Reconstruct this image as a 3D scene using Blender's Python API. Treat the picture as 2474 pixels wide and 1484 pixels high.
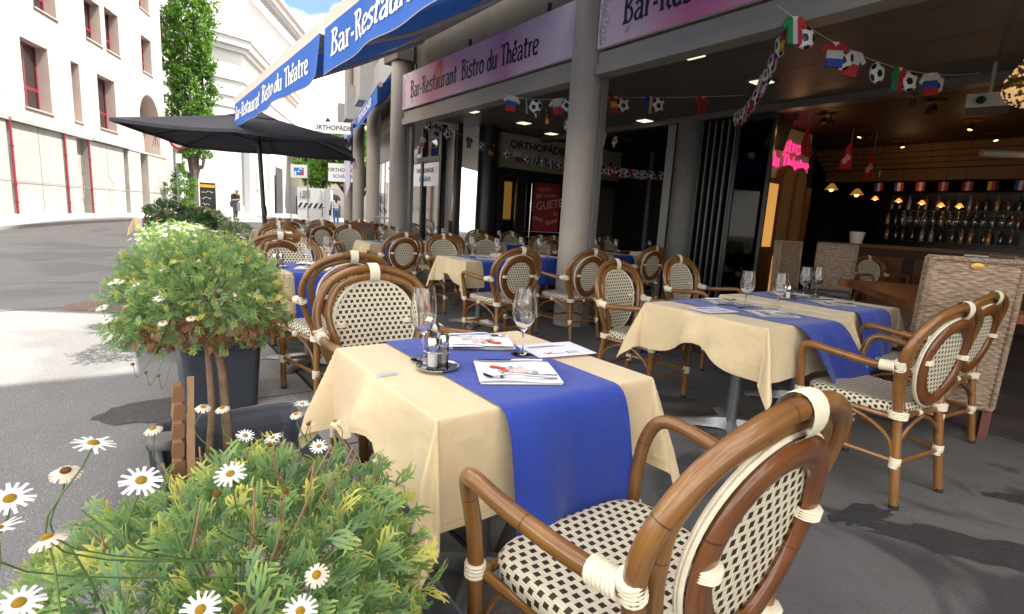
import bpy, bmesh, math, random
from mathutils import Vector, Matrix, Euler
R=math.radians
rnd=random.Random(7)
for o in list(bpy.data.objects): bpy.data.objects.remove(o)
scene=bpy.context.scene
COL=scene.collection
# ---------------- camera ----------------
cam_d=bpy.data.cameras.new('camera'); cam=bpy.data.objects.new('camera',cam_d); COL.objects.link(cam)
scene.camera=cam
cam_d.sensor_width=36; cam_d.lens=36*1262/2473; cam_d.clip_start=.02; cam_d.clip_end=800
PITCH=R(9.5); ROLL=R(3.4)
cam.matrix_world=Matrix.Translation((0,0,1.2))@Matrix.Rotation(R(90)-PITCH,4,'X')@Matrix.Rotation(ROLL,4,'Z')
scene.render.resolution_x=1024; scene.render.resolution_y=614
# ---------------- world and sun ----------------
SUN_AZ=85; SUN_EL=60           # azimuth clockwise from +Y
w=bpy.data.worlds.new("World"); scene.world=w; w.use_nodes=True
nt=w.node_tree; nt.nodes.clear()
wo=nt.nodes.new('ShaderNodeOutputWorld'); bg=nt.nodes.new('ShaderNodeBackground')
sky=nt.nodes.new('ShaderNodeTexSky'); sky.sky_type='NISHITA'; sky.sun_disc=False
sky.sun_elevation=R(SUN_EL); sky.sun_rotation=R(SUN_AZ); sky.dust_density=.4
tc=nt.nodes.new('ShaderNodeTexCoord'); mp=nt.nodes.new('ShaderNodeMapping'); mp.inputs['Scale'].default_value=(1,1,2.2)
mp.inputs['Location'].default_value=(.1,.8,.5)
nz=nt.nodes.new('ShaderNodeTexNoise'); nz.inputs['Scale'].default_value=3.0; nz.inputs['Detail'].default_value=8
cr=nt.nodes.new('ShaderNodeValToRGB'); cr.color_ramp.elements[0].position=.42; cr.color_ramp.elements[1].position=.56
mx=nt.nodes.new('ShaderNodeMix'); mx.data_type='RGBA'
nt.links.new(tc.outputs['Generated'],mp.inputs[0]); nt.links.new(mp.outputs[0],nz.inputs['Vector'])
nt.links.new(nz.outputs['Fac'],cr.inputs[0]); nt.links.new(cr.outputs[0],mx.inputs[0])
nt.links.new(sky.outputs[0],mx.inputs[6]); mx.inputs[7].default_value=(20.5,19.0,17.2,1)
nt.links.new(mx.outputs[2],bg.inputs[0]); bg.inputs[1].default_value=.06
nt.links.new(bg.outputs[0],wo.inputs[0])
sd=bpy.data.lights.new('sun','SUN'); sun=bpy.data.objects.new('sun',sd); COL.objects.link(sun)
sd.energy=3.2; sd.angle=R(.5); sd.color=(1,.94,.85)
sv=Vector((math.sin(R(SUN_AZ))*math.cos(R(SUN_EL)),math.cos(R(SUN_AZ))*math.cos(R(SUN_EL)),math.sin(R(SUN_EL))))
sun.rotation_euler=sv.to_track_quat('Z','Y').to_euler(); sun.location=(20,0,30)
scene.view_settings.view_transform='Standard'; scene.view_settings.look='None'
scene.view_settings.exposure=2.15; scene.view_settings.gamma=1
scene.render.engine='CYCLES'
scene.cycles.max_bounces=10; scene.cycles.transmission_bounces=8; scene.cycles.transparent_max_bounces=12
scene.cycles.caustics_reflective=False; scene.cycles.caustics_refractive=False

# ---------------- frame of the terrace ----------------
FA=R(36.5); CS,SN=math.cos(FA),math.sin(FA)
def W(b,a,z=0): return Vector((-.06+b*CS-a*SN, 1.60+b*SN+a*CS, z))
FRAME=Matrix.Translation((-.06,1.60,0))@Matrix.Rotation(FA,4,'Z')
def gh(x,y):
    r=math.hypot(x,y); t=min(1,max(0,(r-11)/15)); return .25*t*t*(3-2*t)

# ---------------- materials ----------------
M={}
def mat(name,col=(.5,.5,.5),rough=.6,metal=0,nscale=0,namt=.15,bump=0,bscale=60,spec=.5,emit=None,estr=1,alpha=None,coat=0,trans=0,ior=1.45,sheen=0,coord='Object',sss=0,transl=0):
    m=bpy.data.materials.new(name); m.use_nodes=True; M[name]=m
    n=m.node_tree.nodes; l=m.node_tree.links; b=n['Principled BSDF']
    b.inputs['Base Color'].default_value=(*col,1); b.inputs['Roughness'].default_value=rough; b.inputs['Metallic'].default_value=metal
    b.inputs['Specular IOR Level'].default_value=spec; b.inputs['IOR'].default_value=ior
    b.inputs['Coat Weight'].default_value=coat; b.inputs['Transmission Weight'].default_value=trans; b.inputs['Sheen Weight'].default_value=sheen
    if emit: b.inputs['Emission Color'].default_value=(*emit,1); b.inputs['Emission Strength'].default_value=estr
    tc=n.new('ShaderNodeTexCoord')
    if nscale:
        nz=n.new('ShaderNodeTexNoise'); nz.inputs['Scale'].default_value=nscale; nz.inputs['Detail'].default_value=6; nz.inputs['Roughness'].default_value=.65
        l.new(tc.outputs[coord],nz.inputs['Vector'])
        mr=n.new('ShaderNodeMapRange'); mr.inputs[1].default_value=.3; mr.inputs[2].default_value=.7; mr.inputs[3].default_value=1-namt; mr.inputs[4].default_value=1+namt
        l.new(nz.outputs['Fac'],mr.inputs[0])
        vm=n.new('ShaderNodeVectorMath'); vm.operation='SCALE'; vm.inputs[0].default_value=col
        l.new(mr.outputs[0],vm.inputs['Scale']); l.new(vm.outputs[0],b.inputs['Base Color'])
    if bump:
        nb=n.new('ShaderNodeTexNoise'); nb.inputs['Scale'].default_value=bscale; nb.inputs['Detail'].default_value=4
        l.new(tc.outputs[coord],nb.inputs['Vector'])
        bp=n.new('ShaderNodeBump'); bp.inputs['Strength'].default_value=bump; bp.inputs['Distance'].default_value=.01
        l.new(nb.outputs['Fac'],bp.inputs['Height']); l.new(bp.outputs[0],b.inputs['Normal'])
    if name.startswith('cloth') and bump:
        nw=n.new('ShaderNodeTexNoise'); nw.inputs['Scale'].default_value=7; nw.inputs['Detail'].default_value=3; nw.inputs['Distortion'].default_value=1.5; l.new(tc.outputs[coord],nw.inputs['Vector'])
        b2=n.new('ShaderNodeBump'); b2.inputs['Strength'].default_value=.35; b2.inputs['Distance'].default_value=.02; l.new(nw.outputs['Fac'],b2.inputs['Height'])
        l.new(b2.outputs[0],bp.inputs['Normal'])
    if transl:
        tr=n.new('ShaderNodeBsdfTranslucent'); ms=n.new('ShaderNodeMixShader'); ms.inputs[0].default_value=transl
        if nscale: l.new(vm.outputs[0],tr.inputs[0])
        else: tr.inputs[0].default_value=(*col,1)
        l.new(b.outputs[0],ms.inputs[1]); l.new(tr.outputs[0],ms.inputs[2]); l.new(ms.outputs[0],n['Material Output'].inputs[0])
    return m
def math_(n,l,op,a,b=None,c=None):
    x=n.new('ShaderNodeMath'); x.operation=op
    for i,v in enumerate((a,b,c)):
        if v is None: continue
        if isinstance(v,(int,float)): x.inputs[i].default_value=v
        else: l.new(v,x.inputs[i])
    return x.outputs[0]
def weave_mat(name,cream=(.72,.66,.50),dark=(.045,.022,.012),px=.028,py=.0225):
    m=mat(name,cream,.42); n=m.node_tree.nodes; l=m.node_tree.links; b=n['Principled BSDF']
    uv=n.new('ShaderNodeUVMap'); sp=n.new('ShaderNodeSeparateXYZ'); l.new(uv.outputs[0],sp.inputs[0])
    fx=math_(n,l,'FRACT',math_(n,l,'MULTIPLY',sp.outputs[0],1/px)); fy=math_(n,l,'FRACT',math_(n,l,'MULTIPLY',sp.outputs[1],1/(2*py)))
    x0=math_(n,l,'LESS_THAN',fx,.53); x1=math_(n,l,'GREATER_THAN',fx,.485); y0=math_(n,l,'LESS_THAN',fy,.30)
    y1a=math_(n,l,'GREATER_THAN',fy,.5); y1b=math_(n,l,'LESS_THAN',fy,.80)
    d1=math_(n,l,'MULTIPLY',x0,y0); d2=math_(n,l,'MULTIPLY',x1,math_(n,l,'MULTIPLY',y1a,y1b))
    d=math_(n,l,'ADD',d1,d2)
    mx=n.new('ShaderNodeMix'); mx.data_type='RGBA'; l.new(d,mx.inputs[0]); mx.inputs[6].default_value=(*cream,1); mx.inputs[7].default_value=(*dark,1)
    # strand grooves
    sx=math_(n,l,'ABSOLUTE',math_(n,l,'SINE',math_(n,l,'MULTIPLY',sp.outputs[0],math.pi*4/px)))
    sy=math_(n,l,'ABSOLUTE',math_(n,l,'SINE',math_(n,l,'MULTIPLY',sp.outputs[1],math.pi*2/py)))
    hgt=math_(n,l,'MULTIPLY',math_(n,l,'POWER',sx,.4),math_(n,l,'SUBTRACT',1,math_(n,l,'MULTIPLY',d,.6)))
    hgt=math_(n,l,'ADD',hgt,math_(n,l,'MULTIPLY',math_(n,l,'POWER',sy,.5),.5))
    dk=math_(n,l,'ADD',math_(n,l,'MULTIPLY',math_(n,l,'POWER',sx,.5),.3),.7)
    vm=n.new('ShaderNodeVectorMath'); vm.operation='SCALE'; l.new(mx.outputs[2],vm.inputs[0]); l.new(dk,vm.inputs['Scale']); l.new(vm.outputs[0],b.inputs['Base Color'])
    bp=n.new('ShaderNodeBump'); bp.inputs['Strength'].default_value=.7; bp.inputs['Distance'].default_value=.0015; l.new(hgt,bp.inputs['Height']); l.new(bp.outputs[0],b.inputs['Normal'])
    return m
def bamboo_mat(name,c1=(.235,.10,.028),c2=(.13,.052,.018)):
    m=mat(name,c1,.30,coat=.4); n=m.node_tree.nodes; l=m.node_tree.links; b=n['Principled BSDF']
    uv=n.new('ShaderNodeUVMap'); sp=n.new('ShaderNodeSeparateXYZ'); l.new(uv.outputs[0],sp.inputs[0])
    mp=n.new('ShaderNodeMapping'); mp.inputs['Scale'].default_value=(14,3.5,1); l.new(uv.outputs[0],mp.inputs[0])
    nz=n.new('ShaderNodeTexNoise'); nz.inputs['Scale'].default_value=1.6; nz.inputs['Detail'].default_value=5; l.new(mp.outputs[0],nz.inputs['Vector'])
    n2=n.new('ShaderNodeTexNoise'); n2.inputs['Scale'].default_value=7; tc=n.new('ShaderNodeTexCoord'); l.new(tc.outputs['Object'],n2.inputs['Vector'])
    f=math_(n,l,'ADD',math_(n,l,'MULTIPLY',nz.outputs['Fac'],.6),math_(n,l,'MULTIPLY',n2.outputs['Fac'],.5))
    r=n.new('ShaderNodeMapRange'); r.inputs[1].default_value=.38; r.inputs[2].default_value=.72; l.new(f,r.inputs[0])
    mx=n.new('ShaderNodeMix'); mx.data_type='RGBA'; l.new(r.outputs[0],mx.inputs[0]); mx.inputs[6].default_value=(*c2,1); mx.inputs[7].default_value=(*c1,1)
    nd=math_(n,l,'LESS_THAN',math_(n,l,'FRACT',math_(n,l,'DIVIDE',math_(n,l,'ADD',sp.outputs[1],.05),.27)),.010)
    m2=n.new('ShaderNodeMix'); m2.data_type='RGBA'; l.new(math_(n,l,'MULTIPLY',nd,.85),m2.inputs[0]); l.new(mx.outputs[2],m2.inputs[6]); m2.inputs[7].default_value=(.03,.012,.006,1)
    l.new(m2.outputs[2],b.inputs['Base Color'])
    return m
def leaf_mat(name,c1,c2,c3,rough=.55,transl=.3):
    m=mat(name,c1,rough); n=m.node_tree.nodes; l=m.node_tree.links; b=n['Principled BSDF']
    uv=n.new('ShaderNodeUVMap'); sp=n.new('ShaderNodeSeparateXYZ'); l.new(uv.outputs[0],sp.inputs[0])
    c=n.new('ShaderNodeValToRGB'); e=c.color_ramp.elements; e[0].position=0; e[0].color=(*c1,1); e[1].position=1; e[1].color=(*c3,1)
    k=c.color_ramp.elements.new(.55); k.color=(*c2,1)
    l.new(sp.outputs[0],c.inputs[0]); l.new(c.outputs[0],b.inputs['Base Color'])
    tr=n.new('ShaderNodeBsdfTranslucent'); ms=n.new('ShaderNodeMixShader'); ms.inputs[0].default_value=transl
    l.new(c.outputs[0],tr.inputs[0]); l.new(b.outputs[0],ms.inputs[1]); l.new(tr.outputs[0],ms.inputs[2]); l.new(ms.outputs[0],n['Material Output'].inputs[0])
    return m
def glass_mat(name,col=(1,1,1),rough=0,ior=1.45):
    m=bpy.data.materials.new(name); m.use_nodes=True; M[name]=m
    b=m.node_tree.nodes['Principled BSDF']; b.inputs['Base Color'].default_value=(*col,1); b.inputs['Roughness'].default_value=rough
    b.inputs['Transmission Weight'].default_value=1; b.inputs['IOR'].default_value=ior; return m
def pane_mat(name,tint=(.8,.85,.85),alpha=.25,rough=.03,fs=1.0):
    m=bpy.data.materials.new(name); m.use_nodes=True; M[name]=m; n=m.node_tree.nodes; l=m.node_tree.links
    gl=n.new('ShaderNodeBsdfGlossy'); gl.inputs['Roughness'].default_value=rough; tr=n.new('ShaderNodeBsdfTransparent'); tr.inputs[0].default_value=(*tint,1)
    fr=n.new('ShaderNodeFresnel'); fr.inputs[0].default_value=1.5; ms=n.new('ShaderNodeMixShader')
    k=math_(n,l,'ADD',math_(n,l,'MULTIPLY',fr.outputs[0],fs),alpha); l.new(k,ms.inputs[0]); l.new(tr.outputs[0],ms.inputs[1]); l.new(gl.outputs[0],ms.inputs[2]); l.new(ms.outputs[0],n['Material Output'].inputs[0]); return m

weave_mat('weave'); bamboo_mat('bamboo',(.27,.125,.032),(.145,.062,.018)); bamboo_mat('ring_wood',(.20,.070,.017),(.10,.032,.010))
mat('binding',(.74,.68,.52),.5,nscale=40,namt=.1)
mat('cloth_cream',(.76,.605,.365),.8,nscale=9,namt=.05,bump=.12,bscale=700,sheen=.3,transl=.16)
mat('cloth_blue',(.016,.046,.33),.85,nscale=30,namt=.08,bump=.15,bscale=900,sheen=.2,transl=.05)
mat('clip_plastic',(.75,.76,.78),.1,transl=.5); mat('cloth_top',(.72,.60,.42),.55,nscale=9,namt=.04,spec=.5)
mat('steel',(.6,.6,.6),.18,1); mat('dark_steel',(.32,.32,.34),.25,1)
mat('table_metal',(.20,.21,.23),.35,.7); mat('table_foot',(.32,.33,.34),.45,.6,nscale=20)
mat('tabletop',(.3,.26,.2),.5)
glass_mat('glass'); glass_mat('acrylic',(.97,.98,.98),.02,1.3)
mat('napkin',(.82,.82,.84),.8,bump=.2,bscale=300); mat('paper',(.80,.80,.86),.5); mat('ink_dark',(.03,.03,.035),.5); mat('ink_red',(.6,.06,.05),.6); mat('ink_green',(.08,.35,.2),.6); mat('ink_orange',(.8,.2,.06),.6)
mat('salt',(.85,.85,.85),.8,nscale=300,namt=.1); pane_mat('clear_glass',(.985,.99,.99),.03); mat('cutlery',(.42,.42,.44),.22,1); mat('pepper',(.45,.36,.27),.8,nscale=300,namt=.4)
mat('rubber',(.02,.02,.02),.7)

def hemline(m,Lx,Ly,a=.80,crease=True):
    n=m.node_tree.nodes; l=m.node_tree.links; b=n['Principled BSDF']; src=b.inputs['Base Color'].links[0].from_socket
    uv=n.new('ShaderNodeUVMap'); sp=n.new('ShaderNodeSeparateXYZ'); l.new(uv.outputs[0],sp.inputs[0])
    ax=math_(n,l,'SUBTRACT',Lx,math_(n,l,'ABSOLUTE',sp.outputs[0])); ay=math_(n,l,'SUBTRACT',Ly,math_(n,l,'ABSOLUTE',sp.outputs[1])); d=math_(n,l,'MINIMUM',ax,ay)
    k=math_(n,l,'LESS_THAN',math_(n,l,'ABSOLUTE',math_(n,l,'SUBTRACT',d,.020)),.0014)
    f=math_(n,l,'SUBTRACT',1,math_(n,l,'MULTIPLY',k,1-a)); vm=n.new('ShaderNodeVectorMath'); vm.operation='SCALE'; l.new(src,vm.inputs[0]); l.new(f,vm.inputs['Scale']); l.new(vm.outputs[0],b.inputs['Base Color'])
hemline(M['cloth_cream'],.65,.63); hemline(M['cloth_blue'],.205,5)
# ---------------- mesh helpers ----------------
def spline(pts,res=6,closed=False):
    P=[Vector(p) for p in pts]; n=len(P); out=[]
    rng=range(n) if closed else range(n-1)
    for i in rng:
        if closed: p0,p1,p2,p3=P[(i-1)%n],P[i],P[(i+1)%n],P[(i+2)%n]
        else:
            p1,p2=P[i],P[i+1]; p0=P[i-1] if i>0 else p1*2-p2; p3=P[i+2] if i+2<n else p2*2-p1
        for k in range(res):
            t=k/res; t2=t*t; t3=t2*t
            out.append(.5*((2*p1)+(-p0+p2)*t+(2*p0-5*p1+4*p2-p3)*t2+(-p0+3*p1-3*p2+p3)*t3))
    if not closed: out.append(P[-1].copy())
    return out
class MB:
    def __init__(s): s.v=[]; s.f=[]; s.uv=[]; s.mi=[]; s.m=0; s.x=None
    def add(s,vs,fs,uvs=None):
        o=len(s.v)
        if s.x is not None: vs=[s.x@Vector(q) for q in vs]
        s.v+= [tuple(q) for q in vs]
        for i,fc in enumerate(fs):
            s.f.append(tuple(o+j for j in fc)); s.mi.append(s.m)
            s.uv.append(uvs[i] if uvs else None)
        return s
    def box(s,x0,x1,y0,y1,z0,z1,T=None):
        vs=[Vector(q) for q in ((x0,y0,z0),(x1,y0,z0),(x1,y1,z0),(x0,y1,z0),(x0,y0,z1),(x1,y0,z1),(x1,y1,z1),(x0,y1,z1))]
        if T is not None: vs=[T@q for q in vs]
        dx,dy,dz=x1-x0,y1-y0,z1-z0
        fs=[(0,3,2,1),(4,5,6,7),(0,1,5,4),(1,2,6,5),(2,3,7,6),(3,0,4,7)]
        uvs=[((x0,y0),(x0,y1),(x1,y1),(x1,y0)),((x0,y0),(x1,y0),(x1,y1),(x0,y1)),((x0,z0),(x1,z0),(x1,z1),(x0,z1)),((y0,z0),(y1,z0),(y1,z1),(y0,z1)),((x1,z0),(x0,z0),(x0,z1),(x1,z1)),((y1,z0),(y0,z0),(y0,z1),(y1,z1))]
        return s.add(vs,fs,uvs)
    def tube(s,pts,r,seg=10,closed=False,cap=True,flat=1.0,up=None):
        P=[Vector(p) for p in pts]; n=len(P); rr=r if callable(r) else (lambda i:r)
        T=[]
        for i in range(n):
            a=P[i-1] if (i>0 or closed) else P[i]; b=P[(i+1)%n] if (i<n-1 or closed) else P[i]
            t=(b-a); t=t.normalized() if t.length>1e-9 else Vector((0,0,1)); T.append(t)
        u=Vector(up) if up is not None else Vector((0,0,1))
        if abs(u.dot(T[0]))>.95: u=Vector((1,0,0)) if abs(T[0].x)<.9 else Vector((0,1,0))
        u=(u-T[0]*u.dot(T[0])).normalized(); vs=[];L=[0]
        for i in range(n):
            u=(u-T[i]*u.dot(T[i])); u=u.normalized() if u.length>1e-6 else T[i].orthogonal().normalized()
            v=T[i].cross(u); q=rr(i)
            for k in range(seg):
                an=2*math.pi*k/seg; vs.append(P[i]+u*math.cos(an)*q+v*math.sin(an)*q*flat)
            if i: L.append(L[-1]+(P[i]-P[i-1]).length)
        fs=[];uvs=[]; m=n if closed else n-1
        Lc=L[-1]+(P[0]-P[-1]).length
        for i in range(m):
            j=(i+1)%n; l0=L[i]; l1=L[j] if j>i else Lc
            for k in range(seg):
                k2=(k+1)%seg
                fs.append((i*seg+k,i*seg+k2,j*seg+k2,j*seg+k)); uvs.append(((k/seg,l0),((k+1)/seg,l0),((k+1)/seg,l1),(k/seg,l1)))
        if not closed and cap:
            fs.append(tuple(range(seg-1,-1,-1))); uvs.append(tuple((0,0) for _ in range(seg)))
            fs.append(tuple((n-1)*seg+k for k in range(seg))); uvs.append(tuple((0,L[-1]) for _ in range(seg)))
        return s.add(vs,fs,uvs)
    def lathe(s,prof,seg=20,c=(0,0,0),T=None,cap0=False,cap1=False):
        vs=[];c=Vector(c)
        for r,z in prof:
            for k in range(seg):
                an=2*math.pi*k/seg; vs.append(c+Vector((r*math.cos(an),r*math.sin(an),z)))
        fs=[];uvs=[];n=len(prof)
        for i in range(n-1):
            for k in range(seg):
                k2=(k+1)%seg; fs.append((i*seg+k,i*seg+k2,(i+1)*seg+k2,(i+1)*seg+k)); uvs.append(((k/seg,i/n),((k+1)/seg,i/n),((k+1)/seg,(i+1)/n),(k/seg,(i+1)/n)))
        if cap0: fs.append(tuple(range(seg-1,-1,-1))); uvs.append(tuple((0,0) for _ in range(seg)))
        if cap1: fs.append(tuple((n-1)*seg+k for k in range(seg))); uvs.append(tuple((0,0) for _ in range(seg)))
        if T is not None: vs=[T@q for q in vs]
        return s.add(vs,fs,uvs)
    def prism(s,poly,d0,d1,axis='z',T=None):
        """poly: list of 2D; extruded along axis from d0 to d1"""
        n=len(poly)
        f={'z':lambda p,d:(p[0],p[1],d),'y':lambda p,d:(p[0],d,p[1]),'x':lambda p,d:(d,p[0],p[1])}[axis]
        vs=[Vector(f(p,d0)) for p in poly]+[Vector(f(p,d1)) for p in poly]
        if T is not None: vs=[T@q for q in vs]
        fs=[tuple(range(n-1,-1,-1)),tuple(range(n,2*n))]+[(i,(i+1)%n,n+(i+1)%n,n+i) for i in range(n)]
        uvs=[tuple(poly[i] for i in range(n-1,-1,-1)),tuple(poly)]+[((i,d0),(i+1,d0),(i+1,d1),(i,d1)) for i in range(n)]
        return s.add(vs,fs,uvs)
    def grid(s,fn,nu,nv,us=1,vs_=1,loop=False):
        vs=[fn(i/nu,j/nv) for j in range(nv+1) for i in range(nu+1)]
        fs=[];uvs=[]
        for j in range(nv):
            for i in range(nu):
                a=j*(nu+1)+i; fs.append((a,a+1,a+nu+2,a+nu+1)); uvs.append(((i/nu*us,j/nv*vs_),((i+1)/nu*us,j/nv*vs_),((i+1)/nu*us,(j+1)/nv*vs_),(i/nu*us,(j+1)/nv*vs_)))
        return s.add(vs,fs,uvs)
    def grid2(s,fn,ps,qs):
        nu,nv=len(ps)-1,len(qs)-1; vs=[fn(p,q) for q in qs for p in ps]; fs=[];uvs=[]
        for j in range(nv):
            for i in range(nu):
                a=j*(nu+1)+i; fs.append((a,a+1,a+nu+2,a+nu+1)); uvs.append(((ps[i],qs[j]),(ps[i+1],qs[j]),(ps[i+1],qs[j+1]),(ps[i],qs[j+1])))
        return s.add(vs,fs,uvs)
    def ico(s,c,r,sub=2,sc=(1,1,1)):
        bm=bmesh.new(); bmesh.ops.create_icosphere(bm,subdivisions=sub,radius=1)
        vs=[Vector((v.co.x*r*sc[0],v.co.y*r*sc[1],v.co.z*r*sc[2]))+Vector(c) for v in bm.verts]
        bm.verts.ensure_lookup_table(); fs=[tuple(v.index for v in f.verts) for f in bm.faces]; bm.free(); return s.add(vs,fs)
    def mesh(s,name,mats,smooth=True,sharp=None):
        me=bpy.data.meshes.new(name); me.from_pydata(s.v,[],s.f)
        if not isinstance(mats,(list,tuple)): mats=[mats]
        for q in mats: me.materials.append(M[q] if isinstance(q,str) else q)
        if len(mats)>1: me.polygons.foreach_set('material_index',s.mi)
        ul=me.uv_layers.new(name='UVMap'); d=[]
        for f,u in zip(s.f,s.uv):
            if u is None: d+=[0.0,0.0]*len(f)
            else:
                for q in u: d+=[q[0],q[1]]
        ul.data.foreach_set('uv',d)
        if smooth:
            me.polygons.foreach_set('use_smooth',[True]*len(me.polygons))
            me.set_sharp_from_angle(angle=R(sharp or 40))
        me.update(); return me
    def obj(s,name,mats,parent=None,smooth=True,sharp=None,**kw):
        o=bpy.data.objects.new(name,s.mesh(name,mats,smooth,sharp)); COL.objects.link(o)
        if parent is not None: o.parent=parent
        for k,v in kw.items(): o[k]=v
        return o
def tag(o,label,cat,group=None):
    if label: o['label']=label
    if cat: o['category']=cat
    if group: o['group']=group
    return o
def thing(name,label,cat,loc=(0,0,0),rz=0,group=None,mw=None):
    o=bpy.data.objects.new(name,None); COL.objects.link(o); o.empty_display_size=.1
    if mw is not None: o.matrix_world=mw
    else: o.location=loc; o.rotation_euler=(0,0,rz)
    return tag(o,label,cat,group)
def struct(o): o['kind']='structure'; return o
def clone(root,label,loc,rz=0,group=None,sc=None):
    def cp(o,par):
        c=o.copy(); COL.objects.link(c); c.parent=par
        for ch in o.children: cp(ch,c)
        return c
    r=cp(root,None); r.location=loc; r.rotation_euler=(0,0,rz)
    if sc: r.scale=(sc,sc,sc)
    if label: r['label']=label
    if group: r['group']=group
    return r
def place(root,used,label,loc,rz=0,group=None,cat=None):
    if not used: 
        root.location=loc; root.rotation_euler=(0,0,rz); root['label']=label
        if group: root['group']=group
        used.append(1); return root
    return clone(root,label,loc,rz,group)
def mirror(pts): return [(-p[0],p[1],p[2]) for p in pts]
# lettering in a hand-drawn art nouveau alphabet
GL={'B':(.58,[[(.16,1),(.13,.5),(.16,0)],[(.02,.93),(.12,1.0),(.34,.99),(.44,.84),(.34,.66),(.15,.56)],[(.15,.56),(.36,.5),(.48,.27),(.36,.03),(.02,.02)]]),
'R':(.60,[[(.16,1),(.13,.5),(.16,0)],[(.02,.93),(.12,1.0),(.34,.99),(.46,.82),(.34,.62),(.15,.54)],[(.24,.57),(.38,.36),(.42,.12),(.56,0)]]),
'T':(.52,[[(0,.88),(.06,.98),(.3,.95),(.54,1)],[(.27,.95),(.25,.5),(.27,0)]]),
'a':(.50,[[(.07,.54),(.2,.63),(.35,.56),(.37,.3),(.38,.06),(.46,0)],[(.37,.38),(.18,.34),(.06,.17),(.14,.01),(.27,.03),(.37,.16)]]),
'r':(.38,[[(.03,.62),(.12,.55),(.11,.3),(.11,0)],[(.11,.4),(.2,.58),(.35,.6)]]),
'-':(.30,[[(.02,.34),(.24,.34)]]),
'e':(.46,[[(.07,.30),(.25,.33),(.38,.42),(.34,.58),(.2,.63),(.08,.5),(.05,.25),(.16,.02),(.4,.08)]]),
's':(.42,[[(.36,.55),(.22,.64),(.09,.52),(.14,.38),(.3,.28),(.36,.13),(.22,0),(.03,.07)]]),
't':(.36,[[(.16,.86),(.14,.4),(.15,.06),(.3,.02)],[(0,.62),(.32,.62)]]),
'u':(.50,[[(.02,.62),(.08,.55),(.07,.15),(.18,0),(.32,.08),(.37,.25)],[(.37,.62),(.37,.1),(.46,0)]]),
'n':(.50,[[(.02,.62),(.10,.55),(.10,.3),(.10,0)],[(.10,.4),(.22,.6),(.35,.56),(.38,.3),(.37,0)]]),
'i':(.24,[[(.02,.62),(.10,.55),(.10,.3),(.11,0)],[(.09,.80),(.11,.88)]]),
'o':(.46,[[(.22,.63),(.07,.5),(.05,.15),(.19,0),(.35,.12),(.38,.45),(.22,.63)]]),
'd':(.50,[[(.37,.4),(.22,.6),(.07,.45),(.05,.15),(.17,0),(.3,.06),(.37,.2)],[(.30,1.0),(.38,.85),(.37,.3),(.39,0)]]),
'h':(.50,[[(.02,1),(.10,.85),(.10,.4),(.10,0)],[(.10,.4),(.22,.6),(.35,.54),(.38,.3),(.37,0)]]),
' ':(.30,[])}
GL['é']=(GL['e'][0],GL['e'][1]+[[(.16,.76),(.32,.94)]])
def ribbon(mb,pts,w,T,smooth=True):
    P=[Vector((p[0],p[1],0)) for p in pts]
    if smooth and len(P)>2: P=spline(P,5)
    n=len(P); vs=[]
    for i in range(n):
        a=P[max(0,i-1)]; b=P[min(n-1,i+1)]; t=(b-a).normalized(); q=Vector((-t.y,t.x,0))
        e=min(i,n-1-i)/(n-1)*2; ww=w*(.80+.55*(1-min(1,e*2.2))**2)
        # heavier verticals
        ww*=.66+.52*abs(t.y)
        vs+=[P[i]+q*ww/2,P[i]-q*ww/2]
    fs=[(2*i,2*i+1,2*i+3,2*i+2) for i in range(n-1)]
    mb.add([T@v for v in vs],fs)
def nouveau(mb,text,T,h,w=.13,track=1.0):
    """T: matrix, local x along text, y up; h cap height. returns width"""
    x=0
    for ch in text:
        wd,st=GL[ch]
        for s in st: ribbon(mb,[((x+p[0])*h,p[1]*h) for p in st and s],w*h,T)
        x+=wd*track
    return x*h
def nwidth(text,h,track=1.0): return sum(GL[c][0] for c in text)*h*track
def font_mesh(text,size,bold=0,sx=1):
    cu=bpy.data.curves.new('t','FONT'); cu.body=text; cu.size=size; cu.offset=bold; cu.align_x='CENTER'; cu.align_y='CENTER'
    o=bpy.data.objects.new('t',cu); COL.objects.link(o); dg=bpy.context.evaluated_depsgraph_get(); dg.update()
    me=bpy.data.meshes.new_from_object(o.evaluated_get(dg)); bpy.data.objects.remove(o)
    for v in me.vertices: v.co.x*=sx
    return me
def text_obj(name,text,size,material,mtx,parent,bold=0,sx=1):
    me=font_mesh(text,size,bold,sx); me.materials.clear(); me.materials.append(M[material])
    o=bpy.data.objects.new(name,me); COL.objects.link(o); o.parent=parent; o.matrix_local=mtx; return o
def facing(origin,right,up):
    r=Vector(right).normalized(); u=Vector(up).normalized(); n=r.cross(u)
    m=Matrix((r,u,n)).transposed().to_4x4(); m.translation=Vector(origin); return m

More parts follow.
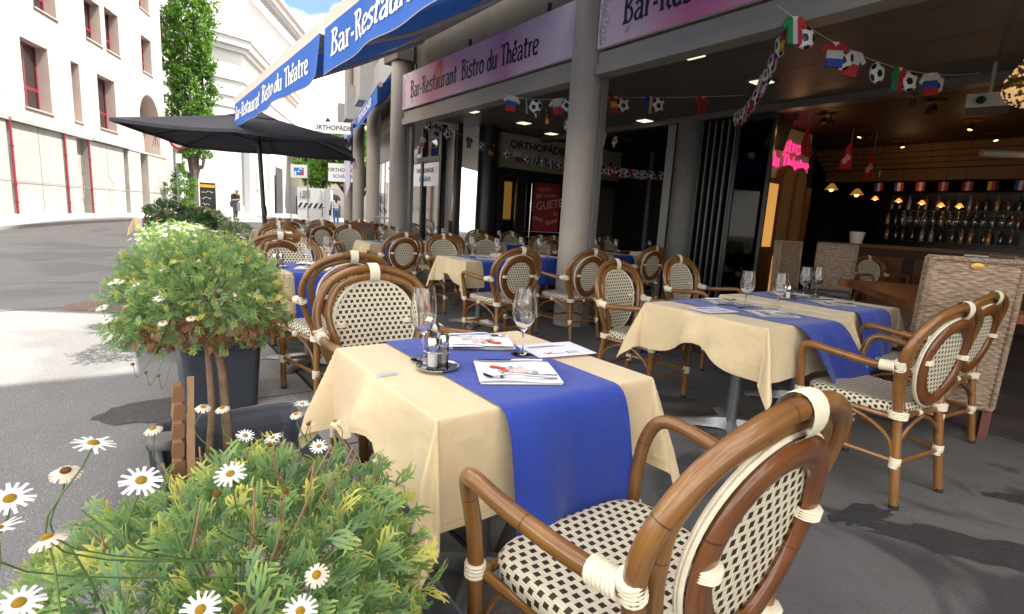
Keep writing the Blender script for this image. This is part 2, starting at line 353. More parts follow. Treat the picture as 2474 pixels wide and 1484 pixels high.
# ---------------- bistro chair ----------------
def binding(mb,p,d,r,length,ridges=5,seg=12):
    d=Vector(d).normalized(); p=Vector(p); pts=[];rs=[]
    n=ridges*4
    for i in range(n+1):
        t=i/n; pts.append(p+d*(t-.5)*length); rs.append(r*(1.02+.13*abs(math.sin(t*ridges*math.pi)))) 
    mb.tube(pts,lambda i:rs[i],seg)
def bind1(root,*a): mb=MB(); binding(mb,*a); mb.obj('cane_binding','binding',root)
def make_chair():
    root=thing('bistro_chair','','chair')
    rt=.0188
    O=[(.205,-.275,.0),(.195,-.245,.22),(.190,-.215,.44),(.235,-.215,.56),(.272,-.232,.68),(.272,-.256,.775),(.218,-.288,.868),(.115,-.310,.922),(0,-.317,.937)]
    outer=spline(O+mirror(O[:-1])[::-1],6)
    # split at seat height: legs and hoop
    L=[p for p in outer if p.z<=.445 and p.x>0]; H=[p for p in outer if p.z>.425]
    mb=MB(); mb.tube(H,rt,12); mb.obj('back_hoop','bamboo',root)
    for sgn in (1,-1):
        q=[Vector((p.x*sgn,p.y,p.z)) for p in L]; mb=MB(); mb.tube(q,rt,12); leg=mb.obj('rear_leg','bamboo',root)
        mb=MB(); mb.tube([(q[0].x,q[0].y,.0),(q[0].x,q[0].y,.02)],rt*1.06,12); mb.obj('foot_cap','rubber',leg)
    I=[(.160,-.222,.40),(.160,-.205,.50),(.192,-.212,.60),(.222,-.235,.70),(.224,-.250,.775),(.176,-.276,.855),(.095,-.293,.890),(0,-.299,.902)]
    inner=spline(I+mirror(I[:-1])[::-1],6); mb=MB(); mb.tube(inner,.0162,12); mb.obj('inner_hoop','bamboo',root)
    # reclined oval panel
    def ov(t,sx,sz,dy=0):
        a=t*2*math.pi; z=math.sin(a); x=math.cos(a)*(1+.13*z-.02*z*z)
        zz=.672+z*sz; xx=x*sx; y=-.222-.072*((zz-.45)/.45)-.012*(1-(xx/.2)**2)+dy
        return Vector((xx,y,zz))
    sx,sz=.196,.212
    mb=MB(); N=64; vs=[];fs=[];uvs=[]; rings=10
    for side,dy in ((0,.005),(1,-.002)):
        o=len(vs); vs.append(ov(0,0,0,dy)); vs[-1].z=.672
        for k in range(1,rings+1):
            for i in range(N): vs.append(ov(i/N,sx*k/rings,sz*k/rings,dy))
        for i in range(N):
            j=(i+1)%N; f=(o,o+1+i,o+1+j); fs.append(f if side else f[::-1])
            for k in range(rings-1):
                f=(o+1+k*N+i,o+1+(k+1)*N+i,o+1+(k+1)*N+j,o+1+k*N+j); fs.append(f if side else f[::-1])
    uvs=[tuple((vs[q].x+.5,vs[q].z) for q in f) for f in fs]
    mb.add(vs,fs,uvs); pan=mb.obj('back_panel','weave',root)
    mb=MB(); mb.tube([ov(i/64,sx,sz,.003) for i in range(64)],.0060,8,closed=True); mb.obj('front_piping','binding',pan)
    mb=MB(); mb.tube([ov(i/64,sx-.031,sz-.031,-.012) for i in range(64)],.031,14,closed=True,flat=.42,up=(0,0,1)); rg=mb.obj('rear_ring','ring_wood',root)
    mb=MB(); mb.tube([ov(i/64,sx+.001,sz+.001,-.004) for i in range(64)],.0055,8,closed=True); mb.obj('rear_piping','binding',rg)
    # front legs and arms
    for s in (1,-1):
        A=[(.272*s,-.228,.665),(.285*s,-.12,.655),(.312*s,.04,.672),(.315*s,.14,.680),(.305*s,.188,.664),(.287*s,.208,.61),(.270*s,.210,.53),(.262*s,.208,.45)]
        mb=MB(); mb.tube(spline(A,6),rt,12); mb.obj('armrest','bamboo',root)
        mb=MB(); mb.tube(spline([(.262*s,.208,.46),(.255*s,.205,.25),(.250*s,.205,0)],5),rt,12); leg=mb.obj('front_leg','bamboo',root)
        mb=MB(); mb.tube([(.250*s,.205,0),(.250*s,.205,.02)],rt*1.06,12); mb.obj('foot_cap','rubber',leg)
    # seat: rounded woven cushion
    mb=MB()
    def seat(u,v):
        # u around the cross outline (superellipse), v from centre top over rim to under side
        a=u*2*math.pi; c,s_=math.cos(a),math.sin(a); k=1/((abs(c)**5+abs(s_)**5)**(1/5))
        prof=[(0,.024),(.25,.0235),(.5,.023),(.75,.0225),(.90,.022),(.965,.016),(.995,.004),(1,-.010),(.985,-.026),(.92,-.03),(.5,-.03)]
        q=v*(len(prof)-1); i=min(int(q),len(prof)-2); t=q-i
        r=prof[i][0]*(1-t)+prof[i+1][0]*t; z=prof[i][1]*(1-t)+prof[i+1][1]*t
        y=s_*k*r*.215; x=c*k*r*(.232+.10*y)
        return Vector((x,y-.002,.455+z-.012*(1-r*r)*(z>0)))
    nu,nv=64,20
    vs=[seat(i/nu,j/nv) for j in range(nv+1) for i in range(nu)]
    fs=[];uvs=[]
    def suv(p): 
        x,y,z=p; e=max(0,.470-z)
        ax=x+(e if abs(x)>.2 else 0)*(1 if x>0 else -1); ay=y+(e if abs(y)>.18 else 0)*(1 if y>0 else -1); return (ax+.5,ay+.5)
    for j in range(nv):
        for i in range(nu):
            f=(j*nu+i,j*nu+(i+1)%nu,(j+1)*nu+(i+1)%nu,(j+1)*nu+i)
            fs.append(f[::-1]); uvs.append(tuple(suv(vs[q]) for q in f[::-1]))
    mb.add(vs,fs,uvs); mb.obj('seat','weave',root)
    mb=MB(); fr=[(.245,.20,.415),(-.245,.20,.415),(-.195,-.21,.415),(.195,-.21,.415)]
    P=spline([(.245,.19,.415),(.22,.205,.415),(0,.212,.415),(-.22,.205,.415),(-.245,.19,.415),(-.22,0,.415),(-.19,-.205,.415),(0,-.215,.415),(.19,-.205,.415),(.22,0,.415)],5,True); mb.tube(P,.012,8,closed=True); mb.obj('seat_frame','bamboo',root)
    # lower stretchers and curved braces
    mb=MB()
    zz=.205
    mb.tube([(.255,.2,zz),(-.255,.2,zz)],.011,8); mb.tube([(.195,-.24,zz),(-.195,-.24,zz)],.011,8)
    for s in (1,-1): mb.tube([(.252*s,.2,zz+.01),(.197*s,-.235,zz+.01)],.011,8)
    mb.obj('stretcher','bamboo',root)
    mb=MB()
    c4=[((.256,.205),(.20,-.235)),((.20,-.235),(-.20,-.235)),((-.20,-.235),(-.256,.205)),((-.256,.205),(.256,.205))]
    for (x0,y0),(x1,y1) in c4:
        m_=((x0+x1)/2,(y0+y1)/2)
        for (xa,ya) in ((x0,y0),(x1,y1)):
            P=spline([(xa,ya,.21),(xa*.86+m_[0]*.14,ya*.86+m_[1]*.14,.31),(xa*.45+m_[0]*.55,ya*.45+m_[1]*.55,.375),(m_[0],m_[1],.405)],4); mb.tube(P,.0085,8)
    mb.obj('curved_brace','bamboo',root)
    for s in (1,-1):
        bind1(root,(.262*s,.208,.425),(0,0,1),.022,.035,4); bind1(root,(.253*s,.205,.208),(0,0,1),.021,.05,6)
        bind1(root,(.180*s,-.214,.425),(0,0,1),.036,.035,4); bind1(root,(.196*s,-.243,.208),(0,0,1),.021,.05,6)
        bind1(root,(.278*s,-.182,.660),(.12*s,.9,-.06),.022,.06,7); bind1(root,(.270*s,-.226,.668),(.4*s,-.1,.9),.021,.05,5)
        # wrap joins panel to inner hoop
        bind1(root,(.163*s,-.273,.69),(0,-.14,.9),.0265,.022,4)
        bind1(root,(.225*s,.2,.205),(1,0,0),.014,.03,3); bind1(root,(.24*s,-.0,.415),(0,1,0),.0145,.025,3)
    bind1(root,(0,.212,.415),(1,0,0),.0145,.025,3); bind1(root,(0,-.215,.415),(1,0,0),.0145,.025,3)
    mb=MB()
    # crown strap over both hoops
    def strap(u,v):
        a=v*math.pi*2; x=(u-.5)*.05; cz=.920; cy=-.308; return Vector((x,cy+math.cos(a)*.032-.008*math.sin(a),cz+math.sin(a)*(.043)+.004*math.cos(a)-x*x*1.5+.0012*abs(math.sin(u*5*math.pi))))
    mb.grid(strap,20,20)
    mb.obj('crown_strap','binding',root)
    return root
# ---------------- table things ----------------
TOPZ=.742
def make_table():
    root=thing('pedestal_table','','table')
    mb=MB(); mb.box(-.36,.36,-.35,.35,TOPZ-.028,TOPZ); mb.obj('tabletop','tabletop',root,smooth=False)
    mb=MB(); mb.lathe([(.035,.05),(.035,TOPZ-.03)],20); mb.lathe([(.11,TOPZ-.04),(.11,TOPZ-.03)],20,cap0=True); mb.obj('column','table_metal',root)
    for k in range(4):
        T=Matrix.Rotation(k*math.pi/2+.78,4,'Z'); mb=MB()
        prof=[(0,.075,.04),(.09,.070,.042),(.2,.045,.05),(.34,.024,.062)]
        vs=[];fs=[]
        for x,z,wd in prof: vs+=[(x,-wd*.8,.0+.012*(x>.05)),(x,wd*.8,.0+.012*(x>.05)),(x,wd*.35,z),(x,-wd*.35,z)]
        for i in range(3):
            for j in range(4): fs.append((i*4+j,i*4+(j+1)%4,(i+1)*4+(j+1)%4,(i+1)*4+j))
        fs.append((12,13,14,15)); mb.add([T@Vector(v) for v in vs],[f for f in fs]); mb.lathe([(.026,0),(.026,.014)],12,T=T@Matrix.Translation((.31,0,0)),cap0=True)
        mb.obj('base_foot','table_foot',root,sharp=50)
    return root
def cloth_mesh(seed,hx=.37,hy=.35,ov=.28,lift=(1,1),vary=1.0):
    rr=random.Random(seed); ph=[rr.uniform(0,6) for _ in range(8)]; z0=TOPZ+.004
    amp=[rr.uniform(.5,1.2)*vary for _ in range(4)]
    N=104; L=hx+ov; Ly=hy+ov
    def f(p,q):
        cx=max(-hx,min(hx,p)); cy=max(-hy,min(hy,q)); dx,dy=p-cx,q-cy; d=math.hypot(dx,dy)
        if d<1e-6:
            return Vector((p,q,z0+.0012*math.sin(9*p+ph[0])*math.sin(8*q+ph[1])+.0014*math.exp(-abs(p-.12)/.004)+.0012*math.exp(-abs(q+.02)/.004)))
        ex,ey=dx/d,dy/d; th=math.atan2(abs(dy),abs(dx)); cf=math.sin(2*th) if abs(dx)>1e-6 and abs(dy)>1e-6 else 0
        out=.006*(1-math.exp(-d/.006)); down=max(0,d-out*.7)
        side=(0 if dx<0 else 1) if abs(dx)>abs(dy) else (2 if dy<0 else 3)
        s=cy if abs(dx)>abs(dy) else cx; h=hy if abs(dx)>abs(dy) else hx
        wv=math.sin(s*11+ph[side])*.55+math.sin(s*19+ph[side+4])*.3
        edge=max(0,1-(abs(s)/h)**4)
        k=min(1,d/.25)
        out+=k*(.012+.022*wv*edge*amp[side])
        cfp=cf**1.3
        out+=d*(.30*cfp)
        down*=math.sqrt(max(.1,1-(.30*cfp)**2))
        if side<2 and cf<.7:
            g=math.exp(-((s+.02*side)/.15)**2)*lift[side]*(1-cf)
            down*=1-.42*g; out+=.03*g*k+.02*k*math.sin(s*30)*g
        out+=k*.006*math.sin(p*23+q*17+ph[5])
        # secondary pleats beside the corner
        if cf>0: out+=.020*k*math.sin(th*8+ph[3])*min(1,cf*2)
        return Vector((cx+ex*out,cy+ey*out,z0-down))
    def lines(h,Lh):
        o=[h+.001,h+.003,h+.006,h+.010,h+.018]; k=h+.03
        while k<Lh-.008: o.append(k); k+=.0115
        o+=[Lh-.008,Lh]; i_=[h-.02,h-.004,h]; k=-h+.035
        inn=[]
        while k<h-.03: inn.append(k); k+=.03
        return [-x for x in o[::-1]]+[-h,-h+.004,-h+.02]+inn+i_+o
    mb=MB(); mb.grid2(f,lines(hx,L),lines(hy,Ly))
    return mb.mesh('tablecloth','cloth_cream',sharp=180)
def runner_mesh(seed,hw=.205,hy=.35,ov=.36,lean=.12,skew=0,hx0=0):
    rr=random.Random(seed); p1=rr.uniform(0,6); p2=rr.uniform(0,6); z0=TOPZ+.010
    L=hy+ov
    def f(p,q):
        cy=max(-hy,min(hy,q)); d=abs(q)-hy
        if d<=0: return Vector((p+hx0,q,z0))
        sg=1 if q>0 else -1
        out=.045*(1-math.exp(-d/.035)); down=max(0,d-out*.7)
        k=min(1,d/.3)
        out+=lean*d+ k*(.030+.016*math.sin(p*16+p1)+.008*math.sin(p*31+p2))
        return Vector((p+hx0+skew*d*(sg<0)+.0,sg*(hy+out),z0-down*.99))
    ps=[-hw+2*hw*i/24 for i in range(25)]; qs=[-L+(L-hy-.02)*i/26 for i in range(26)]+[-hy-.02,-hy-.012,-hy-.006,-hy-.002,-hy,-hy+.02]+[-hy+.06+(2*hy-.12)*i/10 for i in range(11)]; qs+=[-x for x in qs[:32]][::-1]; mb=MB(); mb.grid2(f,ps,qs); return mb.mesh('table_runner','cloth_blue',sharp=180)
def make_glass():
    mb=MB(); out=[(.0,.0),(.0365,.0008),(.0372,.0025),(.030,.004),(.012,.007),(.006,.012),(.0042,.03),(.0038,.06),(.0042,.078),(.010,.086),(.024,.098),(.036,.118),(.0415,.142),(.0415,.162),(.037,.195),(.0325,.228)]
    inn=[(.0313,.228),(.0358,.195),(.0402,.162),(.0402,.142),(.0348,.119),(.022,.100),(.008,.090),(.0005,.0885)]
    mb.lathe(out+inn,36); return mb.obj('wine_glass','glass')
def sq_T(x,y,ang,z=0): return Matrix.Translation((x,y,z))@Matrix.Rotation(ang,4,'Z')
def make_napkin():
    root=None
    mb=MB()
    def f(u,v): return Vector(((u-.5)*.235,(v-.5)*.205+.004*math.sin(u*5),.0075+.002*math.sin(u*6+v*3)))
    mb.grid(f,14,12); mb.grid(lambda u,v:f(1-u,v)-Vector((0,0,.003)),14,12)
    mb.grid(lambda u,v:Vector(((u-.5)*.228,(v-.5)*.20-.008,.0025)),4,4)
    mb.grid(lambda u,v:Vector(((.5-u)*.228,(v-.5)*.20-.008,.0005)),4,4)
    n=mb.obj('paper_napkin','napkin')
    # printed floral wreath and three lines of lettering
    for name,colr,blobs in (('printed_poppy','ink_red',[(-.062,.030,.017),(-.040,.018,.014),(-.034,-.006,.013)]),('printed_petal','ink_orange',[(-.052,.034,.008),(-.03,-.012,.008),(.018,.04,.006)]),('printed_leaf','ink_green',[(-.012,.032,.009),(.055,-.02,.009),(-.045,-.03,.006),(.03,-.045,.007)])):
        mb=MB()
        for x,y,r in blobs:
            n_=14; vs=[(x,y,.0108)]+[(x+r*(1+.25*math.sin(k*5+x*90))*math.cos(2*math.pi*k/n_),y+.75*r*(1+.2*math.cos(k*3))*math.sin(2*math.pi*k/n_),.0108) for k in range(n_)]
            mb.add(vs,[(0,1+k,1+(k+1)%n_) for k in range(n_)])
        mb.obj(name,colr,n)
    mb=MB(); I=Matrix.Identity(4)
    ribbon(mb,[(-.055,-.0),(-.045,-.035),(-.01,-.052),(.03,-.045),(.055,-.015)],.0025,Matrix.Translation((0,0,.0106))); mb.obj('printed_stem','ink_green',n)
    mb=MB()
    nouveau(mb,'Bistro',Matrix.Translation((-.015,.014,.0108)),.017,.12); nouveau(mb,'Bar-Restaurant',Matrix.Translation((-.022,-.008,.0108)),.013,.12)
    nouveau(mb,'du Théatre',Matrix.Translation((-.018,-.03,.0108)),.014,.12)
    mb.obj('printed_lettering','ink_red',n)
    return n
def make_fork():
    mb=MB(); z=.004
    path=spline([(-.1,0,.004),(-.04,0,.007),(.02,0,.012),(.05,0,.006)],5)
    mb.tube(path,lambda i:.0045 if i<8 else .0032,8,flat=1,up=(0,1,0))
    mb.tube([(-.105,0,.004),(-.07,0,.005)],.0065,8)
    mb.add([(.045,-.006,.006),(.045,.006,.006),(.06,.012,.003),(.06,-.012,.003)],[(0,1,2,3)])
    for k in range(4):
        y=(k-1.5)*.0068; mb.tube(spline([(.058,y,.003),(.08,y,.001),(.105,y*.95,.010)],3),.0019,6)
    return mb.obj('fork','cutlery')
def make_knife():
    mb=MB(); mb.tube([(-.11,0,.005),(-.06,0,.006),(-.01,0,.005)],lambda i:(.0065,.0055,.0048)[i],8)
    mb.prism([(-.012,-.006),(.06,-.008),(.095,-.004),(.105,.003),(.06,.006),(-.012,.005)],.003,.0048)
    return mb.obj('knife','cutlery',sharp=30)
def make_shaker_set():
    root=thing('condiment_set','','condiment set')
    mb=MB(); mb.lathe([(.0,.0),(.058,.0),(.064,.006),(.064,.008),(.056,.004),(.0,.004)],28); mb.obj('tray','steel',root)
    mb=MB(); P=spline([(0,-.001,.004),(0,-.001,.07),(0,0,.115),(.0,.012,.134),(0,.026,.128),(0,.03,.112)],6); 
    for dx in (-.006,.006): pass
    vs=[];fs=[]
    for i,p in enumerate(P): vs+=[p+Vector((-.007,0,0)),p+Vector((.007,0,0)),p+Vector((.007,-.0015,.0015)),p+Vector((-.007,-.0015,.0015))]
    for i in range(len(P)-1):
        for j in range(4): fs.append((4*i+j,4*i+(j+1)%4,4*i+4+(j+1)%4,4*i+4+j))
    mb.add(vs,fs); mb.tube([(.046*math.cos(a*.25),.046*.9*math.sin(a*.25),.055) for a in range(25)],.0012,6,closed=True); mb.obj('handle','steel',root,smooth=False)
    for nm,x,fill in (('salt_shaker',-.026,'salt'),('pepper_shaker',.026,'pepper')):
        mb=MB(); mb.lathe([(.0,.006),(.0175,.006),(.0178,.01),(.0178,.072)],20,c=(x,0,0)); sh=mb.obj(nm,'clear_glass',root)
        mb=MB(); mb.lathe([(.0,.0125),(.0152,.0125),(.0152,.052),(0,.054)],16,c=(x,0,0)); mb.obj('spice',fill,sh)
        mb=MB(); mb.lathe([(.0182,.072),(.0182,.092),(.014,.097),(0,.099)],20,c=(x,0,0)); mb.obj('cap','steel',sh)
    mb=MB(); mb.box(-.012,.012,.028,.045,.006,.028); mb.obj('toothpick_holder','dark_steel',root,smooth=False)
    return root
def make_clip():
    mb=MB(); vs=[]
    P=[(.055,0,.0065),(.004,0,.0065),(-.006,0,.002),(-.010,0,-.02),(-.008,0,-.055),(.0,0,-.06),(.004,0,-.04)]
    P=spline(P,4); wd=.011; fs=[]
    for i,p in enumerate(P): vs+=[p+Vector((0,-wd,0)),p+Vector((0,wd,0)),p+Vector((.0012,wd,.0022)),p+Vector((.0012,-wd,.0022))]
    for i in range(len(P)-1):
        for j in range(4): fs.append((4*i+j,4*i+(j+1)%4,4*i+4+(j+1)%4,4*i+4+j))
    mb.add(vs,fs); mb.ico((-.007,0,-.052),.006,2); return mb.obj('tablecloth_clip','clip_plastic',smooth=False)
def make_card(number=True):
    mb=MB(); mb.box(-.115,.115,-.085,.085,0,.0025); c=mb.obj('table_card','paper',smooth=False)
    mb=MB()
    for k in range(3): mb.box(-.09,.02+.02*k,.045-.007*k,.0475-.007*k,.0025,.0030)
    mb.box(-.05,.0,-.055,-.053,.0025,.003); mb.obj('printed_lines','ink_dark',c,smooth=False)
    if number: text_obj('printed_number','113',.032,'ink_dark',Matrix.Translation((.035,-.05,.0031))@Matrix.Rotation(math.pi,4,'Z'),c,bold=.0008)
    mb=MB()
    for x,y,r in ((-.06,-.05,.009),(-.048,-.043,.007),(-.07,-.043,.006)):
        mb.add([(x,y,.0031)]+[(x+r*math.cos(k*.7),y+r*.8*math.sin(k*.7),.0031) for k in range(9)],[(0,1+k,1+(k+1)%9) for k in range(9)])
    mb.obj('printed_flower','ink_red',c); return c

chair0=make_chair(); cu=[]
table0=make_table(); tu=[]
glass0=make_glass(); gu=[]; nap0=make_napkin(); nu_=[]; fork0=make_fork(); fu=[]; knife0=make_knife(); ku=[]
shk0=make_shaker_set(); su=[]; clip0=make_clip(); clu=[]; card0=make_card(); cardu=[]
for o,c in ((glass0,'wine glass'),(nap0,'napkin'),(fork0,'fork'),(knife0,'knife'),(clip0,'tablecloth clip'),(card0,'menu card')): o['category']=c
CH='rattan chairs on the terrace'
def chair(b,a,deg,label,dz=0):
    p=W(b,a); z=gh(p.x,p.y)+dz; return place(chair0,cu,label,(p.x,p.y,z),FA+R(deg),CH)
GRP={'t':'cloth covered terrace tables'}
def table_set(b,a,deg,desc,seed,glasses=((-.05,.12),(.12,-.05)),full=False,shaker=None,card=None,hx=.37,hy=.35,lift=(1,1),ov=.28,skew=0,runner=True,rov=.36,rlean=.12,clipx=True,rx=0):
    p=W(b,a); z=gh(p.x,p.y); rz=FA+R(deg); T=Matrix.Translation((p.x,p.y,z))@Matrix.Rotation(rz,4,'Z')
    place(table0,tu,'pedestal table under the cloths, '+desc,(p.x,p.y,z),rz,GRP['t'])
    me=cloth_mesh(seed,hx,hy,ov,lift); o=bpy.data.objects.new('tablecloth',me); COL.objects.link(o); o.matrix_world=T; tag(o,'cream tablecloth, '+desc,'tablecloth','cream tablecloths')
    if runner:
        me=runner_mesh(seed+50,hy=hy,skew=skew,ov=rov,lean=rlean,hx0=rx); o=bpy.data.objects.new('table_runner',me); COL.objects.link(o); o.matrix_world=T; tag(o,'royal blue runner, '+desc,'table runner','blue table runners')
    zt=TOPZ+.011
    nm=['nearer wine glass','farther wine glass','third wine glass','fourth wine glass']
    for i,(x,y) in enumerate(glasses):
        q=T@Vector((x,y,zt)); place(glass0,gu,'wine glass, %s one, %s'%('nearer' if i==0 else 'farther',desc),q,rz+i,'stemmed wine glasses')
    for k,(x,y,an) in enumerate(((-.01,-.16,R(-27)),(.09,.20,R(180-27)))):
        if not full and full is not None: pass
        q=T@Vector((x+rx,y,zt+.001)); w_='at the near side' if k==0 else 'at the far side'
        place(nap0,nu_,'paper napkin %s, %s'%(w_,desc),q,rz+an,'folded paper napkins')
        if full:
            s=1
            Tn=T@sq_T(x,y,an,zt)
            q=Tn@Vector((.0,-.075,.011)); place(fork0,fu,'fork on the napkin %s, %s'%(w_,desc),q,rz+an+math.pi,'forks')
            q=Tn@Vector((-.01,.10,.009)); place(knife0,ku,'knife on the napkin %s, %s'%(w_,desc),q,rz+an+math.pi+.03,'knives')
    if shaker:
        q=T@Vector((shaker[0],shaker[1],zt)); place(shk0,su,'salt and pepper set, '+desc,q,rz+.5,'condiment sets')
    if card:
        q=T@Vector((card[0],card[1],zt+.002)); place(card0,cardu,'white printed table card, '+desc,q,rz+R(card[2]),'table cards')
    if clipx:
        q=T@Vector((-hx,.0,TOPZ)); place(clip0,clu,'clear clip on the street side edge, '+desc,q,rz,'clear tablecloth clips')
        if full:
            q=T@Vector((hx,.03,TOPZ)); place(clip0,clu,'clear clip on the edge under the card, '+desc,q,rz+math.pi,'clear tablecloth clips')
# tables (b,a in the terrace frame)
table_set(.01,.02,0,'front table beside the daisies',3,glasses=((.14,.01),(-.19,.09)),full=True,shaker=(-.19,-.01),card=(.29,.01,-8),rov=.47,rlean=.10)
table_set(2.05,.33,-3,'right-hand table nearest the camera',12,glasses=((.02,.02),(.16,-.10)),full=True,card=(-.26,.04,-8),hx=.42,hy=.40,skew=.45,rlean=.25,rov=.44)
table_set(3.02,.42,-3,'table just left of the big wicker chair',21,glasses=((.12,.1),(.30,.10)),full=True,shaker=(-.12,.08),hx=.44,hy=.40,rov=.40,clipx=False)
table_set(.20,2.80,0,'second table along the kerb',33,glasses=((-.05,-.10),(.18,.12)),shaker=(-.22,.0))
table_set(2.28,3.62,-3,'middle table in front of the round column',41,glasses=((-.05,.12),(.16,-.08)))
table_set(3.30,4.05,-3,'table partly behind the round column',42,glasses=((-.05,.12),(.15,.0)),clipx=False)
table_set(2.25,6.2,-3,'table behind the middle table',51,glasses=((-.05,.12),(.15,-.05)))
table_set(3.30,6.7,-3,'farthest table before the second column',52,glasses=((-.05,.12),(.15,-.05)),clipx=False)
table_set(.60,5.2,0,'third table along the kerb under the parasol',53,glasses=((-.10,-.1),(.2,.1)))
table_set(5.3,4.6,-3,'arcade table right of the round column',61,glasses=((-.15,.12),(.15,-.05)),clipx=False)
table_set(4.7,6.6,-3,'arcade table by the shop door',62,glasses=((-.05,.12),(.15,-.05)),clipx=False)
table_set(7.0,4.9,-3,'table by the folded glass doors',71,glasses=((-.15,.12),(.15,-.05)),clipx=False)
table_set(7.9,5.1,-3,'table inside beside the cabinet',72,glasses=((-.15,.12),(.15,-.05)),shaker=(-.3,0),clipx=False)
table_set(1.25,8.9,-10,'table under the far parasol edge',81,glasses=((-.15,-.1),(.15,.05)),clipx=False)
table_set(2.2,9.8,-10,'far table by the folding board',82,glasses=((-.15,-.1),(.15,.05)),clipx=False)
table_set(-.35,12.6,-14,'far kerb table left of the parasol pole',83,glasses=((-.1,-.1),(.15,.05)),clipx=False)
table_set(.35,14.8,-14,'farthest table by the street',84,glasses=((-.1,-.1),(.15,.05)),clipx=False)
# chairs: b,a,deg (0 faces away along the terrace)
chair(-.05,-.65,0,'large foreground rattan armchair seen from behind, nearest the camera')
chair(.02,.70,183,'rattan armchair with a bright woven back facing us across the front table')
chair(.15,2.06,4,'rattan armchair seen from behind just past the front table, overlapped by another')
chair(.32,3.62,180,'rattan armchair facing us across the second kerb table')
chair(2.10,-.36,-8,'rattan armchair seen from behind at the near end of the right-hand table')
chair(3.10,-.26,-8,'rattan armchair seen from behind beside the big wicker chair')
chair(2.02,1.02,188,'rattan armchair facing us behind the left end of the right-hand table')
chair(3.32,1.45,183,'rattan armchair facing us at the far side of the right-hand tables, right of its twin')
chair(1.97,2.78,2,'rattan armchair seen from behind at the middle table, left of the column')
chair(2.85,2.75,2,'rattan armchair seen from behind directly in front of the round column')
chair(2.45,4.50,183,'rattan armchair facing us across the middle table, in front of another')
chair(3.35,4.85,183,'rattan armchair facing us just left of the round column behind a glass')
chair(1.97,5.25,0,'dark rattan armchair seen from behind between two blue runners')
chair(2.72,5.45,0,'rattan armchair back to back with the one at the middle table')
chair(2.10,7.10,183,'rattan armchair facing us in front of the folding board')
chair(3.0,7.6,183,'rattan armchair facing us just left of the second column')
chair(5.0,3.7,0,'rattan armchair seen from behind right of the round column')
chair(4.95,5.55,183,'rattan armchair half hidden behind the round column')
chair(4.75,7.35,180,'small rattan armchair facing us in front of the dark shop window')
chair(5.2,6.15,3,'rattan armchair seen from behind left of the round column in the arcade')
chair(5.55,7.3,180,'small rattan armchair facing us by the red shop poster')
chair(6.6,6.3,183,'rattan armchair facing us in the dark right of the round column')
chair(7.4,6.3,183,'rattan armchair facing us in the dark beside the aluminium post')
chair(6.25,6.1,10,'dark rattan armchair turned away in the dark right of the round column')
chair(7.9,3.85,-4,'rattan armchair seen from behind by the glass doors')
chair(8.9,3.9,-4,'rattan armchair seen from behind by the cabinet with arched panels')
chair(8.7,1.9,150,'rattan chair showing beside the tall wicker chair inside')
chair(.22,4.20,2,'rattan armchair seen from behind, back to back at the second kerb table')
chair(.75,6.05,180,'rattan armchair facing us beside the parasol pole')
chair(1.1,7.95,-12,'rattan armchair seen from behind left of the dark oval one')
chair(2.0,8.75,-10,'dark oval rattan armchair seen from behind near the walking woman')
chair(1.5,9.85,170,'rattan armchair facing us at the table under the far parasol edge')
chair(1.9,10.5,-10,'far rattan armchair seen from behind in the row beyond the parasol')
chair(2.6,10.8,-14,'far rattan armchair seen from behind, last before the column row')
chair(3.6,11.0,170,'far rattan armchair facing us between the columns')
chair(3.2,9.6,30,'dark rattan armchair turned sideways left of the second column')
chair(-.3,11.7,-14,'far kerb rattan armchair seen from behind above the daisies')
chair(-.1,13.5,165,'far kerb rattan armchair with light back facing us below the old man')
chair(.5,13.8,-14,'far rattan armchair seen from behind left of the parasol pole')
chair(.75,15.7,165,'farthest rattan armchair by the street')
# ---------------- materials of the place ----------------
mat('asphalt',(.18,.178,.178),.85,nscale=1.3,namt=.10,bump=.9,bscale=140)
def speckle(m,scale,amt,thr=.62,col=(.5,.5,.48)):
    n=m.node_tree.nodes; l=m.node_tree.links; b=n['Principled BSDF']; src=b.inputs['Base Color'].links[0].from_socket
    vo=n.new('ShaderNodeTexNoise'); vo.inputs['Scale'].default_value=scale; vo.inputs['Detail'].default_value=2
    tc=n.new('ShaderNodeTexCoord'); l.new(tc.outputs['Object'],vo.inputs['Vector'])
    r=n.new('ShaderNodeMapRange'); r.inputs[1].default_value=thr; r.inputs[2].default_value=thr+.06; l.new(vo.outputs['Fac'],r.inputs[0])
    mx=n.new('ShaderNodeMix'); mx.data_type='RGBA'; l.new(math_(n,l,'MULTIPLY',r.outputs[0],amt),mx.inputs[0]); l.new(src,mx.inputs[6]); mx.inputs[7].default_value=(*col,1); l.new(mx.outputs[2],b.inputs['Base Color'])
speckle(M['asphalt'],150,.6)
def patches(m,scale,lo,hi,a,dist=1.0):
    n=m.node_tree.nodes; l=m.node_tree.links; b=n['Principled BSDF']; src=b.inputs['Base Color'].links[0].from_socket
    nz=n.new('ShaderNodeTexNoise'); nz.inputs['Scale'].default_value=scale; nz.inputs['Detail'].default_value=3; nz.inputs['Distortion'].default_value=dist
    tc=n.new('ShaderNodeTexCoord'); l.new(tc.outputs['Object'],nz.inputs['Vector'])
    r=n.new('ShaderNodeMapRange'); r.inputs[1].default_value=lo; r.inputs[2].default_value=hi; r.inputs[3].default_value=a; r.inputs[4].default_value=1; l.new(nz.outputs['Fac'],r.inputs[0])
    vm=n.new('ShaderNodeVectorMath'); vm.operation='SCALE'; l.new(src,vm.inputs[0]); l.new(r.outputs[0],vm.inputs['Scale']); l.new(vm.outputs[0],b.inputs['Base Color'])
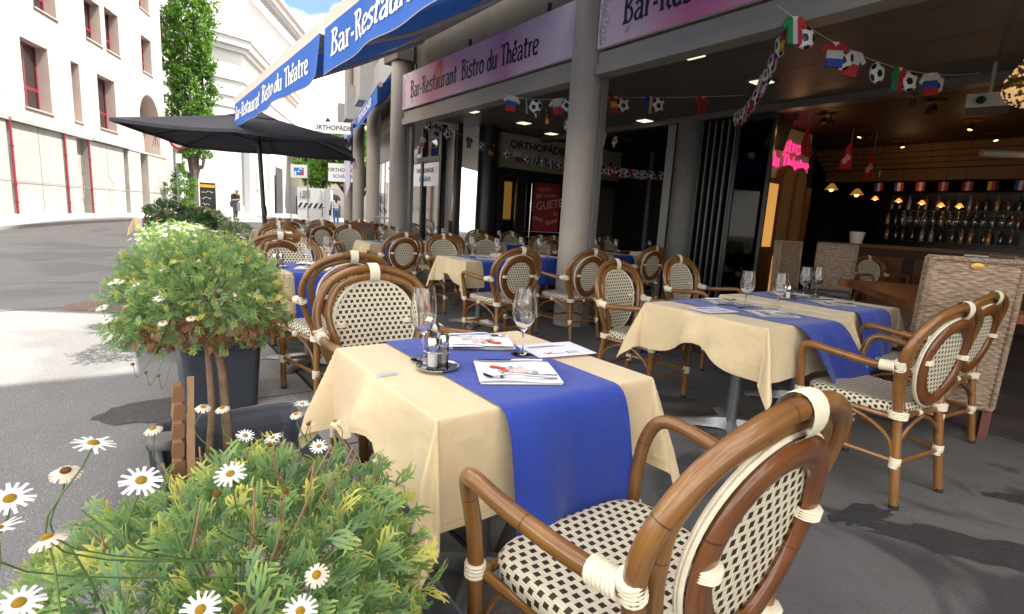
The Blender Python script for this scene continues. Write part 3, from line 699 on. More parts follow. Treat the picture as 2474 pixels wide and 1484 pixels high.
mat('asphalt_dark',(.130,.128,.126),.7,nscale=2.5,namt=.18,bump=1,bscale=150); speckle(M['asphalt_dark'],170,.55,.63,(.28,.28,.27)); patches(M['asphalt_dark'],.75,.38,.43,.45,1.8)
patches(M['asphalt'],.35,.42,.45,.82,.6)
mat('kerb_granite',(.27,.26,.25),.8,nscale=30,namt=.2,bump=.5,bscale=120); mat('sidewalk',(.34,.335,.33),.85,nscale=2,namt=.08,bump=.3,bscale=90)
mat('patch_dark',(.06,.055,.055),.8,nscale=30,namt=.35,bump=.6,bscale=120)
mat('slate',(.07,.06,.057),.45,nscale=2.2,namt=.45,bump=.3,bscale=30); mat('grout',(.03,.03,.03),.8)
mat('column_concrete',(.36,.315,.27),.55,nscale=3,namt=.06,bump=.1,bscale=40)
mat('fascia_concrete',(.115,.10,.083),.8,nscale=2.2,namt=.12,bump=.3,bscale=20)
mat('box_concrete',(.38,.37,.35),.75,nscale=2.2,namt=.1)
mat('alu_white',(.33,.31,.26),.4,nscale=4,namt=.06); mat('alu',(.21,.215,.21),.45,.3); mat('alu_dark',(.025,.025,.027),.35,.2); mat('post_grey',(.13,.125,.12),.5,nscale=5,namt=.1)
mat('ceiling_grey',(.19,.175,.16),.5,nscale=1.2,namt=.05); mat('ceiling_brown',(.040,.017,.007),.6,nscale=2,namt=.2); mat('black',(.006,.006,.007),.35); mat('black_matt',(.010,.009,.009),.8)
mat('cove',(.16,.085,.02),.6); mat('cove_strip',(.2,.1,.02),.6,emit=(1,.45,.06),estr=.06)
mat('lamp_panel',(.8,.8,.75),.5,emit=(1,.86,.62),estr=.30); mat('frame_metal',(.35,.34,.32),.35,.7)
mat('warm_glow',(.8,.4,.1),.5,emit=(1,.20,.03),estr=.5); mat('warm_bulb',(.8,.6,.3),.5,emit=(1,.50,.16),estr=1.6)
mat('neon',(.8,.05,.3),.4,emit=(1,.035,.22),estr=.42)
mat('wall_green',(.42,.45,.27),.7,nscale=3,namt=.05); mat('cab_wood',(.12,.048,.016),.5,nscale=12,namt=.2); mat('cab_panel',(.22,.12,.05),.6,nscale=3,namt=.1)
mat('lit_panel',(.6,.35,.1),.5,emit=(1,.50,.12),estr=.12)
mat('awning_blue',(.022,.12,.48),.75,nscale=3,namt=.04,transl=.10); mat('awning_white',(.75,.73,.68),.6); mat('letter_white',(.85,.85,.82),.6); mat('awning_bar',(.62,.58,.52),.4)
mat('sign_ink',(.030,.018,.035),.5); mat('sign_cream',(.42,.40,.30),.6,nscale=2,namt=.04); mat('letter_blue',(.02,.13,.36),.5); mat('poster_red',(.30,.03,.035),.4,nscale=5,namt=.1); mat('poster_script',(.55,.42,.40),.6)
pane_mat('dark_glass',(.22,.23,.23),.0,fs=.3); pane_mat('shop_glass',(.6,.6,.58),.02); pane_mat('window_glass',(.35,.37,.38),.25)
mat('shop_inside',(.10,.08,.06),.8); mat('panel_reflection_white',(.7,.7,.72),.4)
# printed sign board: soft pink wash with one red petal
def sign_board(name,cx,L):
    m=mat(name,(.5,.4,.45),.35); n=m.node_tree.nodes; l=m.node_tree.links; b=n['Principled BSDF']
    uv=n.new('ShaderNodeUVMap'); sp=n.new('ShaderNodeSeparateXYZ'); l.new(uv.outputs[0],sp.inputs[0])
    c=n.new('ShaderNodeValToRGB'); e=c.color_ramp.elements; e[0].position=0; e[0].color=(.74,.58,.64,1); e[1].position=1; e[1].color=(.64,.52,.62,1)
    for p,k in ((.12,(.78,.56,.63)),(.28,(.76,.20,.38)),(.42,(.80,.38,.53)),(.62,(.68,.48,.59)),(.75,(.62,.25,.44)),(.84,(.70,.50,.61))): q=c.color_ramp.elements.new(p); q.color=(*k,1)
    nz=n.new('ShaderNodeTexNoise'); nz.inputs['Scale'].default_value=1.6; l.new(uv.outputs[0],nz.inputs['Vector'])
    u=math_(n,l,'ADD',math_(n,l,'MULTIPLY',sp.outputs[0],1/L),math_(n,l,'MULTIPLY',math_(n,l,'SUBTRACT',nz.outputs['Fac'],.5),.10)); l.new(u,c.inputs[0])
    dx=math_(n,l,'MULTIPLY',math_(n,l,'SUBTRACT',sp.outputs[0],cx),5.5); dy=math_(n,l,'MULTIPLY',math_(n,l,'SUBTRACT',sp.outputs[1],.40),4.2)
    dx=math_(n,l,'SUBTRACT',dx,math_(n,l,'MULTIPLY',dy,.45))
    rr=math_(n,l,'ADD',math_(n,l,'MULTIPLY',dx,dx),math_(n,l,'MULTIPLY',dy,dy)); r=n.new('ShaderNodeMapRange'); r.inputs[1].default_value=1.0; r.inputs[2].default_value=.35; l.new(rr,r.inputs[0])
    mx=n.new('ShaderNodeMix'); mx.data_type='RGBA'; l.new(r.outputs[0],mx.inputs[0]); l.new(c.outputs[0],mx.inputs[6]); mx.inputs[7].default_value=(.60,.03,.02,1)
    l.new(mx.outputs[2],b.inputs['Base Color']); return m
sign_board('sign_print',1.35,4.3); 
# ---------------- ground ----------------
def ground(name,fn_in,x0,x1,y0,y1,step,dz,material):
    mb=MB(); nx=int((x1-x0)/step); ny=int((y1-y0)/step); 
    vs=[(x0+i*step,y0+j*step,gh(x0+i*step,y0+j*step)+dz) for j in range(ny+1) for i in range(nx+1)]
    fs=[(j*(nx+1)+i,j*(nx+1)+i+1,(j+1)*(nx+1)+i+1,(j+1)*(nx+1)+i) for j in range(ny) for i in range(nx)]
    mb.add(vs,fs); return struct(mb.obj(name,material))
g=ground('street',None,-130,130,-110,210,2.0,-.03,'asphalt')
def strip(name,poly_b,a0,a1,dz,material,th=.0,n=40):
    b0,b1=poly_b; mb=MB(); vs=[];fs=[]
    for i in range(n+1):
        a=a0+(a1-a0)*i/n
        for b in (b0(a),b1(a)):
            p=W(b,a); vs.append((p.x,p.y,gh(p.x,p.y)+dz))
        for b in (b0(a),b1(a)):
            p=W(b,a); vs.append((p.x,p.y,gh(p.x,p.y)+dz-.12))
    for i in range(n):
        o=4*i; fs+=[(o,o+1,o+5,o+4),(o,o+4,o+6,o+2),(o+1,o+3,o+7,o+5)]
    fs+=[(0,2,3,1),(4*n,4*n+1,4*n+3,4*n+2)]
    mb.add(vs,fs); return struct(mb.obj(name,material,smooth=False))
def bend(a): return .018*max(0,a-7)**2 if a<22 else .018*225+ .54*(a-22)
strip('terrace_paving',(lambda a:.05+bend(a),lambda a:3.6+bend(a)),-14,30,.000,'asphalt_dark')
strip('kerb',(lambda a:-.42+bend(a),lambda a:.035+bend(a)),-14,30,.002,'kerb_granite')
mb=MB()
for k in range(40):
    a=-6+k*.9; p0=W(-.42+bend(a),a); p1=W(.035+bend(a),a); q0=W(-.42+bend(a),a+.010); q1=W(.035+bend(a),a+.010); z=lambda p:gh(p.x,p.y)+.0045
    mb.add([(p0.x,p0.y,z(p0)),(p1.x,p1.y,z(p1)),(q1.x,q1.y,z(q1)),(q0.x,q0.y,z(q0))],[(0,1,2,3)])
struct(mb.obj('kerb_joints','grout'))
# tar seam between the kerb and the paving, wandering cracks
def crack(name,pts,wd,material='black_matt',dz=.0060):
    P=spline([(p[0],p[1],0) for p in pts],8); mb=MB(); vs=[]
    rr=random.Random(len(pts)); 
    for i,p in enumerate(P):
        t=(P[min(i+1,len(P)-1)]-P[max(i-1,0)]).normalized(); q=Vector((-t.y,t.x,0)); j=rr.uniform(-.006,.006); ww=wd*rr.uniform(.5,1.3)
        for s in (-1,1): v=p+q*(s*ww+j); vs.append((v.x,v.y,gh(v.x,v.y)+dz))
    mb.add(vs,[(2*i,2*i+1,2*i+3,2*i+2) for i in range(len(P)-1)]); return struct(mb.obj(name,material))
crack('tar_seam',[tuple(W(.045+bend(a),a)[:2]) for a in range(-3,24,2)],.006)
crack('street_crack',[(-7.5,6.0),(-6.2,7.2),(-5.6,7.4),(-4.9,8.4),(-4.5,9.3)],.012,'grout',-.0255)
crack('street_crack',[(-9.5,11.5),(-8.8,13.0),(-7.8,14),(-7.2,15.5)],.02,'grout',-.0255)
crack('street_crack',[(-6.4,4.2),(-5.2,5.2),(-4.2,6.4),(-3.9,7.6)],.010,'grout',-.0255)
# repaired patches in the street
def blot(name,c,rx,ry,ang,material,dz=-.0262,rough=.08):
    mb=MB(); rr=random.Random(int(abs(c[0])*100)); n=40; vs=[(c[0],c[1],gh(*c)+dz)]
    for k in range(n):
        a=2*math.pi*k/n; q=1+rr.uniform(-rough,rough); x=rx*math.cos(a)*q; y=ry*math.sin(a)*q; X=c[0]+x*math.cos(ang)-y*math.sin(ang); Y=c[1]+x*math.sin(ang)+y*math.cos(ang); vs.append((X,Y,gh(X,Y)+dz))
    mb.add(vs,[(0,1+k,1+(k+1)%n) for k in range(n)]); return struct(mb.obj(name,material))
blot('asphalt_repair',(-2.02,2.95),.34,.20,.7,'patch_dark')
mat('wet_asphalt',(.045,.045,.047),.45,nscale=30,namt=.3,bump=.6,bscale=120)
blot('wet_stain',(1.98,1.92),.46,.11,-.35,'wet_asphalt',.0035,.22); blot('wet_stain',(1.60,2.15),.16,.07,.4,'wet_asphalt',.0036,.25); blot('wet_stain',(2.65,2.35),.30,.06,-.2,'wet_asphalt',.0035,.25)
crack('terrace_crack',[(-.5,2.9),(.2,3.3),(.5,4.1),(1.2,4.6)],.0035,'grout',.0045)
mat('rust_iron',(.16,.10,.085),.7,nscale=20,namt=.3)
mb=MB(); mb.lathe([(0,.012),(.30,.012),(.33,.004)],32); mh=mb.obj('manhole_cover','rust_iron'); mh.location=(-4.62,5.76,-.03); tag(mh,'rusty round manhole cover in the street left of the daisies','manhole cover')
# interior floor of slate tiles
mb=MB(); mb.box(3.62,15,-8,10.2,-.1,.001); o=struct(mb.obj('arcade_floor','grout',smooth=False)); o.matrix_world=FRAME
mb=MB(); rr=random.Random(5); 
for j in range(30):
    for i in range(20):
        x=3.63+i*.6+(j%2)*.3; y=-8+j*.6; z=.004+rr.uniform(0,.002); mb.box(x,x+.59,y,y+.59,-.05,z)
o=struct(mb.obj('slate_paving','slate',smooth=False)); o.matrix_world=FRAME

# ---------------- arcade building (frame coordinates: x=depth, y=along) ----------------
bld=thing('arcade_building','grey concrete building with round columns and an open arcade over the terrace','building',mw=FRAME)
def part(mb,name,m,par=None,smooth=False): return mb.obj(name,m,par or bld,smooth=smooth)
colpos=[(3.32,3.24),(3.32,8.24),(3.32,-1.77),(3.32,-6.8)]
def toframe(x,y): v=FRAME.inverted()@Vector((x,y,0)); return (v.x,v.y)
far=[toframe(-3.99,14.6),toframe(-5.26,17.5),toframe(-6.5,20.4)]
for (x,y) in colpos+far:
    mb=MB(); top=16 if (x,y) in far or y<0 or y==8.24 else 5.0
    mb.lathe([(.18,-.3),(.18,2.55)],40,c=(x,y,0)); mb.lathe([(.1805,2.555),(.1805,3.3),(.18,3.31),(.18,top)],40,c=(x,y,0)); mb.lathe([(.174,2.54),(.174,2.56)],40,c=(x,y,0)); part(mb,'round_column','column_concrete',smooth=True)
# fascia band over the near bays
mb=MB(); mb.box(3.50,3.80,-8,8.40,3.02,4.45); part(mb,'fascia','fascia_concrete')
for y in (8.24,):
    mb=MB(); mb.box(3.10,3.417,y-.30,y+.30,3.90,4.9); part(mb,'capital_block','fascia_concrete')
# far bays bend to the right
pts=[(3.44,8.24)]+far+[(far[2][0]+1.2,far[2][1]+4)]
for i,(x,y) in enumerate(far):
    d=Vector((pts[i+2][0]-pts[i][0],pts[i+2][1]-pts[i][1],0)).normalized(); an=math.atan2(d.y,d.x)
    T=Matrix.Translation((x,y,0))@Matrix.Rotation(an,4,'Z'); mb=MB(); mb.box(-.45,.45,-.1,.42,4.05,5.0,T); mb.box(-.5,.5,-.1,.46,3.98,4.05,T); part(mb,'capital_block','box_concrete')
for i in range(len(pts)-1):
    a,b=Vector((*pts[i],0)),Vector((*pts[i+1],0)); d=b-a; T=Matrix.Translation(a)@Matrix.Rotation(math.atan2(d.y,d.x),4,'Z'); L=d.length
    mb=MB(); mb.box(.2,L-.2,-.35,.09,4.06,4.75,T); part(mb,'lintel_beam','box_concrete')
    up=MB(); up.box(0,L,-1.2,-.9,4.75,16,T); wl=part(up,'upper_wall','fascia_concrete')
    for k in range(2):
        mb=MB(); mb.box(.5+k*L/2,L/2-.3+k*L/2,-.9,-.86,5.4,7.4,T); part(mb,'window','dark_glass',wl)
    mb=MB(); mb.box(-.1,L+.1,-1.25,.3,16,16.4,T); part(mb,'cornice','box_concrete')
    mb=MB(); mb.box(.1,L-.1,-1.15,-1.05,0,4.05,T); sw=part(mb,'shop_wall','alu_dark')
    for k in range(3):
        mb=MB(); x0=.25+k*(L-.3)/3; mb.box(x0,x0+(L-.3)/3-.2,-1.05,-1.03,.3,2.9,T); part(mb,'shop_window','panel_reflection_white' if (i==0 and k==2) else 'window_glass',sw)  # last pane of the first bay is painted white as a bright reflection
# lilac poster and white door frames in the far bays
# unseen upper storeys, height and gaps shaped to shade the street around a sun patch
mb=MB(); mb.box(3.62,12,2.6,3.35,4.45,14.0); mb.box(3.62,12,3.35,3.62,4.45,11.6); mb.box(3.62,12,3.62,8.40,4.45,14.0); mb.box(3.62,12,-16,-1.1,4.45,14.0); part(mb,'shade_storey','fascia_concrete')
mb=MB(); mb.prism([(4.6,8.42),(12.5,8.42),(20,31),(far[2][0]+2.6,far[2][1]+4),(far[2][0]+1.3,far[2][1]),(far[1][0]+1.3,far[1][1]),(far[0][0]+1.25,far[0][1])],4.3,15.99); part(mb,'rear_storey','fascia_concrete')
mb=MB(); mb.box(3.801,13,-16,8.4,4.35,4.449); part(mb,'slab','fascia_concrete')
# arcade ceiling
mb=MB(); mb.box(3.80,6.6,-8,8.30,3.02,3.2); 
part(mb,'arcade_ceiling','ceiling_grey')
mb=MB()
for k in range(3): mb.box(4.3+k*.8,4.3025+k*.8,-8,8.24,3.018,3.0195)
part(mb,'ceiling_seam','black')
mb=MB(); mb.box(6.55,6.75,-8,8.24,2.93,3.02); part(mb,'door_track','post_grey')
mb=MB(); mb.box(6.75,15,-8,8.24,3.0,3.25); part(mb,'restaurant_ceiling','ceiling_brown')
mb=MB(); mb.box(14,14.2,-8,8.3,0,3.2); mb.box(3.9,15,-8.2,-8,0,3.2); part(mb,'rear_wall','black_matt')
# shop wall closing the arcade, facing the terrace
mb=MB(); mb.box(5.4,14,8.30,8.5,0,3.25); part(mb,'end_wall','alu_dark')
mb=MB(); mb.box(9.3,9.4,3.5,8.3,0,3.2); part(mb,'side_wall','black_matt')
# roller box, rails
mb=MB(); mb.box(3.30,3.50,3.43,8.05,2.90,3.02); mb.box(3.26,3.46,3.43,8.05,2.79,2.895); part(mb,'shutter_box','alu_white')
mb=MB(); mb.box(3.30,3.50,-1.58,3.05,2.90,3.02); mb.box(3.26,3.46,-1.58,3.05,2.79,2.895); part(mb,'shutter_box','alu_white')
for y in (3.05,3.43,8.04): mb=MB(); mb.box(3.38,3.46,y-.02,y+.02,0,2.79); part(mb,'shutter_rail','alu')
mb=MB(); mb.box(3.40,3.46,7.90,8.02,0,2.79); part(mb,'shutter_rail','alu')
# square ceiling lights
ll=[('square recessed ceiling light nearest the camera',2.35,3.95),('square recessed ceiling light behind the vertical garland',2.34,5.32),('square recessed ceiling light above the dark glass wall',4.98,6.35),('square recessed ceiling light near the shop sign',6.92,5.22),('square recessed ceiling light by the second column',6.81,4.0),('farthest square recessed ceiling light on the right',7.4,6.3)]
for lb,y,x in ll:
    t=thing('ceiling_light',lb,'ceiling light',group='recessed arcade lights',mw=FRAME@Matrix.Translation((x,y,3.0)))
    mb=MB(); mb.box(-.13,.13,-.13,.13,-.004,.014); mb.obj('frame','frame_metal',t,smooth=False); mb=MB(); mb.box(-.10,.10,-.10,.10,-.012,-.004); mb.obj('diffuser','lamp_panel',t,smooth=False)
# ---------------- signs ----------------
def sign(label,y0,y1,flip=False):
    L=y1-y0; t=thing('restaurant_sign',label,'sign',group='pink restaurant signs',mw=FRAME@Matrix.Translation((3.26,y1,3.05)))
    # local: x along from left (far) to right (near) seen from the street, z up
    Tl=facing((0,0,0),(0,-1,0),(0,0,1))
    mb=MB(); H=.60
    mb.add([Tl@Vector(p) for p in ((0,0,0),(L,0,0),(L,H,0),(0,H,0),(0,0,-.05),(L,0,-.05),(L,H,-.05),(0,H,-.05))],[(0,1,2,3),(5,4,7,6),(4,5,1,0),(3,2,6,7),(4,0,3,7),(1,5,6,2)],[((0,0),(L,0),(L,H),(0,H))]+[((0,0),)*4]*5)
    mb.obj('board','sign_print',t,smooth=False)
    h=.27; w1=nwidth('Bar-Restaurant',h); w2=nwidth('Bistro du Théatre',h); gap=.14; tot=w1+w2+gap; sx=3.62/tot
    S=Matrix.Scale(sx,4,(1,0,0)); T=Tl@Matrix.Translation((.34,.165,.0035))@S
    mb=MB(); nouveau(mb,'Bar-Restaurant',T,h,.145); nouveau(mb,'Bistro du Théatre',T@Matrix.Translation((w1+gap,.0,0)),h,.145); mb.obj('lettering','sign_ink',t)
    mb=MB(); rr=random.Random(3)
    for k in range(9):
        x=.10+.05*rr.uniform(-1,1); y=.05+k*.058
        P=[(x+.05*math.cos(a*.8+k)*(1-a*.1),y+.04*math.sin(a*.8+k)*(1-a*.1)) for a in range(8)]; ribbon(mb,P,.006,Tl@Matrix.Translation((0,0,.003)))
    ribbon(mb,[(.05,.03),(.03,.2),(.07,.38),(.05,.55),(.15,.58),(.25,.5)],.007,Tl@Matrix.Translation((0,0,.003)))
    for k in range(6): 
        a=k*1.05; ribbon(mb,[(.42,.09),(.42+.035*math.cos(a),.10+.035*math.sin(a)),(.42+.02*math.cos(a+.6),.10+.045*math.sin(a+.6))],.004,Tl@Matrix.Translation((0,0,.003)))
    mb.obj('flower_ornament','sign_ink',t)
    mb=MB(); 
    for x in (.5,L/2,L-.5): mb.box(-.0+.0,.03,-x-.02,-x+.02,H,H+.10)
    mb.obj('bracket','alu_dark',t,smooth=False)
    return t
sign('pink printed sign board with dark art nouveau lettering between the two round columns',3.43,8.03)
sign('pink printed sign board cut off by the top right frame edge',-1.45,3.05)
# ---------------- awnings ----------------
def awning(label,y0,y1,front=.53,zf=2.67,zw=4.06,xb=3.10,val=.36,seed=1,cable=False):
    L=y1-y0; t=thing('awning',label,'awning',group='blue restaurant awnings',mw=FRAME@Matrix.Translation((0,y0,0)))
    def f(u,v): x=front+(xb-front)*v; return Vector((x,u*L,zf+(zw-zf)*v-.04*math.sin(v*math.pi)))
    mb=MB(); mb.grid(f,12,10); mb.obj('canopy','awning_blue',t)
    # front bar
    mb=MB(); mb.prism([(front-.06,zf-.05),(front+.05,zf-.05),(front+.06,zf+.07),(front-.02,zf+.10),(front-.08,zf+.04)],0,L,'y'); mb.obj('front_bar','awning_bar',t,smooth=False)
    rr=random.Random(seed); ph=rr.uniform(0,6)
    def g(u,v):
        s=u*L; wv=(.020*math.sin(s*3.1+ph)+.012*math.sin(s*7.7+ph*2))*v; hem=.012*math.sin(s*4.2+ph); return Vector((front-.062+wv-.02*v,s,zf-.03-(val+hem)*v))
    mb=MB(); mb.grid(g,90,8); vl=mb.obj('valance','awning_blue',t)
    mb=MB(); mb.grid(lambda u,v:g(u,1-.022*v)+Vector((-.003,0,0)),90,1); mb.obj('hem','dark_steel',vl)
    Tl=facing((front-.085,L,zf-.03),(0,-1,0),(0,0,1))
    h=.185; w1=nwidth('Bar-Restaurant',h); w2=nwidth('Bistro du Théatre',h); gap=.10; tot=w1+w2+gap; sx=L*.87/tot
    mb=MB(); T=Matrix.Translation((.045*L,-val+.10,0))@Matrix.Scale(sx,4,(1,0,0)); nouveau(mb,'Bar-Restaurant',T,h,.14); nouveau(mb,'Bistro du Théatre',T@Matrix.Translation((w1+gap,0,0)),h,.14)
    vs=[]
    for q in mb.v:
        s=L-q[0]; v=min(1,max(0,-q[1]/val)); p=g(s/L,v); vs.append((p.x-.006,p.y,zf-.03+q[1]))
    mb.v=vs; mb.obj('lettering','letter_white',vl)
    for s in (.8,L-.8):
        mb=MB(); mb.tube([(xb,s,zw-.12),(1.9,s+.5*(1 if s<2 else -1),(zw+zf)/2-.10),(front+.08,s,zf+.0)],.028,8); mb.obj('folding_arm','awning_bar',t)
    mb=MB(); mb.box(3.0,3.22,0,L,zw-.04,zw+.14); mb.obj('cassette','awning_bar',t,smooth=False)
    return t
awning('blue awning with white lettering nearest the camera, cut off by the frame',-1.3,3.30,seed=4)
awning('far blue awning with its whole white lettering above the parasol',3.42,7.72,seed=2)
# small blue shop awnings in the far bays
for i,(lb,txt) in enumerate((('blue shop awning right behind the second round column','ORTHOPÄDIE SCHÄRER'),('small blue shop awning in the second far bay','ORTHOPÄDIE'),('smallest blue shop awning in the last far bay','SCHÄRER'))):
    a,b=Vector((*pts[i],0)),Vector((*pts[i+1],0)); d=b-a; L=d.length
    Mx=FRAME@Matrix.Translation(a)@Matrix.Rotation(math.atan2(d.y,d.x),4,'Z')
    t=thing('shop_awning',lb,'awning',group='small blue shop awnings',mw=Mx)
    mb=MB(); mb.add([(.3,.45,3.55),(L-.3,.45,3.55),(L-.3,-.2,4.04),(.3,-.2,4.04)],[(0,1,2,3)]); mb.obj('canopy','awning_blue',t)
    mb=MB(); mb.tube([(.3,.45,3.56),(L-.3,.45,3.56)],.05,8); mb.obj('front_bar','alu_white',t)
    mb=MB(); mb.grid(lambda u,v:Vector((.3+u*(L-.6),.50+.01*math.sin(u*30)*v,3.55-.34*v)),30,3); vl=mb.obj('valance','awning_blue',t)
    text_obj('lettering',txt,.24,'letter_white',facing((L/2,.52,3.37),(-1,0,0),(0,0,1)),vl,bold=.004,sx=1.0 if i==0 else 1.2)
# ---------------- shop front in the arcade ----------------
sf=thing('shop_entrance','dark framed shop entrance with cream name band at the end of the arcade','shop front',mw=FRAME)
mb=MB(); mb.box(5.52,9.25,8.10,8.29,2.28,3.0); mb.obj('name_band','sign_cream',sf,smooth=False)
Tb=facing((6.55,8.09,2.78),(1,0,0),(0,0,1)); text_obj('name_lettering','ORTHOPÄDIE',.22,'black',Tb,sf,bold=.006,sx=1.15); text_obj('name_lettering','SCHÄRER',.24,'letter_blue',facing((6.55,8.088,2.50),(1,0,0),(0,0,1)),sf,bold=.008,sx=1.1)
mb=MB(); mb.box(5.55,9.25,8.20,8.28,0,2.27); mb.obj('room_backing','shop_inside',sf,smooth=False)
for x0,x1 in ((5.52,5.62),(5.98,6.22),(7.45,7.60),(5.52,9.2)):
    mb=MB(); 
    if x1-x0<1: mb.box(x0,x1,8.02,8.14,0,2.27)
    else: mb.box(x0,x1,8.02,8.14,2.12,2.275)
    mb.obj('door_frame','alu_dark',sf,smooth=False)
mb=MB(); mb.box(6.24,7.43,8.06,8.07,.1,2.1); dr=mb.obj('glass_door','shop_glass',sf,smooth=False)
mb=MB(); mb.tube([(6.33,7.98,.3),(6.33,7.98,2.0)],.016,10); mb.obj('door_handle','steel',dr)
mb=MB(); mb.box(5.64,5.96,8.06,8.07,.1,2.1); mb.obj('side_pane','shop_glass',sf,smooth=False)
mb=MB(); mb.box(6.45,7.22,8.040,8.045,.98,2.05); po=mb.obj('red_poster','poster_red',sf,smooth=False)
rr=random.Random(9); mb=MB(); words=[('E GUETE',6.82,1.56,.26,.25),('wünscht',6.92,1.78,.10,.05),('EGUETE',6.75,1.9,.10,.1),('zäme',6.6,1.25,.14,-.3),('Guete',7.0,1.2,.14,.5),('EN',6.6,1.75,.14,.4),('Sie',7.1,1.38,.12,-.2)]
for tx,x,z,s,an in words: text_obj('poster_script',tx,s,'poster_script',facing((x,8.036,z),(1,0,0),(0,0,1))@Matrix.Rotation(an*.6,4,'Z'),po,bold=.0)
mb=MB()
for k in range(7): mb.box(6.3,7.35,8.055,8.059,.95-k*.12,.965-k*.12)
mb.obj('frosted_stripe','poster_script',dr,smooth=False)
# orange lit glimpse and curtain inside
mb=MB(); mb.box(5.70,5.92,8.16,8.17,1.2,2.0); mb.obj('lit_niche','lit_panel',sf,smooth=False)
# dark round inner column and glazing left of the shop
mb=MB(); mb.lathe([(.20,0),(.20,3.02)],32,c=(5.15,8.0,0)); mb.obj('dark_column','alu_dark',bld)
gz=thing('shop_window_wall','dark framed glazing with a sunlit reflection and a white name panel behind the second column','shop window',mw=FRAME)
mb=MB(); 
for y in (8.46,9.3,10.1): mb.box(4.3,4.42,y-.04,y+.04,0,3.0)
mb.box(4.3,4.42,8.4,10.2,2.3,2.4); mb.obj('window_frame','alu_dark',gz,smooth=False)
mb=MB(); mb.box(4.36,4.37,8.4,10.2,0,2.3); mb.obj('pane','window_glass',gz,smooth=False)
mb=MB(); mb.box(4.34,4.355,8.5,10.0,1.80,2.28); nb_=mb.obj('name_panel','panel_reflection_white',gz,smooth=False)
text_obj('panel_lettering','ORTHOPÄDIE',.13,'black',facing((4.335,9.2,2.12),(0,-1,0),(0,0,1)),nb_,bold=.003); text_obj('panel_lettering','SCHÄRER',.13,'letter_blue',facing((4.335,9.2,1.94),(0,-1,0),(0,0,1)),nb_,bold=.003)
# aluminium post and black posts of the glazed wall
gw=thing('glazed_wall','dark glass wall with an aluminium post right of the round column','glass wall',mw=FRAME)
mb=MB(); mb.box(9.20,9.29,4.6,8.2,0,2.95); mb.obj('dark_pane','black',gw,smooth=False)
mb=MB(); mb.box(6.60,6.72,4.50,4.66,0,2.93); mb.obj('post','alu',gw,smooth=False)
mb=MB(); mb.box(9.10,9.19,5.4,5.52,0,2.95); mb.box(9.10,9.19,7.0,7.1,0,2.95); mb.obj('mullion','post_grey',gw,smooth=False)
mb=MB(); mb.lathe([(.22,0),(.22,2.93)],32,c=(6.62,4.2,0)); mb.obj('inner_column','post_grey',bld)
# folded glass doors
fd=thing('folding_door','stack of folded black framed glass doors','folding door',mw=FRAME)
for k in range(6):
    y=3.98-.115*k; mb=MB(); 
    T=Matrix.Translation((6.6,y,0))@Matrix.Rotation(R(4*(-1)**k),4,'Z')
    mb.box(0,.07,-.022,.022,.03,2.9,T); mb.box(.83,.90,-.022,.022,.03,2.9,T); mb.box(.07,.83,-.022,.022,2.82,2.9,T); mb.box(.07,.83,-.022,.022,.03,.15,T); lf=mb.obj('door_leaf','alu_dark',fd,smooth=False)
    mb=MB(); mb.box(.07,.83,-.005,.005,.15,2.82,T); mb.obj('leaf_glass','dark_glass',lf,smooth=False)
    mb=MB(); mb.box(-.006,-.001,-.006,.006,.05,2.88,T); mb.obj('edge_seal','alu',lf,smooth=False)
mb=MB(); T=Matrix.Translation((6.58,3.36,0))@Matrix.Rotation(R(-80),4,'Z')
mb.box(0,.05,-.03,.03,.03,2.92,T); mb.box(.50,.55,-.03,.03,.03,2.92,T); mb.box(.05,.50,-.03,.03,2.84,2.92,T); mb.box(.05,.50,-.03,.03,.03,.13,T); lf=mb.obj('open_leaf','alu_dark',fd,smooth=False)
mb=MB(); mb.box(.05,.50,-.005,.005,.13,2.84,T); mb.obj('leaf_glass','dark_glass',lf,smooth=False)
# ---------------- restaurant interior ----------------
iw=thing('partition_wall','olive green partition wall beside the bar','wall',mw=FRAME)
mb=MB(); mb.box(7.5,9.02,3.42,3.6,0,2.99); mb.obj('plaster','wall_green',iw,smooth=False)
ns=thing('neon_sign','pink neon lettering on the olive green wall','neon sign',mw=FRAME)
def neon(txt,x0,z,h,sx):
    T=facing((x0,3.385,z),(1,0,0),(0,0,1))@Matrix.Scale(sx,4,(1,0,0)); x=0
    for ch in txt:
        wd,st=GL[ch]; mb=MB()
        for s in st:
            P=spline([((x+p[0])*h,p[1]*h,0) for p in s],4)
            for off in (-.045,.045):
                Q=[]
                for i,p in enumerate(P):
                    tt=(P[min(i+1,len(P)-1)]-P[max(0,i-1)]).normalized(); Q.append(T@(p+Vector((-tt.y,tt.x,0))*off*h*1.3))
                mb.tube(Q,.0055,6)
        if mb.v: mb.obj('neon_letter','neon',ns)
        x+=wd
neon('Bistro',7.68,2.60,.22,1.75); neon('du Théatre',7.66,2.33,.22,1.32)
tv=thing('wall_television','black television hung in front of the olive wall','television',mw=FRAME)
mb=MB(); T=Matrix.Translation((7.42,3.2,2.80))@Matrix.Rotation(R(12),4,'X'); mb.box(-.32,.30,-.03,.03,-.26,.24,T); mb.obj('screen','black',tv,smooth=False); mb=MB(); mb.tube([(7.5,3.3,2.9),(7.5,3.3,3.0)],.02,8); mb.obj('bracket','black',tv)
cb=thing('arched_screen','brown wooden screen with two arched panels and a lit panel','wooden screen',mw=FRAME)
def arch(x0,x1,z0,zt,n=14):
    r=(x1-x0)/2; c=(x0+x1)/2; return [(x0,z0),(x1,z0)]+[(c+r*math.cos(math.pi*k/n),zt-r+r*math.sin(math.pi*k/n)) for k in range(n+1)]
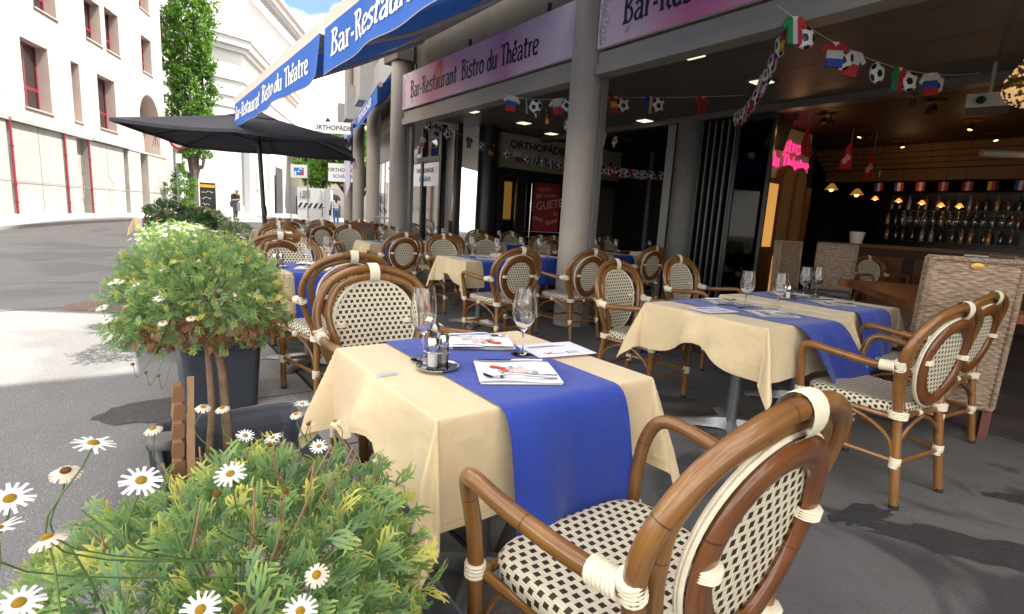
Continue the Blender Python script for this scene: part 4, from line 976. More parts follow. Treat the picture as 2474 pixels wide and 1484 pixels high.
for x0,x1,zt in ((7.92,8.36,2.37),(8.38,8.80,2.37)):
    mb=MB(); mb.prism(arch(x0,x1,0,zt),3.30,3.36,'y'); pn=mb.obj('arched_frame','cab_wood',cb,smooth=False)
    mb=MB(); mb.prism(arch(x0+.06,x1-.06,.98,zt-.06),3.285,3.299,'y'); mb.obj('arched_panel','cab_panel',pn,smooth=False)
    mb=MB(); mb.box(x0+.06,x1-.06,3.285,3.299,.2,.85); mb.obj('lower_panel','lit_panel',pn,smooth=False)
mb=MB(); mb.box(7.42,7.92,3.30,3.36,0,2.12); mb.box(8.80,8.98,3.28,3.38,0,2.05); mb.obj('side_frame','cab_wood',cb,smooth=False)
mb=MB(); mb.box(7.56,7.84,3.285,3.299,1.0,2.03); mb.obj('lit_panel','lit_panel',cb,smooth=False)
bar=thing('bar_counter','dark wooden bar counter inside the restaurant','bar counter',mw=FRAME)
mb=MB(); mb.box(9.3,9.8,-3,3.1,0,1.08); mb.obj('counter_body','ceiling_brown',bar,smooth=False); mb=MB(); mb.box(9.2,9.9,-3.05,3.15,1.08,1.14); mb.obj('counter_top','cab_wood',bar,smooth=False)
mb=MB(); 
for k in range(9): mb.box(9.28,9.30,-2.8+k*.66,-2.8+k*.66+.5,.15,.95)
mb.obj('counter_panel','cab_wood',bar,smooth=False)
sh=thing('back_bar_shelf','dark glass shelves behind the bar counter','shelf',mw=FRAME)
mb=MB()
for z in (1.25,1.55,1.85): mb.box(11.6,11.9,-3.5,3.2,z-.02,z)
mb.box(11.9,11.95,-3.5,3.2,0,2.2); mb.obj('shelves','black',sh,smooth=False)
pal=[(.05,.10,.04),(.12,.05,.02),(.25,.25,.25),(.02,.03,.02),(.3,.16,.04)]
for i,c in enumerate(pal): m=mat('bottle_%d'%i,c,.08,spec=.8); 
bot=[]
for i in range(5):
    mb=MB(); mb.lathe([(0,0),(.036,0),(.038,.01),(.038,.16),(.030,.19),(.013,.215),(.013,.27),(0,.272)],14); me=mb.mesh('bottle','bottle_%d'%i); bot.append(me)
rr=random.Random(21)
for z in (1.25,1.55,1.85):
    for k in range(42):
        o=bpy.data.objects.new('bottle',bot[rr.randrange(5)]); COL.objects.link(o); o.matrix_world=FRAME@Matrix.Translation((11.70+rr.uniform(-.05,.05),-3.2+k*.15+rr.uniform(-.05,.05),z)); tag(o,'small bottle standing in a row on the shelves behind the bar','bottle','bottles behind the bar')
# hanging glasses rack as rows of upturned glasses
for j,(yy,n_) in enumerate(((2.2,14),(-.2,16))):
    for k in range(n_):
        o=bpy.data.objects.new('hanging_glass',glass0.data); COL.objects.link(o); o.matrix_world=FRAME@Matrix.Translation((10.1,yy-k*.11,1.92 if j else 1.75))@Matrix.Rotation(math.pi,4,'X'); tag(o,'small upturned glass hanging over the bar','glass','glasses hanging over the bar')
# small orange pendant lamps over the bar
pend=[]
def pendant(x,y,z,lb,s=1):
    t=thing('pendant_lamp',lb,'lamp',group='small orange lamps over the bar',mw=FRAME@Matrix.Translation((x,y,z)))
    mb=MB(); mb.lathe([(.012*s,.06*s),(.02*s,.055*s),(.06*s,.0)],14); mb.obj('shade','warm_glow' if s<1.4 else 'cove_strip',t)
    mb=MB(); mb.ico((0,0,.0),.02*s,2); mb.obj('bulb','warm_bulb',t); mb=MB(); mb.tube([(0,0,.06*s),(0,0,3.0-z)],.004,5); mb.obj('cord','black',t)
for k,(px,pz) in enumerate(((0,0),(.36,-.03),(.72,-.06),(.98,-.09),(1.24,-.10),(2.2,.05),(2.5,.03),(2.8,-.0),(3.05,-.02),(3.3,-.04),(3.55,-.07),(3.8,-.06),(4.05,-.08),(4.3,-.10))):
    pendant(10.2+(.02 if k%2 else -.02),2.7-px,1.95+pz*1.2,'tiny glowing orange lamp in the row over the bar')
pendant(9.2,3.05,2.05,'amber shaded lamp at the left end of the bar, left one',1.8); pendant(9.5,2.75,1.98,'amber shaded lamp at the left end of the bar, right one',1.8)
# stepped ochre cove
cv=thing('ceiling_cove','stepped ochre ceiling cove above the bar','ceiling cove',mw=FRAME)
for k in range(4):
    mb=MB(); mb.box(10.9+k*.14,11.05+k*.14,-8,4.2,2.96-.085*(k+1),2.999-.0*k); mb.obj('cove_step','cove',cv,smooth=False)
mb=MB(); mb.box(11.5,12.1,-8,4.2,2.40,2.62); mb.obj('cove_beam','cove',cv,smooth=False)
# spotlights
mat('spot_black',(.012,.012,.012),.4)
def spots(x,y,n,lb):
    t=thing('ceiling_spotlight',lb,'spotlight',group='ceiling spotlights',mw=FRAME@Matrix.Translation((x,y,3.0)))
    mb=MB(); mb.lathe([(0,-.004),(.11,-.004),(.115,-.016),(0,-.018)][::-1],24); mb.obj('base','cab_wood',t)
    for k in range(n):
        an=k*2.1+x; dx,dy=.07*math.cos(an)*(n>1),.07*math.sin(an)*(n>1)
        T=Matrix.Translation((dx,dy,-.10))@Matrix.Rotation(.4,4,(math.sin(an),-math.cos(an),0)); mb=MB(); mb.lathe([(.012,.04),(.03,.03),(.036,-.045),(.03,-.045)],14,T=T); mb.tube([(dx,dy,-.06),(dx,dy,-.018)],.006,6); hd=mb.obj('spot_head','spot_black',t)
        mb=MB(); mb.lathe([(0,-.040),(.029,-.040)],14,T=T); mb.obj('lens','warm_bulb' if k==0 else 'frame_metal',hd)
spots(7.53,2.56,3,'cluster of three black spotlights near the neon wall'); spots(7.51,1.23,2,'pair of black spotlights in the middle of the brown ceiling'); spots(8.96,2.57,3,'cluster of three spotlights above the hanging flags')
spots(10.3,2.5,2,'far pair of spotlights by the cove'); spots(9.01,1.21,1,'single spotlight left of the chandelier'); spots(10.23,1.23,2,'farthest spotlights on the right'); spots(6.95,2.7,1,'single glowing spotlight by the door track'); spots(6.95,1.3,1,'single glowing spotlight near the first football garland')
# warm point lights near the spotlights, plus added fill for cove and lit panel
for k,(x,y,z,p) in enumerate(((6.95,2.7,2.7,5),(7.9,2.7,2.55,9),(9.0,1.2,2.6,10),(10.35,2.4,2.45,12),(10.35,-.6,2.45,12),(7.7,2.9,1.3,3))):
    ld=bpy.data.lights.new('warm_spot_fill','POINT'); ld.energy=p*.055; ld.color=(1,.55,.22); ld.shadow_soft_size=.06; lo=bpy.data.objects.new('warm_spot_fill',ld); COL.objects.link(lo); lo.matrix_world=FRAME@Matrix.Translation((x,y,z))
# chandelier
mat('crystal',(.55,.42,.26),.10,.3,emit=(1,.60,.25),estr=.12); mat('shaded_crystal',(.14,.075,.03),.12,.2); mat('gold',(.45,.28,.06),.3,.9)  # bright glowing beads against darkened copies put the glints into the colour
def chandelier(x,y,z,r,lb,seed):
    t=thing('chandelier',lb,'chandelier',mw=FRAME@Matrix.Translation((x,y,z))); mb=MB(); md=MB(); rr=random.Random(seed)
    for i in range(13):
        th=i/12*math.pi/2; n=max(1,int(2*math.pi*r*math.cos(th)/.027))
        for k in range(n):
            a=2*math.pi*(k+.5*(i%2))/n; (mb if rr.random()<.5 else md).ico((r*math.cos(th)*math.cos(a),r*math.cos(th)*math.sin(a),-r*.62*math.sin(th)),.0125*rr.uniform(.8,1.15),1)
    for i in range(9):
        n=int(2*math.pi*r*(1-i*.09)/.03)
        for k in range(n):
            a=2*math.pi*k/n; q=r*(1-i*.10)*.97; (mb if rr.random()<.35 else md).ico((q*math.cos(a),q*math.sin(a),.06+i*.035),.0105,1)
    mb.obj('crystal_beads','crystal',t,kind='stuff'); md.obj('shaded_beads','shaded_crystal',t,kind='stuff'); mb=MB(); mb.lathe([(r*1.02,.0),(r*1.04,.02),(r*1.0,.045),(r*.98,.0)],40); mb.obj('rim','gold',t)
    mb=MB(); mb.ico((0,0,.08),.05,2); mb.obj('bulb','warm_bulb',t)
    mb=MB(); mb.tube([(0,0,.4),(0,0,3.0-z)],.008,6); mb.obj('chain','gold',t)
chandelier(4.38,-.33,2.34,.21,'large crystal chandelier cut by the right edge of the picture',4)
chandelier(8.05,.22,2.12,.10,'small crystal chandelier deeper in the room on the right',5)
pt=thing('projector_mount','white ceiling projector left of the chandelier','projector',mw=FRAME@Matrix.Translation((6.05,.36,2.60)))
mb=MB(); mb.box(-.2,.2,-.16,.16,-.06,.07,Matrix.Rotation(.2,4,'Z')); mb.obj('projector_body','alu_white',pt,smooth=False)
mb=MB(); mb.tube([(0,0,.07),(0,0,.4)],.018,8); mb.obj('ceiling_pole','alu_white',pt); mb=MB(); mb.lathe([(.0,0),(.035,0),(.035,.03)],16,T=Matrix.Translation((-.22,0,0))@Matrix.Rotation(-math.pi/2,4,'Y')); mb.obj('lens','black',pt)
mb=MB(); mb.tube([(7.8,.75,2.36),(9.6,-1.2,2.36)],.045,12); sc=mb.obj('projection_screen_roll','alu_white'); sc.matrix_world=FRAME; tag(sc,'rolled up white projection screen case under the cove','screen roll')
mb=MB(); mb.lathe([(0,0),(.09,0),(.12,.20),(.11,.20),(.10,.06),(0,.05)],20); fp=mb.obj('flower_pot','awning_white'); fp.matrix_world=FRAME@Matrix.Translation((9.4,2.60,1.14)); tag(fp,'white round pot on the end of the bar counter','flower pot')
# stack of pale folded metal furniture
ms=thing('stacked_metal_chairs','stack of folded pale metal chairs in front of the bar','stacked chairs',mw=FRAME)
mat('pale_metal',(.32,.42,.43),.3,.5)
for k in range(7): mb=MB(); mb.box(7.9,8.4,-1.6-.03*k,1.1-.06*k,.90+.03*k,.915+.03*k); mb.obj('metal_seat','pale_metal',ms,smooth=False)
mb=MB()
for y in (-1.2,-.2,.8): mb.box(8.0,8.3,y-.02,y+.02,0,.9)
mb.obj('metal_leg','black',ms,smooth=False)
# row of small flags behind the bar
fcols={'r':(.42,.025,.03),'w':(.55,.55,.55),'b':(.03,.06,.35),'y':(.75,.5,.04),'g':(.02,.22,.07),'k':(.01,.01,.012),'o':(.75,.22,.03)}
for k,c in fcols.items(): mat('flag_'+k,c,.65,transl=.15)
FK=list(fcols)
bt=thing('flag_bunting','row of small dim national flags strung behind the bar','bunting',mw=FRAME); rr=random.Random(2)
mb=MB(); mb.tube([(10.6,3.0-k*.3,2.30-.02*math.sin(k)) for k in range(22)],.004,5); mb.obj('cord','black',bt)
for k in range(16):
    y=2.9-k*.33; mb=MB(); cs=rr.choice(['rwr','bwr','kry','gwr','rw','byb','rwb'])
    for j,c in enumerate(cs): mb.m=j; mb.box(10.6,10.604,y-.14+j*.14/len(cs),y-.14+(j+1)*.14/len(cs),2.13,2.28)
    mb.obj('small_flag',['flag_'+c for c in cs],bt,smooth=False)
# hanging Swiss flags
def swiss(b,a,z,s,rot,lb):
    t=thing('hanging_flag',lb,'flag',group='red flags with a white cross',mw=FRAME@Matrix.Translation((b,a,z))@Matrix.Rotation(rot,4,'Z'))
    def f(u,v): return Vector(((u-.35)*s*(.35+.65*v)+.02*math.sin(v*7+u*3),.05*math.sin(u*9+v*3)*s*2*v,-v*s*1.15-(u)*s*.30*(1-v)))
    mb=MB(); mb.grid(f,12,12); mb.obj('flag_cloth','flag_r',t)
    for d in (-.006,.006):
        mb=MB()
        for u0,u1,v0,v1 in ((.42,.58,.38,.78),(.30,.70,.52,.66)): mb.grid(lambda u,v:f(u0+(u1-u0)*u,v0+(v1-v0)*v)+Vector((0,d,0)),4,4)
        mb.obj('white_cross','flag_w',t)
    mb=MB(); mb.tube([(-.02,0,0),(-.02,0,3.0-z)],.004,5); mb.obj('flag_stick','alu_white',t)
swiss(7.18,2.62,2.86,.42,R(10),'red flag with white cross hanging beside the neon lettering')
swiss(8.82,2.70,2.80,.38,R(60),'narrow red flag with white cross, middle one of three')
swiss(9.40,2.56,2.72,.40,R(50),'dim red flag with white cross, farthest right of three')
# ---------------- football garlands ----------------
bmv=bmesh.new(); bmesh.ops.create_icosphere(bmv,subdivisions=4,radius=.085); ic=bmesh.new(); bmesh.ops.create_icosphere(ic,subdivisions=1,radius=1); dirs=[v.co.normalized() for v in ic.verts]; ic.free()
ballm=bpy.data.meshes.new('football')
bmv.faces.ensure_lookup_table()
rotq=Euler((.35,.2,.1)).to_matrix()
for f in bmv.faces:
    c=rotq@f.calc_center_median().normalized(); f.material_index=1 if max(c.dot(d) for d in dirs)>math.cos(R(20.5)) else 0; f.smooth=True
for v in bmv.verts: v.co.y*=.45
bmv.to_mesh(ballm); bmv.free(); mat('ball_white',(.62,.62,.62),.5); ballm.materials.append(M['ball_white']); ballm.materials.append(M['black'])
def shirt_mesh(stripes,horiz,collar='w'):
    mb=MB(); cs=list(stripes); n=len(cs); w,h,d=.125,.19,.008
    for j,c in enumerate(cs):
        mb.m=j
        if horiz: mb.box(-w/2,w/2,-d,d,-h*(j+1)/n,-h*j/n)
        else: mb.box(-w/2+w*j/n,-w/2+w*(j+1)/n,-d,d,-h,0)
    for s in (-1,1):
        mb.m=0 if (horiz or s<0) else n-1
        P=[(s*w/2,0),(s*(w/2+.052),-.065),(s*(w/2+.030),-.088),(s*w/2,-.058)]
        mb.prism(P if s<0 else P[::-1],-d*.95,d*.95,'y')
    mb.m=n; mb.prism([(-.032,.001),(0,-.032),(.032,.001)],-d*1.25,d*1.25,'y')
    return mb.mesh('shirt',['flag_'+c for c in cs]+['ball_white'],False)
SH={k:shirt_mesh(*v) for k,v in {'it':('gwr',0),'nl':('rwb',1),'pl':('wr',1),'pt':('ggrrr',0),'ru':('wbr',1),'es':('ryr',1),'de':('kry',1),'ro':('byr',0),'tr':('r',0),'fi':('wbw',0),'en':('wrw',0),'dk':('rwr',0),'be':('kyr',0),'ua':('by',1)}.items()}
def garland(label,P0,P1,sag,items,droop=.0,rotz=0,cord=True):
    t=thing('football_garland',label,'garland',group='football garlands',mw=FRAME); A,B=Vector(P0),Vector(P1)
    def at(s): return A+(B-A)*s+Vector((0,0,-sag*4*s*(1-s)))
    mb=MB(); mb.tube([at(k/24) for k in range(25)],.0022,5); mb.obj('cord','ball_white',t)
    d=(B-A); base=math.atan2(d.y,d.x)
    for i,(s,k) in enumerate(items):
        p=at(s); o=bpy.data.objects.new('football' if k=='B' else 'shirt',ballm if k=='B' else SH[k]); COL.objects.link(o); o.parent=t
        o.location=p-Vector((0,0,.085 if k=='B' else -.005)); o.rotation_euler=(rnd.uniform(-.15,.15),rnd.uniform(-.2,.2),base+rotz+rnd.uniform(-.25,.25))
    return t
garland('football garland running out of the picture top right, biggest balls',(2.98,.92,2.84),(5.6,.35,2.80),.17,[(.07,'it'),(.12,'B'),(.25,'nl'),(.29,'B'),(.335,'pl'),(.455,'B'),(.56,'pt'),(.615,'B'),(.72,'ru'),(.76,'B')],rotz=-.2)
vit=[]
ks=['de','B','ru','B','fi','B','en','B','pl','B','tr','B','be','dk','B','it','B','ro','en','B','pt','ua','B','nl']
for i,k in enumerate(ks): vit.append((.03+i*.041,k))
garland('dense football garland hanging down from the near rail to the folded doors',(3.30,1.0,2.86),(5.9,3.0,2.84),.20,vit)
garland('straight football garland with three pairs right of the column',(3.55,3.6,2.70),(5.2,2.45,2.84),.02,[(.22,'es'),(.27,'B'),(.43,'ro'),(.48,'B'),(.74,'tr')],rotz=.3)
garland('football garland hanging at the upper left of the round column',(3.1,4.6,2.80),(3.9,3.5,2.84),.10,[(.12,'ru'),(.35,'B'),(.55,'pl'),(.66,'B'),(.95,'pt')],rotz=.3)
garland('football garland slanting down towards the round column',(3.4,4.6,2.82),(5.6,4.6,2.55),.05,[(.05,'fi'),(.14,'B'),(.22,'de'),(.40,'B'),(.55,'nl'),(.62,'B'),(.75,'fi'),(.85,'B')],rotz=1.2)
garland('long football garland in front of the shop name band',(3.40,7.4,2.84),(7.6,6.6,2.50),.22,[(.02,'B'),(.06,'nl'),(.10,'B'),(.20,'it'),(.26,'B'),(.31,'de'),(.38,'B'),(.43,'pl'),(.48,'B'),(.52,'fi'),(.56,'B'),(.61,'en'),(.65,'B'),(.69,'dk'),(.73,'B'),(.77,'pl'),(.81,'B'),(.86,'nl'),(.90,'B'),(.95,'be')],rotz=.5)
garland('crowded football garland in the dark right of the column',(6.2,6.6,2.42),(8.3,5.6,2.36),.06,[(x_,k_) for x_,k_ in zip([.04*i_+.03 for i_ in range(24)],['B','tr','B','it','B','es','B','be','B','dk','B','fi']*2)]+[(.02,'B'),(.08,'tr'),(.14,'B'),(.19,'B'),(.25,'tr'),(.31,'B'),(.38,'es'),(.44,'be'),(.50,'B'),(.55,'it'),(.61,'B'),(.67,'pl'),(.74,'B'),(.80,'de'),(.86,'tr'),(.91,'B'),(.97,'nl')],rotz=.3)
garland('short football garland hanging behind the second column',(3.75,8.0,2.75),(3.9,9.0,2.2),-.02,[(.2,'pl'),(.45,'B'),(.7,'en'),(.9,'B')])
# ---------------- parasol ----------------
mat('canopy_dark',(.045,.045,.058),.8,nscale=8,namt=.08,bump=.1,bscale=500,transl=.04); mat('pole_dark',(.022,.022,.025),.4)
def parasol(x,y,L,zr,zt,lb,lean=0):
    t=thing('parasol',lb,'parasol',(x,y,gh(x,y)),R(15),'dark square parasols'); h=L/2
    def rim(k,q):  # rim point between the 8 rib tips
        pts=[(-h,-h),(0,-h),(h,-h),(h,0),(h,h),(0,h),(-h,h),(-h,0)]
        a=Vector((*pts[k],0)); b=Vector((*pts[(k+1)%8],0)); p=a+(b-a)*q; inn=.035*4*q*(1-q); c=p*(1-inn); return c
    vs=[(0,0,zt)];N=64;rings=10
    for r in range(1,rings+1):
        s=r/rings
        for i in range(N):
            k=i//8; q=(i%8)/8; p=rim(k,q); cr=max(abs(p.x),abs(p.y))/h
            corner=(abs(p.x)/h)*(abs(p.y)/h)
            z=zt-(zt-zr)*(s**.92)-.05*math.sin(q*math.pi)*s*.5 +.00; vs.append((p.x*s,p.y*s,z))
    fs=[(0,1+i,1+(i+1)%N) for i in range(N)]
    for r in range(rings-1):
        for i in range(N): fs.append((1+r*N+i,1+(r+1)*N+i,1+(r+1)*N+(i+1)%N,1+r*N+(i+1)%N))
    # small hanging edge
    o=1+(rings-1)*N
    for i in range(N): v=vs[o+i]; vs.append((v[0]*1.004,v[1]*1.004,v[2]-.045))
    for i in range(N): fs.append((o+i,o+N+i,o+N+(i+1)%N,o+(i+1)%N))
    mb=MB(); mb.add(vs,fs); mb.obj('canopy','canopy_dark',t)
    mb=MB()
    def vent(u,v): return Vector(((u*2-1)*.36,(v*2-1)*.36,zt+.05-.17*max(abs(u*2-1),abs(v*2-1))))
    mb.grid(vent,10,10); mb.obj('vent_cap','canopy_dark',t)
    mb=MB(); mb.tube([(lean,0,0),(lean*.5,0,1.1),(0,0,zt)],.036,14); mb.tube([(lean*.62,0,1.02),(lean*.5,0,1.18)],.042,14); mb.obj('pole','pole_dark',t)
    mb=MB(); mb.tube([(0,0,zt-.42),(0,0,zt-.50)],.055,12); mb.obj('hub','pole_dark',t)
    for k in range(8):
        p=rim(k,0); mb=MB(); mb.tube([(0,0,zt-.06),(p.x*.99,p.y*.99,zr-.015)],.011,6); rb=mb.obj('rib','pole_dark',t)
        mb=MB(); mb.tube([(0,0,zt-.45),(p.x*.48,p.y*.48,zt-.06-(zt-zr)*.48)],.008,6); mb.obj('strut','pole_dark',rb)
    for k in (6,7,2,3,4):
        p=rim(k,0); mb=MB()
        for d in (-.03,0,.03): mb.tube([(p.x+d*.3,p.y,zr-.04),(p.x+d,p.y+d,zr-.20)],.004,4)
        mb.obj('tie_string','pole_dark',t)
    mb=MB(); mb.box(-.3,.3,-.3,.3,0,.07); mb.obj('base','pole_dark',t,smooth=False)
    return t
parasol(-4.32,8.85,2.95,2.20,2.66,'big dark square parasol over the kerb tables, nearest',lean=.14)
# ---------------- wicker chairs and wooden table ----------------
m=mat('wicker',(.33,.19,.11),.6); n=m.node_tree.nodes; l=m.node_tree.links
nz=n.new('ShaderNodeTexNoise'); nz.inputs['Scale'].default_value=1; nz.inputs['Detail'].default_value=4; tcn=n.new('ShaderNodeTexCoord'); mpn=n.new('ShaderNodeMapping'); mpn.inputs['Scale'].default_value=(24,24,90); l.new(tcn.outputs['Object'],mpn.inputs[0]); l.new(mpn.outputs[0],nz.inputs['Vector'])
crn=n.new('ShaderNodeValToRGB'); e=crn.color_ramp.elements; e[0].position=.22; e[0].color=(.11,.075,.05,1); e[1].position=.85; e[1].color=(.50,.40,.30,1); q=crn.color_ramp.elements.new(.52); q.color=(.29,.20,.135,1); l.new(nz.outputs['Fac'],crn.inputs[0]); l.new(crn.outputs[0],n['Principled BSDF'].inputs['Base Color'])
mat('chair_leg_wood',(.13,.045,.03),.5,nscale=20); mat('brass',(.4,.26,.06),.35,.8); mat('grey_cushion',(.17,.17,.19),.9)
m=mat('table_wood',(.30,.10,.035),.28,nscale=0); n=m.node_tree.nodes; l=m.node_tree.links; tcn=n.new('ShaderNodeTexCoord'); mpn=n.new('ShaderNodeMapping'); mpn.inputs['Scale'].default_value=(2,16,4); nz=n.new('ShaderNodeTexNoise'); nz.inputs['Scale'].default_value=1.6; nz.inputs['Detail'].default_value=6; nz.inputs['Distortion'].default_value=1.2
crn=n.new('ShaderNodeValToRGB'); crn.color_ramp.elements[0].position=.35; crn.color_ramp.elements[0].color=(.13,.035,.012,1); crn.color_ramp.elements[1].position=.7; crn.color_ramp.elements[1].color=(.36,.14,.05,1)
l.new(tcn.outputs['Object'],mpn.inputs[0]); l.new(mpn.outputs[0],nz.inputs['Vector']); l.new(nz.outputs['Fac'],crn.inputs[0]); l.new(crn.outputs[0],n['Principled BSDF'].inputs['Base Color'])
def woven(mb,fn,w,h,ph=0,row=.0165,col=.044):
    nv=int(h/row)*4; nu=int(w/col)*4; rr=random.Random(int(w*100+h*10))
    off=[rr.uniform(-.15,.15) for _ in range(nv//4+2)]
    def f(u,v):
        p,nrm=fn(u,v); r=v*h/row; k=int(r); fr=r-k
        d=.0065*math.sin(math.pi*fr)**.6*(.45+.55*math.sin(math.pi*(u*w/col+k+off[k])))
        return p+nrm*d
    mb.grid(f,nu,nv,w,h)
def make_wicker():
    t=thing('wicker_chair','','wicker chair')
    # high backrest: slab w .52, from z .20 to 1.12, back at y<0
    W_,H0,H1=.46,.20,1.12
    def yb(z): return -.20-.04*(z-.2)/.9
    mb=MB()
    woven(mb,lambda u,v:(Vector(((.5-u)*W_,yb(H0+v*(H1-H0))-.035,H0+v*(H1-H0))),Vector((0,-1,0))),W_,H1-H0)
    woven(mb,lambda u,v:(Vector(((u-.5)*W_,yb(H0+v*(H1-H0))+.035,H0+v*(H1-H0))),Vector((0,1,0))),W_,H1-H0)
    for s in (-1,1): woven(mb,lambda u,v:(Vector((s*W_/2,yb(H0+v*(H1-H0))+(u-.5)*.07*s,H0+v*(H1-H0))),Vector((s,0,0))),.07,H1-H0,col=.035)
    woven(mb,lambda u,v:(Vector(((u-.5)*W_,yb(H1)+(v-.5)*.07,H1)),Vector((0,0,1))),W_,.07)
    mb.obj('backrest','wicker',t)
    mb=MB()
    def braid(P,r):
        P=spline(P,1) if False else P; A=[Vector(p) for p in P]
        tot=sum((A[i+1]-A[i]).length for i in range(len(A)-1)); n=int(tot/.006)
        pts=[]
        for k in range(n+1):
            s=k/n*tot; i=0
            while i<len(A)-2 and s>(A[i+1]-A[i]).length: s-=(A[i+1]-A[i]).length; i+=1
            pts.append(A[i]+(A[i+1]-A[i])*(s/(A[i+1]-A[i]).length))
        for ph in (0,2.1,4.2):
            q=[]
            for k,p in enumerate(pts):
                a=k*.006/.045*2*math.pi+ph; tt=(pts[min(k+1,n)]-pts[max(k-1,0)]).normalized(); u=tt.orthogonal().normalized() if abs(tt.z)<.7 else Vector((1,0,0)); v=tt.cross(u); q.append(p+u*math.cos(a)*r+v*math.sin(a*1.0)*r)
            mb.tube(q,r*.95,6)
    for s in (-1,1):
        for dy in (-.035,.035): braid([(s*W_/2,yb(H0)+dy,H0),(s*W_/2,yb(H1)+dy,H1)],.010)
    for dy in (-.035,.035): braid([(-W_/2,yb(H1)+dy,H1),(W_/2,yb(H1)+dy,H1)],.010); 
    braid([(-W_/2,yb(H0)-.035,H0),(W_/2,yb(H0)-.035,H0)],.010)
    mb.obj('braided_edge','wicker',t)
    mb=MB(); D=.5
    woven(mb,lambda u,v:(Vector(((u-.5)*W_,-.16+D,H0+v*.25)),Vector((0,1,0))),W_,.25)
    for s in (-1,1): woven(mb,lambda u,v:(Vector((s*W_/2,-.2+(u if s>0 else 1-u)*D,H0+v*.25)),Vector((s,0,0))),D,.25)
    woven(mb,lambda u,v:(Vector(((u-.5)*W_,-.2+v*(D+.04),.45)),Vector((0,0,1))),W_,D+.04)
    mb.obj('seat','wicker',t)
    mb=MB(); 
    def cush(u,v): x=(u*2-1);y=(v*2-1); e=(1-abs(x)**6)*(1-abs(y)**6); return Vector((x*.235,.07+y*.23,.465+.05*max(0,e)**.4))
    mb.grid(cush,20,20); mb.obj('seat_cushion','grey_cushion',t)
    mb=MB(); ribbon(mb,[(0,0),(.012,.02),(.03,.01),(.02,-.012),(0,0)],.004,facing((.24,.05,.50),(0,1,0),(0,0,1))); mb.tube(spline([(.265,-.1,.50),(.285,-.09,.52),(.29,-.12,.48),(.275,-.11,.42)],5),.004,5); mb.obj('cushion_tie','letter_white',t)
    for sx in (-1,1):
        for y in (-.20,.28):
            mb=MB(); mb.prism([(-.024,-.024),(.024,-.024),(.024,.024),(-.024,.024)],0,.22,T=Matrix.Translation((sx*.22,y,0))); mb.obj('leg','chair_leg_wood',t,smooth=False)
    mb=MB(); mb.lathe([(0,.006),(.02,.004),(.022,0)],20,T=Matrix.Translation((0,yb(1.08)-.043,1.085))@Matrix.Rotation(math.pi/2,4,'X')@Matrix.Scale(1.7,4,(1,0,0))); mb.obj('badge','brass',t)
    return t
wk0=make_wicker(); wu=[]
def wick(b,a,deg,lb): p=W(b,a); place(wk0,wu,lb,(p.x,p.y,0),FA+R(deg),'high wicker chairs')
wick(3.50,-.27,-58,'large high-backed wicker chair seen from behind, nearest on the right')
wick(6.75,1.80,112,'high-backed wicker chair facing the wooden table, right of the narrow one')
wick(6.10,1.90,175,'narrow-looking wicker chair turned sideways beside the cabinet')
wick(5.85,.16,34,'wicker chair half hidden behind the big one at the right edge')
wt=thing('wooden_table','polished reddish wooden table between the wicker chairs','table',loc=(3.6,4.55,0),rz=R(70))
rr=random.Random(4); ed=[(-1.0,-.33),(-.95,.30),(-.70,.36),(0,.38),(.8,.37),(1.15,.40),(1.2,-.38),(.4,-.36),(-.3,-.38),(-.85,-.36)]
mb=MB(); mb.prism([(p.x,p.y) for p in spline([(x,y,0) for x,y in ed],4,True)],.70,.765); mb.obj('tabletop','table_wood',wt,smooth=False)
for x in (-.6,.8): mb=MB(); mb.box(x-.05,x+.05,-.22,.22,0,.70); mb.obj('leg','chair_leg_wood',wt,smooth=False)
# ---------------- folding board by the second column ----------------
mat('board_wood',(.30,.13,.10),.6,nscale=8); mat('board_grey',(.22,.21,.20),.6)
p=W(2.6,8.35); ab_=thing('folding_board','reddish wooden folding board standing behind the chairs, grey panel','folding board',(p.x,p.y,gh(p.x,p.y)),FA+R(20))
for s in (-1,1):
    T=Matrix.Rotation(R(12*s),4,'X'); T=Matrix.Translation((0,0,0))@Matrix.Translation((0,-.23*s,0))@Matrix.Rotation(R(-13*s),4,'X'); mb=MB()
    mb.box(-.33,-.27,-.015,.015,0,1.03,T); mb.box(.27,.33,-.015,.015,0,1.03,T); mb.box(-.27,.27,-.015,.015,.92,1.0,T); mb.box(-.27,.27,-.015,.015,.15,.22,T); fr=mb.obj('board_frame','board_wood',ab_,smooth=False)
    mb=MB(); mb.box(-.27,.27,-.006,.006,.22,.92,T); mb.obj('panel','board_grey',fr,smooth=False)
